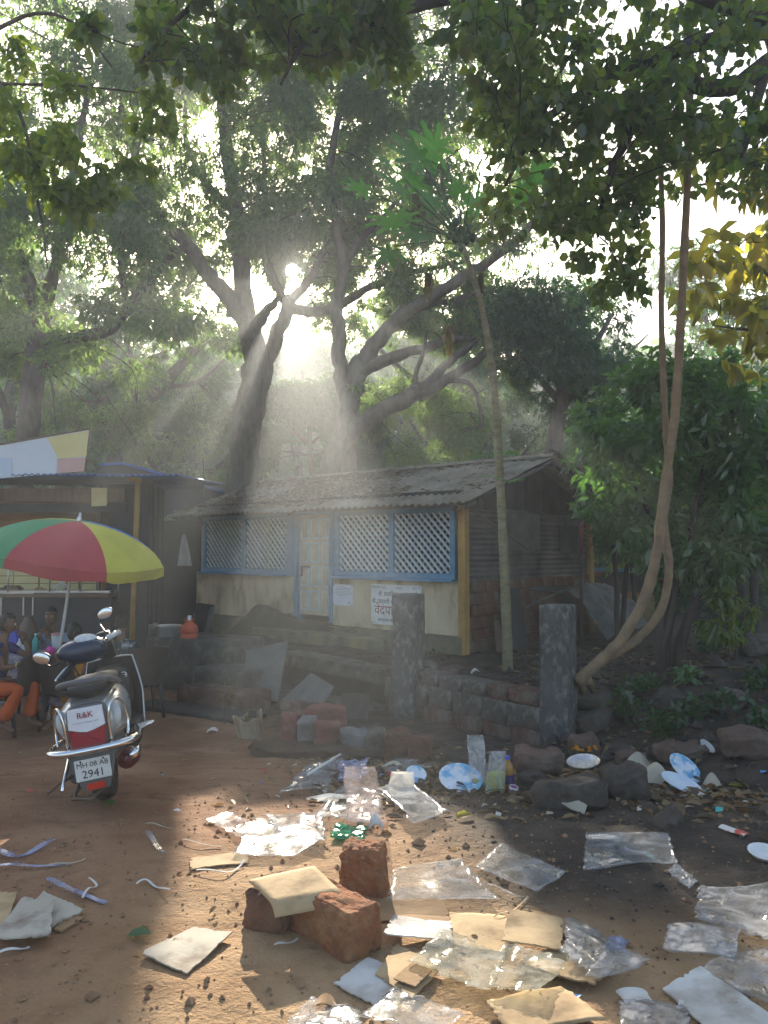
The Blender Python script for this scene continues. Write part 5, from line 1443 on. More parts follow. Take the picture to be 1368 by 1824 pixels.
# ------------------------------------------------------------------ people
SKIN = mat('skin', (.20, .105, .062), .55, (.155, .08, .048), 9, 5, .05)
HAIR = mat('black_hair', (.012, .010, .010), .45, (.022, .018, .016), 30, 4, .3, 60, stretch=(1, 1, .2))
EYEW = mat('eye_white', (.6, .58, .55), .3); EYED = mat('eye_dark', (.015, .01, .008), .2); LIP = mat('lips', (.20, .075, .06), .5)
def skin_mesh(pts, edges, rad, sub=2):
    me = bpy.data.meshes.new('tmp'); me.from_pydata([tuple(p) for p in pts], edges, [])
    o = bpy.data.objects.new('tmp', me); COL.objects.link(o)
    m = o.modifiers.new('s', 'SKIN'); m.use_smooth_shade = True; m.branch_smoothing = .6
    for i, v in enumerate(me.skin_vertices[0].data):
        r = rad[i]; v.radius = (r, r) if not hasattr(r, '__len__') else r
        v.use_root = (i == 0)
    s = o.modifiers.new('u', 'SUBSURF'); s.levels = sub; s.render_levels = sub
    bpy.context.view_layer.update()
    ev = o.evaluated_get(bpy.context.evaluated_depsgraph_get())
    r = bpy.data.meshes.new_from_object(ev)
    mb = MB(); mb.add([v.co for v in r.vertices], [tuple(p.vertices) for p in r.polygons], True)
    bpy.data.objects.remove(o); bpy.data.meshes.remove(me); bpy.data.meshes.remove(r)
    return mb
def chain_mesh(chains, sub=2):
    """chains of (point, radius) that share joints by position"""
    pts, rad, ed, idx = [], [], [], {}
    for ch in chains:
        prev = None
        for p, r in ch:
            k = tuple(round(c, 4) for c in p)
            if k not in idx: idx[k] = len(pts); pts.append(p); rad.append(r)
            i = idx[k]
            if prev is not None and prev != i: ed.append((prev, i))
            prev = i
    return skin_mesh(pts, ed, rad, sub)
def hand(mb, wr, d, palm, L=.175, curl=.5):
    """palm, four unequal bent fingers and a thumb from the side of the palm"""
    d = d.normalized(); s = d.cross(palm).normalized(); n = s.cross(d)
    mb.tube([wr, wr + d * L * .2, wr + d * L * .5], [.026, .034, .036], 8, flat=.5)
    for i, (o, l) in enumerate(((-.9, .38), (-.3, .46), (.3, .5), (.9, .44))):
        b = wr + d * L * .46 + s * o * .028; a = curl
        p1 = b + (d * math.cos(a) + n * math.sin(a)) * L * l * .45; a *= 2
        p2 = p1 + (d * math.cos(a) + n * math.sin(a)) * L * l * .33; a *= 1.4
        p3 = p2 + (d * math.cos(a) + n * math.sin(a)) * L * l * .24
        mb.tube([b, p1, p2, p3], [.0095, .009, .008, .006], 6)
    b = wr + d * L * .18 + s * .030
    mb.tube([b, b + (d * .6 + s * .8 + n * .3).normalized() * .035, b + (d * .85 + s * .6 + n * .5).normalized() * .068], [.012, .0105, .008], 6)
def head(mb, root, c, f, up, face=True, hair='short', s=1.0):
    f = f.normalized(); r = f.cross(up).normalized(); up = r.cross(f)
    M = Matrix((r, -f, up)).transposed()        # local x right, -y forward, z up
    def W_(x, y, z): return c + M @ Vector((x * s, y * s, z * s))
    b = MB(); b.ball((0, 0, 0), (.076, .097, .118), 18, 14)
    for x, y, z in b.v:
        k = 1 - .25 * smooth(.0, -.11, z) ; yy = y
        if z < -.02 and y < 0: yy = y * (1 - .10 * smooth(-.02, -.11, z))
        if y < -.06: yy += .012 * math.exp(-((z - .018) / .018) ** 2) * math.exp(-((abs(x) - .032) / .018) ** 2)
        mb.v.append(tuple(W_(x * k, yy, z)))
    o = len(mb.v) - len(b.v)
    for q in b.f: mb.f.append([i + o for i in q]); mb.sm.append(True); mb.mi.append(0)
    mb.tube([W_(0, -.088, .022), W_(0, -.108, -.012), W_(0, -.113, -.026), W_(0, -.092, -.036)], [.007 * s, .012 * s, .016 * s, .008 * s], 7)
    for sx in (-1, 1): mb.ball(W_(sx * .078, .008, -.005), (.010 * s, .020 * s, .032 * s), 8, 6, M)
    if face:
        for sx in (-1, 1):
            m = MB(); m.ball(W_(sx * .031, -.080, .016), .0135 * s, 9, 7); e = part('eye', m, EYEW, root, True)
            m = MB(); m.ball(W_(sx * .031, -.0885, .016), .0075 * s, 8, 6); part('iris', m, EYED, root, True)
            m = MB(); m.tube([W_(sx * .012, -.094, .036), W_(sx * .032, -.096, .042), W_(sx * .052, -.082, .034)], [.004, .005, .003], 5); part('eyebrow', m, HAIR, root, True)
        m = MB(); m.tube([W_(-.025, -.088, -.060), W_(-.008, -.097, -.056), W_(.008, -.097, -.056), W_(.025, -.088, -.060)], [.003, .0065, .0065, .003], 6); m.tube([W_(-.022, -.088, -.064), W_(0, -.096, -.067), W_(.022, -.088, -.064)], [.003, .007, .003], 6); part('mouth', m, LIP, root, True)
    h = MB(); h.ball((0, .008, .012), (.085, .102, .118), 20, 16)
    bm = h.to_bm()
    dl = [v for v in bm.verts if (v.co.y < -.02 and v.co.z < .062 + .3 * max(0, -v.co.y - .075)) or (hair == 'short' and v.co.z < -.045 - .25 * v.co.y) or v.co.z < -.085]
    bmesh.ops.delete(bm, geom=dl, context='VERTS')
    for v in bm.verts: v.co += v.co.normalized() * (.006 * mnoise.noise(v.co * 45))
    h.from_bm(bm); h.v = [tuple(W_(*p)) for p in h.v]
    if hair == 'bun':
        h.ball(W_(0, .12, -.02), (.055 * s, .045 * s, .05 * s), 12, 9, M); h.tube([W_(0, .09, .02), W_(0, .115, -.01)], [.04, .045], 8)
    if hair == 'loose':
        h.tube([W_(0, .07, .04), W_(0, .095, -.06), W_(0, .09, -.16), W_(.02, .10, -.27)], [.07, .075, .06, .03], 10)
    part('hair', h, HAIR, root, True)
def person(label, loc, j, up_c, low_c, face=True, hair='short', female=False, hands=True, headdir=None, sleeve=.55, low_name='trousers'):
    root = thing('person', label, 'person', loc)
    pel, chest, neck, hd = j['pelvis'], j['chest'], j['neck'], j['head']
    sc = .93 if female else 1.0
    ch = [[(pel, .115 * sc), ((pel + chest) / 2, .105 * sc), (chest, .118 * sc), (neck, .052), (neck.lerp(hd, .6), .050)]]
    for s in 'LR':
        sh, el, wr = j['sh' + s], j['el' + s], j['wr' + s]
        ch.append([(chest, .118 * sc), (sh, .058 * sc), (sh.lerp(el, .5), .047 * sc), (el, .038 * sc), (el.lerp(wr, .35), .036 * sc), (wr, .025 * sc)])
        if 'kn' + s in j:
            hp_, kn, an = j['hp' + s], j['kn' + s], j['an' + s]; tr = 'to' + s
            ch.append([(pel, .115 * sc), (hp_, .085 * sc), (hp_.lerp(kn, .5), .075 * sc), (kn, .055 * sc), (kn.lerp(an, .35), .052 * sc), (an, .034), (j[tr].lerp(an, .4), .036), (j[tr], .026)])
    mb = chain_mesh(ch)
    hdir = headdir or Vector((0, -1, 0))
    head(mb, root, hd, hdir, Vector((0, 0, 1)), face, hair)
    for s in 'LR':
        d = j['wr' + s] - j['el' + s]
        hand(mb, j['wr' + s], d.normalized() * .8 + (hd - j['wr' + s]).normalized() * .4, j.get('palm' + s, Vector((0, -.3, -1))), curl=.55)
    part('body', mb, SKIN, root, True)
    g = 1.13
    ch = [[(pel + (chest - pel) * .05, .118 * sc * g), ((pel + chest) / 2, .108 * sc * g), (chest, .120 * sc * g), (neck.lerp(chest, .25), .075)]]
    for s in 'LR':
        sh, el = j['sh' + s], j['el' + s]
        ch.append([(chest, .120 * sc * g), (sh, .066 * sc), (sh.lerp(el, sleeve), .062 * sc)])
    part('shirt' if not female else 'blouse', chain_mesh(ch), up_c, root, True)
    if 'knL' in j:
        ch = []
        for s in 'LR':
            ch.append([(pel, .125 * sc), (j['hp' + s], .098 * sc), (j['hp' + s].lerp(j['kn' + s], .5), .088 * sc), (j['kn' + s], .075 * sc), (j['kn' + s].lerp(j['an' + s], .5), .078 * sc), (j['kn' + s].lerp(j['an' + s], .9), .085 if female else .062)])
        part(low_name, chain_mesh(ch), low_c, root, True)
    return root
V = Vector
LBLUE = mat('pale_blue_shirt', (.42, .50, .60), .85, (.28, .34, .44), 6, 5, .2); NAVY = mat('navy_cloth', (.022, .026, .05), .9, (.035, .04, .07), 7)
CAMO = mat('patterned_tee', (.03, .045, .045), .9, (.05, .075, .07), 14, 3, .1, col3=(.55, .58, .62), scale3=13, amt3=1.0)
BLUB = mat('blue_blouse', (.02, .03, .12), .8, (.04, .05, .2), 12, 4); ORS = mat('orange_cloth', (.52, .10, .022), .85, (.40, .07, .02), 5, 6, .2)
SARI = mat('red_orange_sari', (.42, .07, .03), .85, (.50, .26, .03), 10, 3, .2, col3=(.14, .20, .05), scale3=9)
# man facing us, elbows on the table, clasped hands before his mouth
d = 10.05; H = P(91, 1098, d)
man = person('man in a pale blue shirt facing us with hands clasped before his mouth', V((H.x, d + .1, GZ)),
       dict(head=H, neck=H + V((0, .03, -.17)), chest=H + V((.0, .09, -.36)), pelvis=H + V((0, .22, -.83)),
            shL=H + V((-.19, .06, -.25)), elL=H + V((-.22, -.20, -.46)), wrL=H + V((-.045, -.17, -.20)), shR=H + V((.19, .06, -.25)), elR=H + V((.22, -.20, -.46)), wrR=H + V((.045, -.17, -.20)),
            palmL=V((1, .2, .2)), palmR=V((-1, .2, .2)),
            hpL=H + V((-.09, .18, -.86)), knL=H + V((-.12, -.25, -.86)), anL=H + V((-.12, -.22, -1.22)), toL=H + V((-.12, -.42, -1.30)), hpR=H + V((.09, .18, -.86)), knR=H + V((.12, -.25, -.86)), anR=H + V((.12, -.22, -1.22)), toR=H + V((.12, -.42, -1.30))), LBLUE, NAVY, headdir=V((.1, -1, -.08)))
# boy seen from behind in the patterned shirt
d = 9.7; H = P(217, 1110, d)
boy = person('boy in a dark patterned shirt seated with his back to us', V((H.x, d, GZ)),
       dict(head=H, neck=H + V((.0, -.03, -.15)), chest=H + V((.02, -.06, -.32)), pelvis=H + V((.06, -.02, -.70)),
            shL=H + V((-.155, -.04, -.23)), elL=H + V((-.20, .06, -.46)), wrL=H + V((-.17, .28, -.50)), shR=H + V((.165, -.06, -.23)), elR=H + V((.22, .04, -.47)), wrR=H + V((.06, .26, -.50)),
            hpL=H + V((-.04, .06, -.70)), knL=H + V((-.14, .40, -.70)), anL=H + V((-.14, .36, -1.10)), toL=H + V((-.16, .54, -1.18)), hpR=H + V((.10, .06, -.70)), knR=H + V((.06, .42, -.70)), anR=H + V((.06, .38, -1.10)), toR=H + V((.05, .56, -1.18))), CAMO, NAVY, headdir=V((-.35, 1, 0)))
# woman in orange sari, back to us
d = 9.05; H = P(133, 1128, d)
wo = person('woman in a red and orange sari with black hair tied back, seen from behind', V((H.x, d, GZ)),
       dict(head=H, neck=H + V((.01, -.03, -.15)), chest=H + V((.02, -.06, -.32)), pelvis=H + V((.03, -.02, -.66)),
            shL=H + V((-.15, -.03, -.23)), elL=H + V((-.22, .10, -.42)), wrL=H + V((-.14, .32, -.42)), shR=H + V((.15, -.05, -.23)), elR=H + V((.21, .08, -.43)), wrR=H + V((.10, .30, -.43)),
            hpL=H + V((-.06, .03, -.68)), knL=H + V((-.20, .30, -.66)), anL=H + V((-.22, -.02, -1.02)), toL=H + V((-.26, -.2, -1.07)), hpR=H + V((.08, .03, -.68)), knR=H + V((.0, .36, -.66)), anR=H + V((-.08, .02, -1.02)), toR=H + V((-.12, -.16, -1.07))), SARI, SARI, hair='bun', female=True, headdir=V((-.6, .8, 0)), low_name='sari', face=False)
mb = MB(); mb.tube([H + V((-.14, .02, -.2)), H + V((0, -.17, -.32)), H + V((.10, -.16, -.5)), H + V((.12, -.12, -.68))], [.05, .07, .07, .06], 8, flat=.35); part('sari_end', mb, SARI, wo, True)
# woman at the left edge
d = 8.75; H = P(14, 1112, d)
wl = person('woman at the left edge in a blue blouse and orange trousers, resting her chin', V((H.x, d, GZ)),
       dict(head=H, neck=H + V((-.04, 0, -.15)), chest=H + V((-.09, 0, -.33)), pelvis=H + V((-.14, .02, -.70)),
            shL=H + V((-.10, .15, -.24)), elL=H + V((.16, .22, -.40)), wrL=H + V((.14, .12, -.18)), shR=H + V((-.08, -.15, -.24)), elR=H + V((.06, -.20, -.46)), wrR=H + V((.20, -.06, -.44)),
            hpL=H + V((-.10, .1, -.71)), knL=H + V((.26, .14, -.70)), anL=H + V((.20, .12, -1.10)), toL=H + V((.38, .12, -1.16)), hpR=H + V((-.10, -.08, -.71)), knR=H + V((.22, -.14, -.70)), anR=H + V((.02, -.16, -1.08)), toR=H + V((.18, -.18, -1.16))), BLUB, ORS, hair='bun', female=True, headdir=V((.9, .25, -.15)), sleeve=.6)
mb = MB(); mb.lathe([(.036, -.008), (.04, 0), (.036, .008)], H + V((.165, -.10, -.445)), 12, (0, R(90), 0)); part('bangle', mb, YB, wl, True)

# ------------------------------------------------------------------ scooter
SILV = mat('silver_paint', (.50, .51, .50), .28, (.44, .45, .44), 3, 4, .02, metal=.55, coat=.6)
GREYP = mat('grey_plastic', (.14, .14, .145), .5, (.11, .11, .112), 4, 4); BLKP = mat('black_plastic', (.018, .018, .02), .45, (.03, .03, .03), 6, 4, .05)
NAVP = mat('blue_black_paint', (.018, .028, .055), .25, coat=.7); CHR = mat('chrome', (.75, .75, .75), .12, metal=1.0); RUB = mat('tyre_rubber', (.028, .026, .025), .9, (.07, .05, .038), 5, 6, .3, 40)
SEATM = mat('seat_vinyl', (.025, .024, .024), .5, (.04, .038, .036), 10, 4, .15, 40); REDL = mat('red_lens', (.30, .010, .03), .15, coat=.5); CLRL = mat('clear_lens', (.62, .63, .62), .12, (.5, .5, .5), 22, 3, .3, 40, coat=.5)
REFL = mat('red_reflector', (.55, .03, .015), .3); MIRR = mat('mirror_glass', (.85, .87, .9), .03, (.7, .72, .75), 60, 2, .12, 90, metal=1.0); DMAR = mat('dark_maroon', (.10, .02, .02), .4)
sb_ = G(192, 1424); sb_.z = gz(sb_.x, sb_.y) + .012
sc_ = thing('scooter', 'silver and black scooter seen from behind, leaning on its stand', 'scooter', sb_, (R(0), R(-9), R(13)))
bpy.context.view_layer.update()
SMI = (Matrix.Translation(sb_) @ Euler((0, R(-9), R(13))).to_matrix().to_4x4()).inverted()
def spx(px, py, d): return SMI @ P(px, py, d)
def loft(secs, n=20, p=2.6, caps=True):
    """sections (y, cx, half width, z0, z1)"""
    mb = MB(); vs = []; fs = []
    for (y, cx, hw, z0, z1) in secs:
        for k in range(n):
            a = 2 * math.pi * k / n; c, s = math.cos(a), math.sin(a)
            vs.append(V((cx + hw * math.copysign(abs(c) ** (2 / p), c), y, (z0 + z1) / 2 + (z1 - z0) / 2 * math.copysign(abs(s) ** (2 / p), s))))
    m = len(secs)
    for i in range(m - 1):
        for k in range(n): fs.append((i * n + k, i * n + (k + 1) % n, (i + 1) * n + (k + 1) % n, (i + 1) * n + k))
    if caps: fs += [tuple(range(n - 1, -1, -1)), tuple((m - 1) * n + k for k in range(n))]
    mb.add(vs, fs, True); return mb
def spt(nm, mb, m, par=None, **k): return part(nm, mb, m, par or sc_, **k)
# rear wheel
rw = link('wheel', None, sc_); rw.location = (0, 0, .21)
def tyre(): 
    mb = MB(); mb.lathe([(.125, -.04), (.150, -.060), (.180, -.064), (.201, -.048), (.21, -.018), (.21, .018), (.201, .048), (.180, .064), (.150, .060), (.125, .04), (.125, -.04)], (0, 0, 0), 36, (0, R(90), 0)); return mb
def rim():
    mb = MB(); mb.lathe([(0, -.02), (.04, -.03), (.11, -.02), (.13, -.036), (.13, .036), (.11, .02), (.04, .03), (0, .02)], (0, 0, 0), 24, (0, R(90), 0)); return mb
part('tyre', tyre(), RUB, rw); part('rim', rim(), SILV, rw)
SR = R(38)
fwh = link('wheel', None, sc_); fwh.location = (0, 1.22, .21); fwh.rotation_euler = (0, 0, SR)
part('tyre', tyre(), RUB, fwh); part('rim', rim(), SILV, fwh)
# tail body, both silver flanks
spt('body', loft([(-.33, 0, .07, .50, .58), (-.31, 0, .13, .45, .63), (-.24, 0, .175, .41, .67), (-.10, 0, .205, .385, .70), (.12, 0, .21, .36, .71), (.34, 0, .185, .34, .70), (.50, 0, .155, .33, .66), (.58, 0, .12, .34, .60)], 28, 2.5), SILV)
spt('seat', loft([(-.25, 0, .06, .72, .755), (-.22, 0, .11, .705, .775), (-.08, 0, .135, .70, .795), (.16, 0, .138, .69, .79), (.30, 0, .135, .685, .755), (.48, 0, .12, .68, .75), (.60, 0, .08, .67, .73), (.63, 0, .03, .68, .71)], 22, 2.8), SEATM)
mb = MB(); mb.tube(smooth_path([(-.155, .12, .715), (-.165, -.08, .755), (-.14, -.28, .80), (-.06, -.345, .815), (.06, -.345, .815), (.14, -.28, .80), (.165, -.08, .755), (.155, .12, .715)], [.018] * 8, 5)[0], .019, 8); spt('grab_rail', mb, GREYP)
# tail light block, sticker panel above red lens, indicator lenses
def skinpatch(x0, x1, z0, z1, off=.004, n=6):
    mb = MB()
    def f(u, v):
        x = x0 + (x1 - x0) * u; z = z0 + (z1 - z0) * v
        return V((x, -.312 - off - .03 * (1 - (x / .14) ** 2) - .03 * math.sin(math.pi * min(1, max(0, (z - .42) / .28))) + .05 * max(0, z - .58) * 2, z))
    mb.grid(f, n, n); return mb
m0 = loft([(-.352, 0, .115, .425, .655), (-.30, 0, .125, .42, .675)], 20, 5); spt('tail_housing', m0, GREYP)
def plate_panel(zs, m, nm, y):
    mb = MB(); n = len(zs)
    vs = [V((x, y - .012 * (1 - (x / .12) ** 2), z)) for x, z in zs] + [V((x, y + .02, z)) for x, z in zs]
    mb.add(vs, [tuple(range(n)), tuple(range(2 * n - 1, n - 1, -1))] + [(k, k + n, (k + 1) % n + n, (k + 1) % n) for k in range(n)]); return spt(nm, mb, m)
TI = R(-14)
plate_panel([(-.105, .545), (-.04, .525), (.0, .518), (.04, .525), (.105, .545), (.10, .660), (-.10, .660)], PAPER, 'sticker_panel', -.366)
plate_panel([(-.095, .432), (.095, .432), (.105, .540), (.04, .520), (0, .513), (-.04, .520), (-.105, .540)], REDL, 'tail_lamp', -.364)
text_obj('lettering', 'R&K', .050, REDL, sc_, Matrix.Translation((0, -.3815, .605)) @ Matrix.Rotation(R(90), 4, 'X'), .0008, 'CENTER')
text_obj('lettering', '~ ~~~ ~~~~ ~~', .022, NAVP, sc_, Matrix.Translation((0, -.3815, .572)) @ Matrix.Rotation(R(90), 4, 'X'), .0008, 'CENTER')
for s in (-1, 1):
    mb = MB(); mb.ball((s * .150, -.245, .565), (.038, .05, .078), 14, 10, (0, R(s * 10), R(s * 38))); spt('indicator', mb, CLRL)
    # chrome guards round the tail
    mb = MB(); mb.tube(smooth_path([(s * .125, -.345, .43), (s * .128, -.355, .56), (s * .145, -.34, .655), (s * .18, -.27, .665), (s * .208, -.20, .60), (s * .215, -.19, .50), (s * .205, -.22, .425)], [.009] * 7, 5)[0], .0095, 7); spt('guard_tube', mb, CHR)
mb = MB(); mb.tube(smooth_path([(-.235, .05, .40), (-.26, -.18, .405), (-.22, -.33, .41), (-.10, -.385, .41), (.10, -.385, .41), (.22, -.33, .41), (.26, -.18, .405), (.235, .05, .40)], [.014] * 8, 6)[0], .024, 8, flat=1.0); spt('bumper', mb, CHR)
mb = MB(); mb.tube(smooth_path([(.23, -.02, .40), (.32, -.04, .425), (.345, -.02, .43), (.31, .02, .425), (.24, .04, .41)], [.012] * 5, 4)[0], .012, 7); spt('foot_peg', mb, CHR)
# rear mudguard, plate and reflector
mb = MB(); mb.add([(-.15, -.33, .42), (.15, -.33, .42), (.11, -.345, .24), (.075, -.34, .155), (-.075, -.34, .155), (-.11, -.345, .24), (-.15, -.20, .42), (.15, -.20, .42), (.07, -.27, .155), (-.07, -.27, .155), (.105, -.24, .24), (-.105, -.24, .24)],
   [(0, 5, 2, 1), (5, 4, 3, 2), (1, 2, 10, 7), (2, 3, 8, 10), (0, 6, 11, 5), (5, 11, 9, 4), (4, 9, 8, 3)]); mb.bevel(.012, 2); spt('mudguard', mb, GREYP)
mb = MB(); mb.box((0, -.365, .292), (.205, .008, .128)); mb.bevel(.008, 2); pl = spt('number_plate', mb, WHITEP)
text_obj('lettering', 'MH 08 AB', .043, INK, pl, Matrix.Translation((0, -.3705, .309)) @ Matrix.Rotation(R(90), 4, 'X') @ Matrix.Shear('XZ', 4, (0, 0)), .001, 'CENTER')
text_obj('lettering', '2941', .066, INK, pl, Matrix.Translation((0, -.3705, .245)) @ Matrix.Rotation(R(90), 4, 'X'), .0014, 'CENTER')
mb = MB()
mb.ball((-.065, -.370, .345), (.006, .004, .006), 8, 5); part('bolt', mb, INK, pl)
mb = MB(); mb.ball((.065, -.370, .345), (.006, .004, .006), 8, 5); part('bolt', mb, INK, pl)
mb = MB(); mb.box((0, -.352, .185), (.105, .016, .04)); mb.bevel(.004); spt('reflector', mb, REFL)
# engine, swingarm, silencer
spt('engine', loft([(-.05, -.15, .05, .14, .28), (.05, -.16, .075, .12, .32), (.30, -.10, .10, .13, .34), (.5, 0, .10, .16, .34)], 14, 3), GREYP)
mb = MB(); mb.tube([(.17, .45, .16), (.175, .18, .20), (.185, -.05, .25), (.19, -.30, .29)], [.025, .045, .062, .058], 12); mb.tube([(.19, -.295, .289), (.19, -.335, .296)], [.03, .026], 10); spt('silencer', mb, DMAR)
mb = MB(); mb.tube([(.215, .12, .24), (.222, -.10, .275), (.225, -.31, .315)], [.035, .05, .048], 10, flat=.6); spt('heat_shield', mb, CHR)
mb = MB(); mb.tube([(-.19, -.05, .30), (-.21, -.27, .17)], .012, 7); spt('shock_absorber', mb, CHR)
mb = MB(); mb.tube([(-.10, .25, .14), (-.22, .12, .03), (-.30, .08, .03)], .012, 7); mb.tube([(-.12, .05, .20), (-.24, -.20, .20), (-.30, -.24, .17)], .009, 6); spt('side_stand', mb, IRON)
mb = MB(); mb.tube([(-.12, -.1, .18), (-.15, -.3, .12), (-.05, -.3, .10), (.02, -.15, .12)], .014, 6); spt('centre_stand', mb, IRON)
# floorboard, leg shield, steering
mb = MB(); mb.box((0, .76, .30), (.40, .46, .06)); mb.bevel(.02, 2); spt('floorboard', mb, BLKP)
def shield(u, v, off=0.0):
    w = .225 * (1 - .30 * max(0, v - .45) ** 1.3 * 2 - .12 * (1 - v)) ; x = (2 * u - 1) * w
    return V((x, .98 + .14 * v - .10 * (2 * u - 1) ** 2 + off, .26 + .50 * v))
mb = MB(); mb.grid(lambda u, v: shield(u, v), 12, 14, True); mb.grid(lambda u, v: shield(u, v, .05), 12, 14, True, True); spt('leg_shield', mb, BLKP)
mb = MB(); mb.tube([shield(0, i / 12, .02) for i in range(13)] + [shield(i / 8, 1, .02) for i in range(1, 8)] + [shield(1, 1 - i / 12, .02) for i in range(13)], .010, 6); spt('shield_trim', mb, SILV)
spt('glove_box', loft([(.88, 0, .10, .40, .66), (.93, 0, .14, .38, .69), (1.06, 0, .15, .38, .71)], 18, 4), BLKP)
mb = MB(); q = V((.10, .905, .64)); mb.lathe([(.017, 0), (.017, .006), (.024, .006), (.024, 0)], q, 20, (R(90), 0, 0)); mb.box(q + V((.008, -.004, 0)), (.016, .006, .006)); spt('badge', mb, WHITEP)
mb = MB(); mb.tube([(0, 1.03, .78), (-.02, 1.0, .98)], [.06, .05], 10); spt('steering_column', mb, BLKP)
hc = spx(150, 1160, 5.62)
RS = Matrix.Rotation(SR, 3, 'Z')
m_ = loft([(-.10, 0, .06, -.06, .06), (-.07, 0, .14, -.075, .085), (.0, 0, .19, -.085, .10), (.10, 0, .17, -.08, .085), (.17, 0, .10, -.06, .05), (.19, 0, .04, -.03, .02)], 22, 2.3)
m_.v = [tuple(hc + RS @ V(p)) for p in m_.v]; hs = spt('handlebar_cowl', m_, NAVP)
mb = MB(); mb.ball((0, 0, 0), (.085, .05, .012), 18, 8); mb.v = [tuple(hc + RS @ (Matrix.Rotation(R(38), 3, 'X') @ V(p) + V((0, -.045, .093)))) for p in mb.v]; spt('speedometer', mb, CLRL)
gl, gr_ = spx(108, 1212, 5.40), spx(211, 1127, 5.92)
for g_, nm in ((gl, 'l'), (gr_, 'r')):
    dv = (g_ - hc).normalized()
    mb = MB(); mb.tube([hc + dv * .10, g_ - dv * .10], .016, 8); spt('handlebar', mb, BLKP)
    mb = MB(); mb.tube([g_ - dv * .13, g_ - dv * .005], .019, 10); mb.tube([g_ - dv * .006, g_ + dv * .008], .023, 10); spt('grip', mb, BLKP if nm == 'l' else CLRL)
    mb = MB(); o_ = RS @ V((0, .055, .005)); mb.tube([g_ - dv * .17 + o_ * .3, g_ - dv * .12 + o_, g_ - dv * .02 + o_ * 1.1, g_ + dv * .015 + o_], .008, 6); spt('brake_lever', mb, CHR)
for (px, py, d, side) in ((74, 1173, 5.42, -1), (187, 1093, 5.95, 1)):
    c = spx(px, py, d); g_ = gl if side < 0 else gr_; b = hc + (g_ - hc) * .55
    mb = MB(); mb.tube(smooth_path([b, b + V((side * .02, .0, .06)), c + V((-side * .05, .02, -.07)), c + V((-side * .01, .02, -.02))], [.007] * 4, 4)[0], .007, 6); spt('mirror_stalk', mb, BLKP)
    Mr = Matrix.Rotation(R(-8), 3, 'Z') @ Matrix.Rotation(R(side * -22), 3, 'Y')
    mb = MB(); mb.ball((0, .018, 0), (.064, .028, .042), 16, 10); mb.v = [tuple(c + Mr @ V(p)) for p in mb.v]; ms = spt('mirror', mb, BLKP)
    mb = MB(); mb.ball((0, -.006, 0), (.060, .006, .039), 18, 8); mb.v = [tuple(c + Mr @ V(p)) for p in mb.v]; part('mirror_glass', mb, MIRR, ms)
spt('front_fender', loft([(1.02, 0, .05, .30, .40), (1.12, 0, .075, .34, .45), (1.24, 0, .08, .36, .47), (1.38, 0, .07, .30, .42), (1.45, 0, .04, .24, .32)], 14, 2.5), SILV)
text_obj('lettering', 'activa', .040, GREYP, sc_, Matrix.Translation((.213, -.02, .60)) @ Matrix.Rotation(R(90), 4, 'Z') @ Matrix.Rotation(R(90), 4, 'X') @ Matrix.Rotation(R(0), 4, 'Z'), .001)
# cables at the handlebar
mb = MB(); mb.tube(smooth_path([hc + V((-.08, .12, 0)), hc + V((-.15, .25, -.05)), hc + V((-.05, .22, -.25)), V((0, 1.1, .6))], [.005] * 4, 5)[0], .005, 5); mb.tube(smooth_path([hc + V((.08, .12, 0)), hc + V((.12, .28, .02)), hc + V((.03, .2, -.25)), V((0.02, 1.1, .6))], [.005] * 4, 5)[0], .005, 5); spt('cable', mb, BLKP)
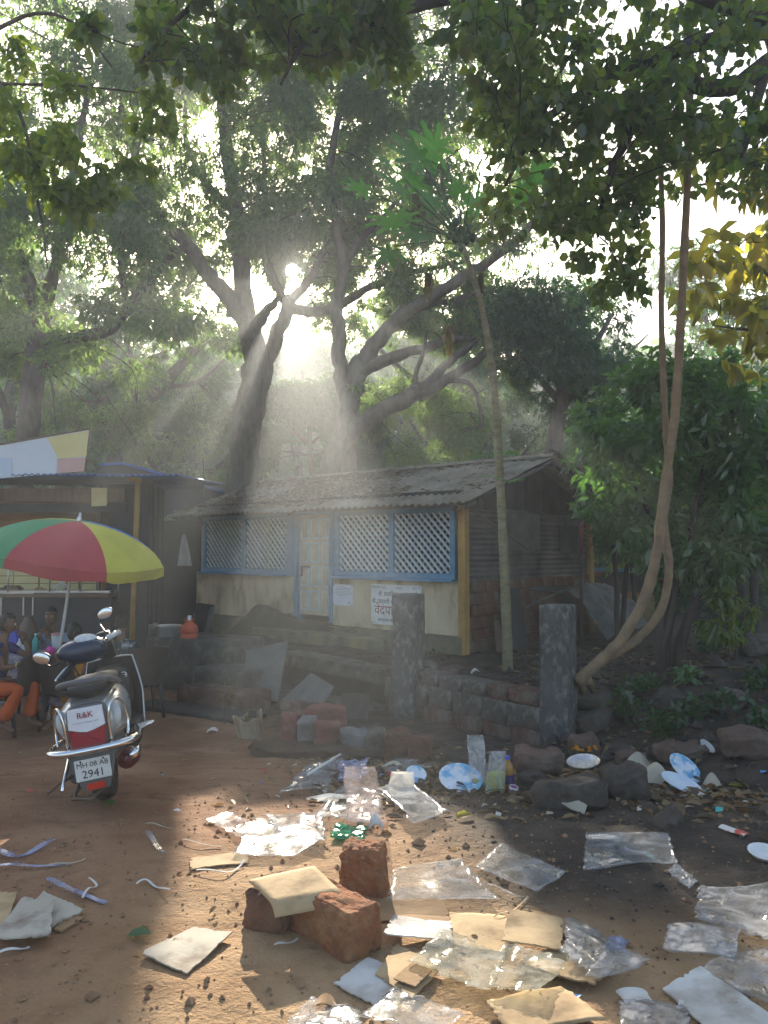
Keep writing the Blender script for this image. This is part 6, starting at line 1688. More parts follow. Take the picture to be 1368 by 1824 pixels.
# ------------------------------------------------------------------ litter in the yard
def film_mat(name, white=.22, tint=(.95, .96, .97), rough=.11, gl=.09, wcol=(.8, .82, .84)):
    m = bpy.data.materials.new(name); m.use_nodes = True
    t = m.node_tree; t.nodes.clear(); L = t.links.new
    out = t.nodes.new('ShaderNodeOutputMaterial'); tr = t.nodes.new('ShaderNodeBsdfTransparent'); g = t.nodes.new('ShaderNodeBsdfGlossy'); d = t.nodes.new('ShaderNodeBsdfDiffuse'); tl = t.nodes.new('ShaderNodeBsdfTranslucent')
    tr.inputs['Color'].default_value = (*tint, 1); g.inputs['Roughness'].default_value = rough; d.inputs['Color'].default_value = (*wcol, 1); tl.inputs['Color'].default_value = (*wcol, 1)
    tc = t.nodes.new('ShaderNodeTexCoord'); n = t.nodes.new('ShaderNodeTexNoise'); n.inputs['Scale'].default_value = 7; n.inputs['Detail'].default_value = 4; n.inputs['Distortion'].default_value = 1.2; L(tc.outputs['Object'], n.inputs['Vector'])
    bp = t.nodes.new('ShaderNodeBump'); bp.inputs['Strength'].default_value = .35; bp.inputs['Distance'].default_value = .015; L(n.outputs['Fac'], bp.inputs['Height']); L(bp.outputs[0], g.inputs['Normal'])
    lw = t.nodes.new('ShaderNodeLayerWeight'); lw.inputs['Blend'].default_value = gl; L(bp.outputs[0], lw.inputs['Normal'])
    m1 = t.nodes.new('ShaderNodeMixShader'); L(lw.outputs['Facing'], m1.inputs[0]); L(tr.outputs[0], m1.inputs[1]); L(g.outputs[0], m1.inputs[2])
    dt = t.nodes.new('ShaderNodeMixShader'); dt.inputs[0].default_value = .4; L(d.outputs[0], dt.inputs[1]); L(tl.outputs[0], dt.inputs[2])
    mr = t.nodes.new('ShaderNodeMapRange'); mr.inputs['From Min'].default_value = .4; mr.inputs['From Max'].default_value = .7; mr.inputs['To Min'].default_value = white * .5; mr.inputs['To Max'].default_value = white * 2.0; L(n.outputs['Fac'], mr.inputs['Value'])
    m2 = t.nodes.new('ShaderNodeMixShader'); L(mr.outputs[0], m2.inputs[0]); L(m1.outputs[0], m2.inputs[1]); L(dt.outputs[0], m2.inputs[2])
    L(m2.outputs[0], out.inputs['Surface']); return m
FILM = film_mat('clear_film', .12); FILM_W = film_mat('milky_film', .17); FILM_P = film_mat('pinkish_film', .12, (.95, .91, .90), wcol=(.78, .70, .68)); FILM_B = film_mat('bluish_film', .36, (.8, .84, .97), wcol=(.55, .60, .82)); FILM_G = film_mat('green_film', .5, (.3, .7, .5), wcol=(.05, .35, .2)); FILM_Y = film_mat('yellowish_film', .20, (.95, .95, .90), wcol=(.78, .76, .66))
CARD = mat('cardboard_tan', (.50, .36, .20), .9, (.40, .28, .15), 3, 6, .15, 40, col3=(.20, .13, .07), scale3=6, amt3=.75)
CARD_G = mat('cardboard_grey', (.46, .42, .34), .9, (.36, .32, .26), 3, 6, .15, 40, col3=(.13, .09, .06), scale3=7, amt3=.8)
CARD_W = mat('white_card', (.64, .63, .59), .85, (.50, .47, .42), 3, 8, .2, 40, col3=(.26, .20, .14), scale3=7, amt3=.7)
CARD_B = mat('cardboard_brown', (.32, .20, .10), .9, (.22, .14, .075), 3, 6, .2, 40)
BEIGE = mat('beige_paper', (.50, .44, .33), .9, (.38, .33, .25), 5, 6, .2, 30)
FOIL = mat('foil', (.72, .73, .74), .25, (.55, .56, .58), 20, 4, .5, 40, metal=.9)
ROCKM = mat('dark_rock', (.085, .068, .055), .95, (.045, .038, .032), 6, 8, .9, 24, col3=(.16, .14, .12), scale3=5)
ROCKB = mat('brown_rock', (.16, .10, .075), .95, (.085, .058, .045), 6, 8, .9, 24, col3=(.22, .18, .15), scale3=4)
def sheet(name, label, cat, cs, m, lift=.006, amp=.008, freq=7, th=.003, n=16, curl=0.0, h=None, group=None, seed=None):
    """a thin sheet lying on the earth; cs = its four corners as photo pixels, h = extra height of each corner"""
    s = random.uniform(0, 50) if seed is None else seed
    q = [G(x, y) for x, y in cs]; h = h or (0, 0, 0, 0)
    def fn(u, v, off=0.0):
        if th > .0045:
            u0, v0 = u, v
            u = u0 + (1 - 2 * u0) * max(0, .05 * mnoise.noise(Vector((v0 * 7 + s, 5, u0 * 2))) + .03 * mnoise.noise(Vector((v0 * 25 + s, 5, u0 * 2)))) * 1.6
            v = v0 + (1 - 2 * v0) * max(0, .05 * mnoise.noise(Vector((u0 * 7 + s, 9, v0 * 2))) + .03 * mnoise.noise(Vector((u0 * 25 + s, 9, v0 * 2)))) * 1.6
        a = q[0].lerp(q[1], u); b = q[3].lerp(q[2], u); p = a.lerp(b, v)
        hh = (h[0] * (1 - u) + h[1] * u) * (1 - v) + (h[3] * (1 - u) + h[2] * u) * v
        nn = mnoise.noise(Vector((p.x * freq * .7 + s, p.y * freq * .7, s)))
        rd = 1 - abs(mnoise.noise(Vector((p.x * freq * .6 + s, p.y * freq * .6 + 3, 2 * s)))) * 2
        ed = (abs(2 * u - 1) ** 4 + abs(2 * v - 1) ** 4) * curl
        jx = (mnoise.noise(Vector((u * 9 + s, v * 9, 1))) * amp * .9) if amp > .006 else 0
        return Vector((p.x + jx, p.y + jx * .6, gz(p.x, p.y) + lift + hh + amp * .5 * (max(nn, -.3) + .3 + .8 * max(0, rd)) + ed + off))
    mb = MB(); mb.grid(lambda u, v: fn(u, v, th), n, n, amp > .006); mb.grid(lambda u, v: fn(u, v), n, n, amp > .006, True)
    w = n + 1; k = w * w
    ring = [i for i in range(w)] + [w * j + n for j in range(1, w)] + [n * w + i for i in range(n - 1, -1, -1)] + [w * j for j in range(n - 1, 0, -1)]
    for a, b in zip(ring, ring[1:] + ring[:1]): mb.f.append([b, a, a + k, b + k]); mb.sm.append(False); mb.mi.append(0)
    return solo(name, mb, m, label, cat, q[0], group)
PG = 'discarded plastic sheets on the earth'; CG = 'discarded pieces of cardboard on the earth'
# cardboard
sheet('cardboard', 'square grey cardboard lying alone at the lower left', 'cardboard', [(248, 1706), (333, 1739), (414, 1673), (345, 1655)], CARD_G, .004, .004, 5, .006, 16, h=(.01, .0, .02, 0), group=CG)
sheet('cardboard', 'tan cardboard corner cut by the left edge', 'cardboard', [(-30, 1650), (10, 1660), (30, 1600), (-10, 1598)], CARD, .02, .004, 5, .006, 16, group=CG)
sheet('cardboard', 'large grey cardboard on the left pile, its far corner pointing right', 'cardboard', [(5, 1660), (92, 1660), (150, 1630), (78, 1594)], CARD_G, .012, .006, 5, .006, 16, group=CG)
sheet('cardboard', 'dirty grey sheet at the front of the left pile', 'cardboard', [(-20, 1692), (90, 1688), (96, 1622), (40, 1616)], CARD_G, .03, .006, 5, .006, 16, h=(0, .01, .01, .01), group=CG)
sheet('cardboard', 'narrow torn piece under the right corner of the left pile', 'cardboard', [(96, 1660), (110, 1664), (148, 1640), (130, 1630)], CARD_B, .004, .004, 5, .006, 16, group=CG)
sheet('cardboard', 'long narrow tan strip below the crumpled sheets', 'cardboard', [(339, 1552), (444, 1541), (440, 1520), (338, 1532)], CARD, .004, .003, 5, .006, 16, group=CG)
sheet('cardboard', 'bright tan card on top of the sunlit heap, right of centre', 'cardboard', [(894, 1704), (1001, 1719), (1004, 1667), (906, 1652)], CARD, .045, .005, 4, .006, 16, h=(.01, .0, .02, .02), group=CG)
sheet('cardboard', 'wide tan card tucked under clear film below the bright tan card', 'cardboard', [(930, 1735), (1060, 1772), (1098, 1735), (1000, 1695)], CARD, .03, .006, 4, .006, 16, group=CG)
sheet('cardboard', 'white card with a curled left end right of the big laterite block', 'cardboard', [(682, 1690), (806, 1690), (804, 1655), (700, 1652)], CARD_W, .022, .006, 5, .005, 16, h=(.03, 0, 0, .02), group=CG)
sheet('cardboard', 'brown sheet under the clear film beside the upright block', 'cardboard', [(668, 1645), (806, 1650), (790, 1605), (690, 1608)], CARD_B, .004, .006, 5, .005, 16, group=CG)
sheet('cardboard', 'brown sheet in the middle of the sunlit heap', 'cardboard', [(795, 1690), (900, 1704), (925, 1640), (800, 1630)], CARD, .005, .008, 5, .005, 16, group=CG)
sheet('cardboard', 'white card half in the shadow of the big block at bottom centre', 'cardboard', [(594, 1756), (668, 1796), (745, 1745), (655, 1710)], CARD_W, .006, .004, 5, .005, 16, group=CG)
sheet('cardboard', 'tan card beside the white card at bottom centre', 'cardboard', [(668, 1745), (735, 1790), (785, 1735), (705, 1690)], CARD, .016, .006, 5, .005, 16, group=CG)
sheet('cardboard', 'large white card in the lower right corner', 'cardboard', [(1180, 1768), (1270, 1850), (1400, 1835), (1248, 1744)], CARD_W, .008, .006, 4, .006, 16, h=(0, .0, .0, .03), group=CG)
sheet('cardboard', 'brown corrugated strip behind the bright tan card', 'cardboard', [(942, 1655), (1046, 1682), (1052, 1655), (950, 1630)], CARD_B, .01, .008, 9, .006, 16, group=CG)
sheet('cardboard', 'crumpled tan board at the bottom edge, centre right', 'cardboard', [(866, 1800), (900, 1850), (1080, 1835), (1000, 1772)], CARD, .02, .014, 6, .006, 12, group=CG)
sheet('cardboard', 'small torn brown board between the tan card and bare earth', 'cardboard', [(700, 1760), (740, 1775), (770, 1745), (735, 1730)], CARD_B, .026, .006, 5, .005, 16, group=CG)
# clear plastic sheets
def film(label, cs, m=FILM, lift=.008, amp=.016, freq=6, h=None, n=22): return sheet('plastic_sheet', label, 'plastic sheet', cs, m, lift, amp, freq, .004, n, h=h, group=PG)
film('clear plastic sleeve lying flat on dark soil, pointed ends left and right', [(845, 1550), (958, 1604), (1008, 1561), (893, 1512)], FILM, h=(0, .02, .01, .01))
film('stack of clear sleeves on dark soil at the right', [(1040, 1560), (1206, 1545), (1190, 1496), (1044, 1494)], FILM_W, .02, .018)
film('small crumpled film tail right of the stacked sleeves', [(1190, 1562), (1228, 1590), (1242, 1578), (1205, 1548)], FILM_W, .01, .025, 14)
film('clear film over cardboard beside the upright block', [(690, 1622), (886, 1618), (820, 1543), (700, 1565)], FILM, .03, .024, 6)
film('crumpled clear bag at the right edge, upper of three', [(1236, 1652), (1380, 1690), (1390, 1585), (1245, 1598)], FILM_W, .02, .035, 7)
film('flat clear sleeve at the right, middle of three', [(1180, 1702), (1310, 1722), (1318, 1664), (1192, 1656)], FILM_W, .02, .015)
film('clear sheet at the right edge, lowest of three', [(1240, 1740), (1400, 1810), (1410, 1700), (1300, 1712)], FILM, .01, .03)
film('large clear film bunched over the sunlit cards in the middle', [(728, 1735), (868, 1792), (905, 1728), (790, 1682)], FILM_Y, .04, .03)
film('clear film trailing right from the bright tan card', [(1005, 1725), (1062, 1776), (1162, 1742), (1010, 1668)], FILM, .05, .035, 8)
film('clear film below the bright tan card with glints', [(868, 1790), (960, 1800), (1010, 1745), (900, 1705)], FILM_Y, .045, .03)
film('pinkish crumpled film lit by sun at the left end of the sheets', [(440, 1512), (460, 1478), (408, 1452), (362, 1466)], FILM_P, .015, .018, 7)
film('wide crumpled clear film left of the upright block', [(416, 1530), (520, 1535), (582, 1502), (455, 1462)], FILM, .015, .020, 6, n=26)
film('clear film right end of the wide crumpled one, in shade', [(500, 1500), (580, 1512), (575, 1465), (470, 1460)], FILM, .03, .025)
film('torn silvery film left of the rubbish heap', [(497, 1423), (580, 1415), (612, 1356), (545, 1375)], FILM_W, .02, .05, 8)
film('flat clear sleeve with printed marks in front of the standing bag', [(672, 1430), (735, 1484), (798, 1460), (722, 1414)], FILM_W, .04, .02, 6, h=(.05, 0, 0, .04))
film('clear film spread under the standing bag', [(555, 1468), (660, 1478), (690, 1420), (620, 1400)], FILM, .02, .04, 8)
film('grey film sheet at the bottom edge left of centre', [(510, 1835), (640, 1835), (640, 1808), (556, 1786)], FILM_W, .01, .02)
film('clear film at the bottom edge below the white card', [(640, 1822), (760, 1860), (830, 1822), (700, 1775)], FILM, .02, .02)
film('clear film at the bottom edge left of the large white card', [(1105, 1840), (1230, 1850), (1225, 1800), (1104, 1795)], FILM_W, .01, .02)
film('small crumpled film scrap behind the plate at the rear of the heap', [(690, 1385), (730, 1390), (745, 1362), (700, 1358)], FILM_W, .02, .04, 14)
film('crumpled bag with red print at the far right edge by rocks', [(1325, 1330), (1368, 1350), (1380, 1320), (1335, 1300)], FILM_W, .03, .05, 14)
film('green torn film in front of the standing bag', [(586, 1500), (646, 1502), (652, 1478), (600, 1476)], FILM_G, .01, .03, 14)
film('crumpled blue and clear bag at the rear of the heap', [(600, 1402), (648, 1402), (655, 1368), (610, 1366)], FILM_B, .03, .07, 14)
film('pale wrapper with beige side in front of the brick border', [(690, 1386), (760, 1392), (770, 1362), (720, 1372)], FILM_Y, .015, .03, 9)
film('lilac film scrap by the sunlit heap', [(1075, 1705), (1110, 1712), (1118, 1690), (1085, 1684)], FILM_B, .02, .03, 14)
# standing bags
def bag(label, c, w, d, h, m, fill=None, fillh=.4, lean=(0, 0), seed=1, name='plastic_bag'):
    o = thing(name, label, 'plastic bag', c)
    def skin_(u, v, k=1.0, top=1.0):
        a = 2 * math.pi * u; t = v * top; ww = w * (1 - .15 * t) * (1 - .05 * math.sin(t * 9 + seed)) ; dd = d * (1 - .8 * t ** 1.5)
        nz = mnoise.noise(Vector((math.cos(a) * 2 + seed, math.sin(a) * 2, t * 3.5))) * .10 + mnoise.noise(Vector((math.cos(a) * 5 + seed, math.sin(a) * 5, t * 8))) * .05
        return Vector((math.cos(a) * ww / 2 * (1 + nz) * k + lean[0] * t, math.sin(a) * dd / 2 * (1 + nz) * k + lean[1] * t, t * h))
    mb = MB(); mb.grid(lambda u, v: skin_(u, v), 28, 18); part('film', mb, m, o)
    if fill is not None:
        mb = MB(); mb.grid(lambda u, v: skin_(u, v * .999, .93, fillh) if v < .99 else Vector((lean[0] * fillh, lean[1] * fillh, h * fillh)), 24, 8); part('contents', mb, fill, o)
    return o
BAGF = film_mat('bag_film', .32, gl=.16)
YF = mat('yellow_green_food', (.48, .46, .12), .8, (.36, .36, .08), 30, 4, .5, 60)
bag('tall clear bag with a little yellow food, behind the bottle', G(855, 1405), .135, .10, .37, BAGF, YF, .20, (-.03, .02), 3)
bag('shorter clear bag bulging with yellow food beside the bottle', G(882, 1412), .135, .11, .28, BAGF, YF, .55, (.02, .0), 7)
bag('pinkish clear bag standing in the middle of the heap', G(655, 1468), .22, .14, .30, FILM_P, None, .4, (-.05, .08), 11)
bag('white paper bag with a red stripe behind the clear sleeve', G(712, 1425), .18, .11, .17, film_mat('paper_white_film', .8, wcol=(.62, .60, .56)), None, .4, (.02, .03), 13)
mb = MB(); a, b = G(692, 1395), G(738, 1418); mb.tube([a + Vector((0, -.07, .10)), (a + b) / 2 + Vector((0, -.09, .07)), b + Vector((0, -.06, .03))], .011, 5, flat=.4); solo('red_tape', mb, mat('red_plastic', (.60, .03, .025), .4), 'strip of red tape over the white paper bag', 'tape', a)
# bottle and cup
bo = thing('bottle', 'amber juice bottle with a purple label and blue cap', 'bottle', G(910, 1408), (R(4), R(-6), 0))
AMB = mat('amber_liquid', (.38, .20, .05), .2, coat=.5)
mb = MB(); mb.lathe([(0, 0), (.032, 0), (.036, .01), (.036, .07), (.033, .10), (.036, .13), (.030, .17), (.015, .205), (.015, .225)], n=20); part('body', mb, AMB, bo)
mb = MB(); mb.lathe([(.0368, .055), (.0368, .072), (.0340, .10), (.0366, .118)], n=20); part('label', mb, mat('purple_label', (.05, .04, .14), .4), bo)
mb = MB(); mb.lathe([(.017, .222), (.017, .242), (0, .243)], n=14); part('cap', mb, BLUP, bo)
cu_ = thing('paper_cup', 'small white and purple paper cup beside the juice bottle', 'cup', G(913, 1414), (R(8), R(10), 0)); mb = MB(); mb.lathe([(0, 0), (.026, 0), (.030, .05), (.028, .05), (.024, .005)], n=18); part('body', mb, mat('purple_cup', (.30, .05, .25), .5), cu_)
mb = MB(); mb.lathe([(.0295, .035), (.0308, .052), (.028, .052), (.0275, .036)], n=18); part('rim', mb, WHITEP, cu_)
def plate(label, px, py, r, tilt, m, rim_m=None, pockets=0, name='paper_plate', z=.01, lift=0):
    o = thing(name, label, 'plate', G(px, py) + Vector((0, 0, z)), tilt)
    mb = MB()
    def pz(x, y):
        rr = math.hypot(x, y) / r; zz = .022 * smooth(.72, .85, rr) + .004 * smooth(.9, 1, rr)
        if pockets:
            zz += .012 * math.exp(-((rr - .38) / .05) ** 2) + (.012 * math.exp(-(math.sin(pockets * math.atan2(y, x) / 2) / .16) ** 2) if .38 < rr < .78 else 0)
        return zz
    def fn(u, v): a = 2 * math.pi * u; rr = r * max(v, .001) * (1 + .01 * math.sin(a * 18)); return Vector((rr * math.cos(a), rr * math.sin(a), pz(rr * math.cos(a), rr * math.sin(a)) + .004))
    mb.grid(fn, 48, 12); mb.grid(lambda u, v: fn(u, v) - Vector((0, 0, .003)), 48, 6, True, True); part('dish', mb, m, o); return o
BPL = mat('blue_printed_plate', (.74, .78, .82), .35, (.16, .45, .68), 9, 3, .05, lo=.48, hi=.60, coat=.3)
plate('round paper plate with blue print and pockets, tilted toward us beside the yellow bags', 820, 1405, .155, (R(24), R(4), 0), BPL, None, 6, z=.055)
plate('oval blue printed plate propped on a rock at the right', 1218, 1392, .15, (R(38), R(14), R(20)), BPL, None, 6, z=.10)
plate('lower blue printed plate folded under the propped one', 1212, 1408, .14, (R(12), R(16), 0), mat('plate_back', (.66, .70, .74), .5, (.45, .58, .70), 5), None, 0, z=.03)
plate('small blue bowl behind the white paper bag', 740, 1398, .075, (R(35), R(10), 0), BPL, z=.06)
plate('small white plate standing tilted on the bank at the far right', 1257, 1342, .075, (R(28), R(30), 0), WHITEP, z=.05)
plate('white plate cut by the right edge', 1362, 1530, .08, (R(10), 0, 0), WHITEP, z=.01)
plate('crumpled silver foil dish lying on the flat rock', 1040, 1392, .12, (R(9), R(-8), 0), FOIL, z=.12)
def crumple(label, px, py, w, d, h, m, seed, name='paper', cat='paper', rot=0.0, tilt=0.0):
    q = G(px, py); mb = MB()
    def fn(u, v):
        x, y = (u - .5) * w, (v - .5) * d; f = Vector((x * 9 + seed, y * 9, seed))
        return Vector((x + .015 * mnoise.noise(f * 1.5), y, h * (1 - (2 * u - 1) ** 2) * (.5 + .5 * v) + .03 * mnoise.noise(f) * (h / .06 + .4) * .6 + tilt * v))
    mb.grid(fn, 14, 12); mb.grid(lambda u, v: fn(u, v) - Vector((0, 0, .003)), 14, 12, True, True)
    return solo(name, mb, m, label, cat, q + Vector((0, 0, .015)), rot=(0, 0, rot))
crumple('beige torn plate leaning on dark rocks, upper left of the propped blue plate', 1145, 1378, .20, .16, .07, BEIGE, 1, rot=.4, tilt=.10)
crumple('beige folded paper just left of the propped blue plate', 1168, 1400, .16, .13, .08, BEIGE, 5, rot=-.3, tilt=.06)
crumple('crumpled beige paper right of the propped blue plate', 1275, 1405, .15, .12, .09, BEIGE, 8, rot=.2)
crumple('beige folded plate half lying in front of the flat rock', 1012, 1440, .24, .13, .07, BEIGE, 12, rot=-.6, tilt=.05)
crumple('white paper scrap on the edge of the heap near the brick border', 700, 1372, .18, .10, .05, BEIGE, 15, rot=.3)
crumple('crushed white paper ball in front of the pinkish bag', 668, 1475, .08, .08, .06, CARD_W, 18)
crumple('white paper sheet lying under the torn silvery film', 585, 1428, .28, .12, .02, CARD_W, 21, rot=.1)
crumple('red and white packet lying on dark soil at the right', 1308, 1484, .06, .15, .01, mat('packet', (.70, .66, .60), .4, (.55, .08, .05), 9, 2, lo=.5, hi=.56), 24, name='packet', cat='packet', rot=.5)
crumple('white card fragment by the lower right card', 1132, 1785, .10, .08, .018, CARD_W, 27)
crumple('crumpled pale paper at the yard wall top', 846, 1200, .1, .08, .05, CARD_W, 29)
mb = MB(); a = G(548, 1405) + Vector((0, 0, .10)); mb.tube([a, G(606, 1380) + Vector((0, 0, .16))], .010, 8); solo('pipe', mb, WHITEP, 'white plastic tube sticking out of the torn silvery film', 'tube', a)
# ribbons and strips
def ribbon(label, pts, w, m, name='ribbon', cat='ribbon', hump=.008):
    q = [G(x, y) for x, y in pts]; q, _ = smooth_path(q, [1] * len(q), 6) if len(q) > 2 else ([q[0].lerp(q[1], i / 6) for i in range(7)], None)
    q = [Vector((p.x, p.y, gz(p.x, p.y) + .006 + hump * (1 + math.sin(i * .45)))) for i, p in enumerate(q)]
    mb = MB(); vs = []
    for i, p in enumerate(q):
        t = (q[min(i + 1, len(q) - 1)] - q[max(i - 1, 0)]); t.z = 0; t.normalize(); s = Vector((-t.y, t.x, .12 * math.sin(i * .5)))
        vs += [p - s * w / 2, p + s * w / 2, p + s * w / 2 + Vector((0, 0, .0015)), p - s * w / 2 + Vector((0, 0, .0015))]
    fs = []
    for i in range(len(q) - 1):
        for k in range(4): fs.append((4 * i + k, 4 * i + (k + 1) % 4, 4 * i + 4 + (k + 1) % 4, 4 * i + 4 + k))
    mb.add(vs, fs); return solo(name, mb, m, label, cat, q[0], 'strips of plastic tape on the earth')
ribbon('violet film strip, uppermost at the left edge', [(-10, 1518), (22, 1530), (55, 1520), (95, 1502)], .035, FILM_B)
ribbon('violet film strip, middle of three at the left edge', [(-10, 1548), (50, 1548), (125, 1541)], .022, FILM_B)
ribbon('thin tan string end beside the middle violet strip', [(80, 1548), (120, 1544), (152, 1532)], .008, BEIGE)
ribbon('violet film strip lying diagonal above the left cardboard pile', [(82, 1570), (130, 1592), (189, 1611)], .028, FILM_B)
ribbon('white tape strip on shaded earth near the sun patch', [(261, 1484), (275, 1505), (292, 1522)], .028, FILM_W)
ribbon('thin bent white strip above the square grey cardboard', [(243, 1580), (262, 1574), (280, 1584), (303, 1594)], .012, CARD_W)
ribbon('short bent strip over the diagonal violet film', [(147, 1605), (160, 1588), (172, 1580), (158, 1572)], .010, CARD_W)
ribbon('pale string in front of the long tan strip', [(350, 1555), (400, 1560), (425, 1548), (435, 1540)], .010, CARD_W)
ribbon('pale string left of the pinkish film', [(325, 1500), (355, 1508), (395, 1510)], .008, BEIGE)
ribbon('thin strip by the left foot of the laterite blocks', [(488, 1690), (510, 1688), (530, 1675)], .010, CARD_W)
ribbon('string loop between the two clear sleeves', [(868, 1580), (910, 1598), (940, 1602), (930, 1618)], .010, FILM_W)
ribbon('pale twig like strip near the left sun edge', [(258, 1472), (280, 1474), (308, 1478)], .008, BEIGE)
ribbon('white strip at the lower left beside the pile', [(-5, 1705), (30, 1698), (52, 1690)], .016, CARD_W)
ribbon('orange thread on cardboard near the bright tan card', [(880, 1640), (905, 1632), (940, 1600)], .006, CARD)

# ------------------------------------------------------------------ laterite blocks and rocks
PIT = 1.0
def rock(name, label, cat, c, size, rz, m, seed, amp=.02, bev=.03, cuts=5, tilt=(0, 0), group=None):
    mb = rough_block(size, seed, amp, cuts, bev)
    if cuts > 10:
        for i, p in enumerate(mb.v):
            q = Vector(p); k = -.012 * max(0, mnoise.noise(q * 34 + Vector((seed, 0, 0))) - .12) - .007 * max(0, mnoise.noise(q * 70)) + .006 * mnoise.noise(q * 16)
            mb.v[i] = tuple(q + q.normalized() * k)
    return solo(name, mb, m, label, cat, c + Vector((0, 0, size[2] / 2 - .012)), group, rot=(tilt[0], tilt[1], rz))
LG = 'laterite blocks lying in the sun'
a, b = G(518, 1655), G(625, 1718); c2 = G(678, 1690)
ang = math.atan2(b.y - a.y, b.x - a.x); Lb = (b - a).length
ctr = (a + c2) / 2
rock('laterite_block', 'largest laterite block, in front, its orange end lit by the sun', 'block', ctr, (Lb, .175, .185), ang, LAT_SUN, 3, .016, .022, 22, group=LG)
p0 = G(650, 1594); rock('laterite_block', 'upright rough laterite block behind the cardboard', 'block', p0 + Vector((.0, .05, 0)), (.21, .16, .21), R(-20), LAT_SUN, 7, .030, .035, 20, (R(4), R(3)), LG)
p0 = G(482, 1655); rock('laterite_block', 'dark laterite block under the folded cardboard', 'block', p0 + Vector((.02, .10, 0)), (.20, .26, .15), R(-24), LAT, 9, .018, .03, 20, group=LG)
mb = MB(); e = [G(443, 1600), G(490, 1655), G(625, 1622), G(545, 1572)]
e = [Vector((q.x, q.y, gz(q.x, q.y))) for q in e]; e[0] = P(443, 1562, 3.25); e[1] = P(490, 1620, 3.02); e[2] = P(612, 1588, 3.12); e[3] = P(560, 1553, 3.35)
def fold(u, v, off=0):
    p = e[0].lerp(e[3], u).lerp(e[1].lerp(e[2], u), v); p.z = .172 + .006 * math.sin(v * 3.1 + u * 2) - .30 * max(0, v - .88) + .012 * u + off; return p
mb.grid(lambda u, v: fold(u, v, .008), 10, 12, True, True); mb.grid(lambda u, v: fold(u, v), 10, 12)
w_ = 11
ring = [i for i in range(w_)] + [w_ * j + 10 for j in range(1, 13)] + [12 * w_ + i for i in range(9, -1, -1)] + [w_ * j for j in range(11, 0, -1)]
for i0, i1 in zip(ring, ring[1:] + ring[:1]): mb.f.append([i0, i1, i1 + w_ * 13, i0 + w_ * 13]); mb.sm.append(False); mb.mi.append(0)
solo('cardboard', mb, CARD, 'folded tan cardboard resting across the laterite blocks', 'cardboard', e[0], CG)
q = G(578, 1795); crumple('small brown chip of board at the bottom, left of centre', 578, 1795, .06, .05, .02, CARD_B, 33, name='board_chip', cat='scrap')
RG = 'rocks edging the rubbish'
for i, (px, py, sz, rz, m, lb) in enumerate((
        (966, 1374, (.32, .20, .15), .05, ROCKB, 'brown squared stone resting on a dark block before the right pillar'),
        (948, 1408, (.17, .18, .14), .1, ROCKM, 'dark block under the brown squared stone'),
        (1040, 1346, (.28, .24, .20), .3, ROCKB, 'rough rounded boulder right of the pillar foot'),
        (1012, 1434, (.42, .28, .16), -.1, ROCKM, 'flat dark rock carrying the foil dish'),
        (1112, 1420, (.28, .24, .20), .4, ROCKM, 'dark angular rock beside the beige torn plate'),
        (1215, 1352, (.42, .3, .14), .1, ROCKB, 'low broad rock on the ditch edge at the right'),
        (1330, 1345, (.44, .34, .22), -.2, ROCKB, 'big brown rock at the right edge above the litter'),
        (1190, 1262, (.30, .25, .20), .7, ROCKM, 'mossy boulder standing out on the right bank'),
        (1305, 1265, (.26, .22, .22), .9, STONE, 'pale boulder in the middle of the right bank'),
        (1055, 1262, (.40, .3, .18), .2, ROCKM, 'dark rock under the vine root, upper'),
        (1058, 1300, (.36, .3, .2), -.3, ROCKM, 'dark rock under the vine root, lower'),
        (1350, 1170, (.5, .3, .3), .2, STONE, 'pale rock at the right edge of the bank'),
        (1120, 1360, (.22, .16, .10), .2, ROCKB, 'small brown rock behind the beige torn plate'),
        (830, 1360, (.34, .2, .10), -.5, ROCKM, 'flat dark stone behind the yellow bags'),
        (765, 1185, (.22, .2, .16), .3, STONE, 'dark stone lying on the yard wall right of the near pillar'),
        (800, 1190, (.26, .18, .1), .1, STONE_R, 'reddish stone on the yard wall near the dirt'),
        (1185, 1465, (.18, .12, .05), .3, ROCKM, 'small dark stone on the black soil at the right'))):
    c = G(px, py) if (px, py) not in ((765, 1185), (800, 1190)) else P(px, py, 10.0)
    if py in (1185, 1190): c.z = gz0(c.x, c.y)
    if lb.startswith('brown squared'): c = G(962, 1405) + Vector((0, .06, .125))
    rock('rock', lb, 'rock', c, sz, rz, m, 70 + i, .045, .05, 7, (random.gauss(0, .08), random.gauss(0, .08)), RG)
# marigolds left on the stones
MAR = mat('marigold', (.68, .30, .015), .8, (.60, .18, .01), 20, 3)
fl = thing('marigold_heap', 'heap of orange marigold flowers on the stones', 'flowers', G(1042, 1372) + Vector((0, .04, .17)))
for i in range(13):
    mb = MB(); c = Vector((random.uniform(-.11, .12), random.uniform(-.05, .05), random.uniform(0, .035)))
    for k in range(3):
        mb.lathe([(.006, .012 - k * .003), (.024 - k * .004, .004 + k * .005), (.012, .016 + k * .004)], c, 9, (random.uniform(-.4, .4), random.uniform(-.4, .4), k))
    part('flower', mb, MAR if i % 4 else BUL if False else MAR, fl)
B_ = np.array([fl.location + Vector((random.uniform(-.12, .12), random.uniform(-.05, .05), .0)) for _ in range(30)]); D_ = rng.normal(size=(30, 3)); leaves('leaves', LEAF_DARK, fl, B_, D_, np.full(30, .04), np.full(30, .012), gaps=False)
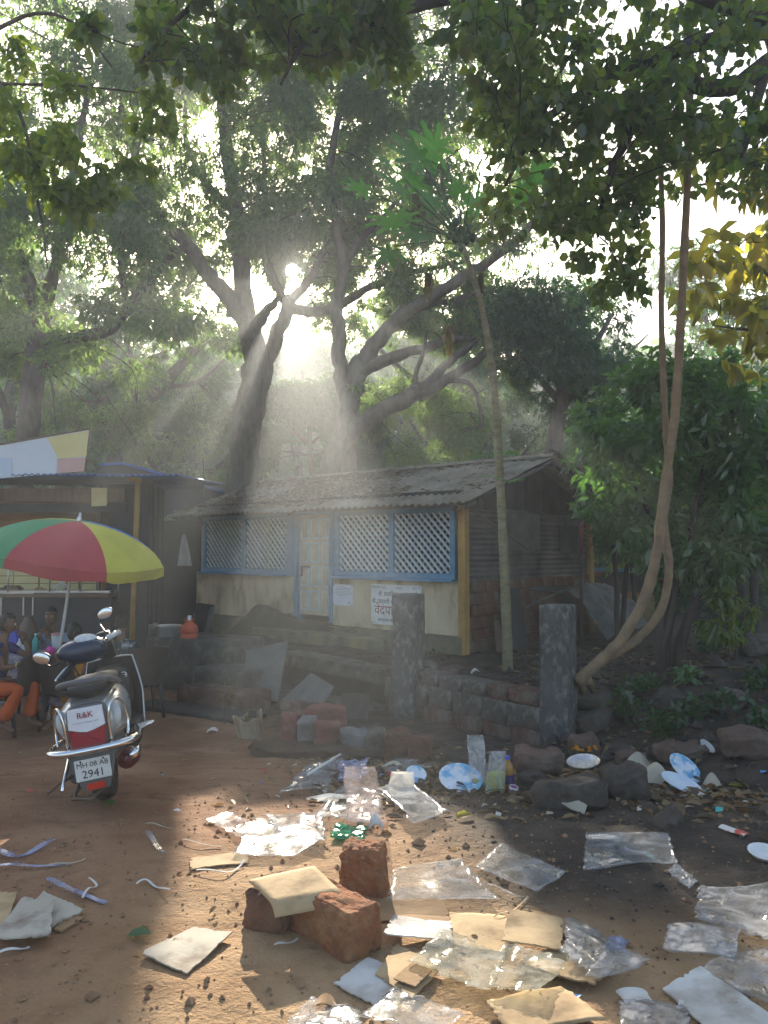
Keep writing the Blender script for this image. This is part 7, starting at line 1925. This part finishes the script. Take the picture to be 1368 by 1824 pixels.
# rusty bucket
bk = thing('bucket', 'broken cream and rust stained bucket near the brick border', 'bucket', G(446, 1312), (R(6), R(-8), 0))
RUSTC = mat('rusty_cream', (.42, .36, .25), .8, (.24, .13, .06), 7, 7, .4, 20, col3=(.5, .47, .38), scale3=3, stretch=(1, 1, .4))
mb = MB()
def bkt(u, v, k=1.0): a = 2 * math.pi * u; r = .15 * (1 + .1 * v) * k * (1 + .04 * math.sin(3 * a)); top = .24 + .025 * math.sin(a * 2 + .5) + .02 * math.sin(a * 5); return Vector((r * math.cos(a), r * math.sin(a) * .9, top * v))
mb.grid(lambda u, v: bkt(u, v), 36, 10); mb.grid(lambda u, v: bkt(u, v, .93), 36, 6, True, True)
for i in range(36): mb.f.append([10 * 37 + i, 10 * 37 + i + 1, 11 * 37 + 6 * 37 + i + 1, 11 * 37 + 6 * 37 + i]); mb.sm.append(False); mb.mi.append(0)
part('shell', mb, RUSTC, bk)
mb = MB(); mb.lathe([(0, .15), (.145, .15)], n=20); part('fill', mb, ROCKM, bk)
mb = MB(); mb.box((.05, .05, .24), (.09, .03, .10), (.2, .3, .2)); part('shard', mb, CONC, bk)
crumple('pink and white wrapper on the earth left of the bucket', 378, 1305, .12, .08, .04, mat('pink_wrapper', (.66, .45, .40), .5, (.72, .70, .68), 8), 36, name='wrapper', cat='wrapper')
# single leaves that stand out
def one_leaf(label, px, py, L, m, rz):
    q = G(px, py); B = np.array([q + Vector((0, 0, .015))]); D = np.array([[math.cos(rz), math.sin(rz), .05]])
    o = leaves('fallen_leaf', m, None, B, D, np.array([L]), np.array([L * .55]), np.array([[.1, -.2, 1.0]]), .25, 'ovate', gaps=False, kind=None)
    off = Vector(q); 
    for v in o.data.vertices: v.co -= off
    o.location = off; o['label'] = label; o['category'] = 'leaf'
one_leaf('fresh green leaf under the scooter tyre', 184, 1436, .085, LEAF_PAP, .1); one_leaf('dull green leaf by the square grey cardboard', 226, 1674, .10, LEAF_SHRUB, .2)
one_leaf('yellow leaf standing in front of the blue plate', 812, 1462, .12, LEAF_YEL, .5); one_leaf('yellow leaf on the earth below the scooter', 325, 1357, .07, LEAF_YEL, .1)
one_leaf('yellow leaf at the right edge of the litter', 1325, 1405, .12, LEAF_YEL, 2.5)

# ------------------------------------------------------------------ fine litter, pebbles, twigs
def scatter_leaves(name, n, region, m, Ls, wgt=None):
    pts = []
    while len(pts) < n:
        x, y = random.uniform(region[0], region[2]), random.uniform(region[1], region[3])
        if wgt and random.random() > wgt(x, y): continue
        pts.append((x, y, gz(x, y) + random.uniform(.004, .02)))
    B = np.array(pts); D = rng.normal(size=(n, 3)); D[:, 2] = rng.uniform(-.12, .2, n)
    N = rng.normal(size=(n, 3)) * .35 + np.array([0, 0, 1])
    L = rng.uniform(*Ls, n); leaves(name, m, None, B, D, L, L * rng.uniform(.3, .6, n), N, .3, 'ovate', gaps=False)
LEAF_DRY = leaf_mat('dry_leaf', (.16, .10, .05), (.30, .22, .11), .25, (.30, .18, .06), .04); LEAF_DRY2 = leaf_mat('dark_dry_leaf', (.07, .05, .03), (.14, .10, .06), .2, (.15, .09, .03), .04)
heapw = lambda x, y: .08 + .92 * math.exp(-((y - 6.1 + .25 * x) / .75) ** 2) * smooth(-1.2, .3, x)
scatter_leaves('leaf_litter', 1500, (-1.0, 4.4, 4.2, 8.0), LEAF_DRY, (.04, .11), heapw)
scatter_leaves('leaf_litter', 1100, (-.6, 4.2, 4.6, 8.2), LEAF_DRY2, (.05, .13), heapw)
scatter_leaves('leaf_litter', 900, (1.5, 7.2, 6.5, 12.5), LEAF_DRY2, (.06, .14)); scatter_leaves('leaf_litter', 260, (1.5, 7.2, 6.5, 12.5), LEAF_DRY, (.06, .14))
scatter_leaves('leaf_litter', 170, (-4.5, 2.2, 3.2, 9.5), LEAF_DRY, (.02, .06)); scatter_leaves('leaf_litter', 200, (-.5, 9.0, 3.4, 12), LEAF_DRY2, (.05, .1))
def pebbles(name, n, region, r, m, wgt=None):
    mb = MB(); t = (1 + 5 ** .5) / 2
    for _ in range(n):
        x, y = random.uniform(region[0], region[2]), random.uniform(region[1], region[3])
        if wgt and random.random() > wgt(x, y): continue
        s = r * random.lognormvariate(0, .5); a = random.uniform(0, 6.28)
        vs = []
        for px, py, pz in ((1, 0, 0), (0, 1, 0), (-1, 0, 0), (0, -1, 0), (0, 0, .8), (0, 0, -.8)):
            k = s * random.uniform(.7, 1.2); vs.append((x + (px * math.cos(a) - py * math.sin(a)) * k, y + (px * math.sin(a) + py * math.cos(a)) * k, gz(x, y) + s * .25 + pz * k))
        mb.add(vs, [(0, 1, 4), (1, 2, 4), (2, 3, 4), (3, 0, 4), (1, 0, 5), (2, 1, 5), (3, 2, 5), (0, 3, 5)])
    link(name, mb.mesh(name, m), kind='stuff')
pebbles('gravel', 2600, (-2.4, 2.1, 2.6, 5.6), .006, mat('tan_pebble', (.32, .20, .11), .9, (.20, .11, .06), 40))
pebbles('gravel', 3200, (-.2, 3.0, 4.0, 7.0), .006, ROCKM, lambda x, y: .006 + .994 * smooth(1.5, 2.3, x + .35 * y)); pebbles('gravel', 420, (-5, 3.2, 1, 9.5), .006, mat('red_pebble', (.22, .11, .06), .9))
pebbles('gravel', 260, (1.6, 7.2, 5.5, 11), .05, ROCKM); pebbles('gravel', 120, (-.4, 5.0, 4, 7.5), .022, ROCKB, heapw)
def scraps(name, n, region, ms, wgt):
    mb = MB()
    for _ in range(n):
        x, y = random.uniform(region[0], region[2]), random.uniform(region[1], region[3])
        if random.random() > wgt(x, y): continue
        mb.cur = random.choices(range(len(ms)), [6, 3, 2, 1, 1])[0]; s = random.uniform(.012, .042); a = random.uniform(0, 6.28); z = gz(x, y) + .008
        c, d = math.cos(a) * s, math.sin(a) * s; k = random.uniform(.3, .9)
        vs = [(x + c, y + d, z + random.uniform(0, .012)), (x - d * k, y + c * k, z + random.uniform(0, .02)), (x - c, y - d, z), (x + d * k, y - c * k, z + random.uniform(0, .015))]
        mb.add(vs + [(p[0], p[1], p[2] - .003) for p in vs], [(0, 1, 2, 3), (7, 6, 5, 4), (0, 4, 5, 1), (1, 5, 6, 2), (2, 6, 7, 3), (3, 7, 4, 0)])
    link(name, mb.mesh(name, ms), kind='stuff')
SCR = [CARD_W, BEIGE, mat('blue_scrap', (.10, .28, .62), .5), mat('red_scrap', (.55, .08, .06), .5), TEAL]
scraps('paper_scraps', 420, (-1, 4.2, 4.4, 7.8), SCR, heapw); scraps('paper_scraps', 60, (-4, 2.2, 3.5, 8), SCR, lambda x, y: .6)
def sticks():
    mb = MB()
    for _ in range(150):
        x = random.uniform(-.5, 4.5); y = random.uniform(4.6, 10); a = random.uniform(0, 6.28); L = random.uniform(.06, .32)
        p = Vector((x, y, gz(x, y) + .01)); q = Vector((x + math.cos(a) * L, y + math.sin(a) * L, 0)); q.z = gz(q.x, q.y) + random.uniform(.01, .05)
        mb.tube([p, (p + q) / 2 + Vector((0, 0, .012)), q], [.004, .005, .002], 4)
    link('fallen_twigs', mb.mesh('fallen_twigs', BARK), kind='stuff')
sticks()
# ------------------------------------------------------------------ air
def build_haze():
    mb = MB(); x0, x1, y0, y1, z0, z1 = -52, 52, -14, 70, -3.0, 21.5
    mb.box(((x0 + x1) / 2, (y0 + y1) / 2, (z0 + z1) / 2), (x1 - x0, y1 - y0, z1 - z0))
    m = bpy.data.materials.new('haze'); m.use_nodes = True
    t = m.node_tree; t.nodes.clear()
    o = t.nodes.new('ShaderNodeOutputMaterial'); v = t.nodes.new('ShaderNodeVolumePrincipled')
    v.inputs['Color'].default_value = (0.90, 0.95, 1.0, 1); v.inputs['Density'].default_value = HAZE; v.inputs['Anisotropy'].default_value = 0.58
    t.links.new(v.outputs[0], o.inputs['Volume'])
    link('haze', mb.mesh('haze', m), kind='stuff')
build_haze()
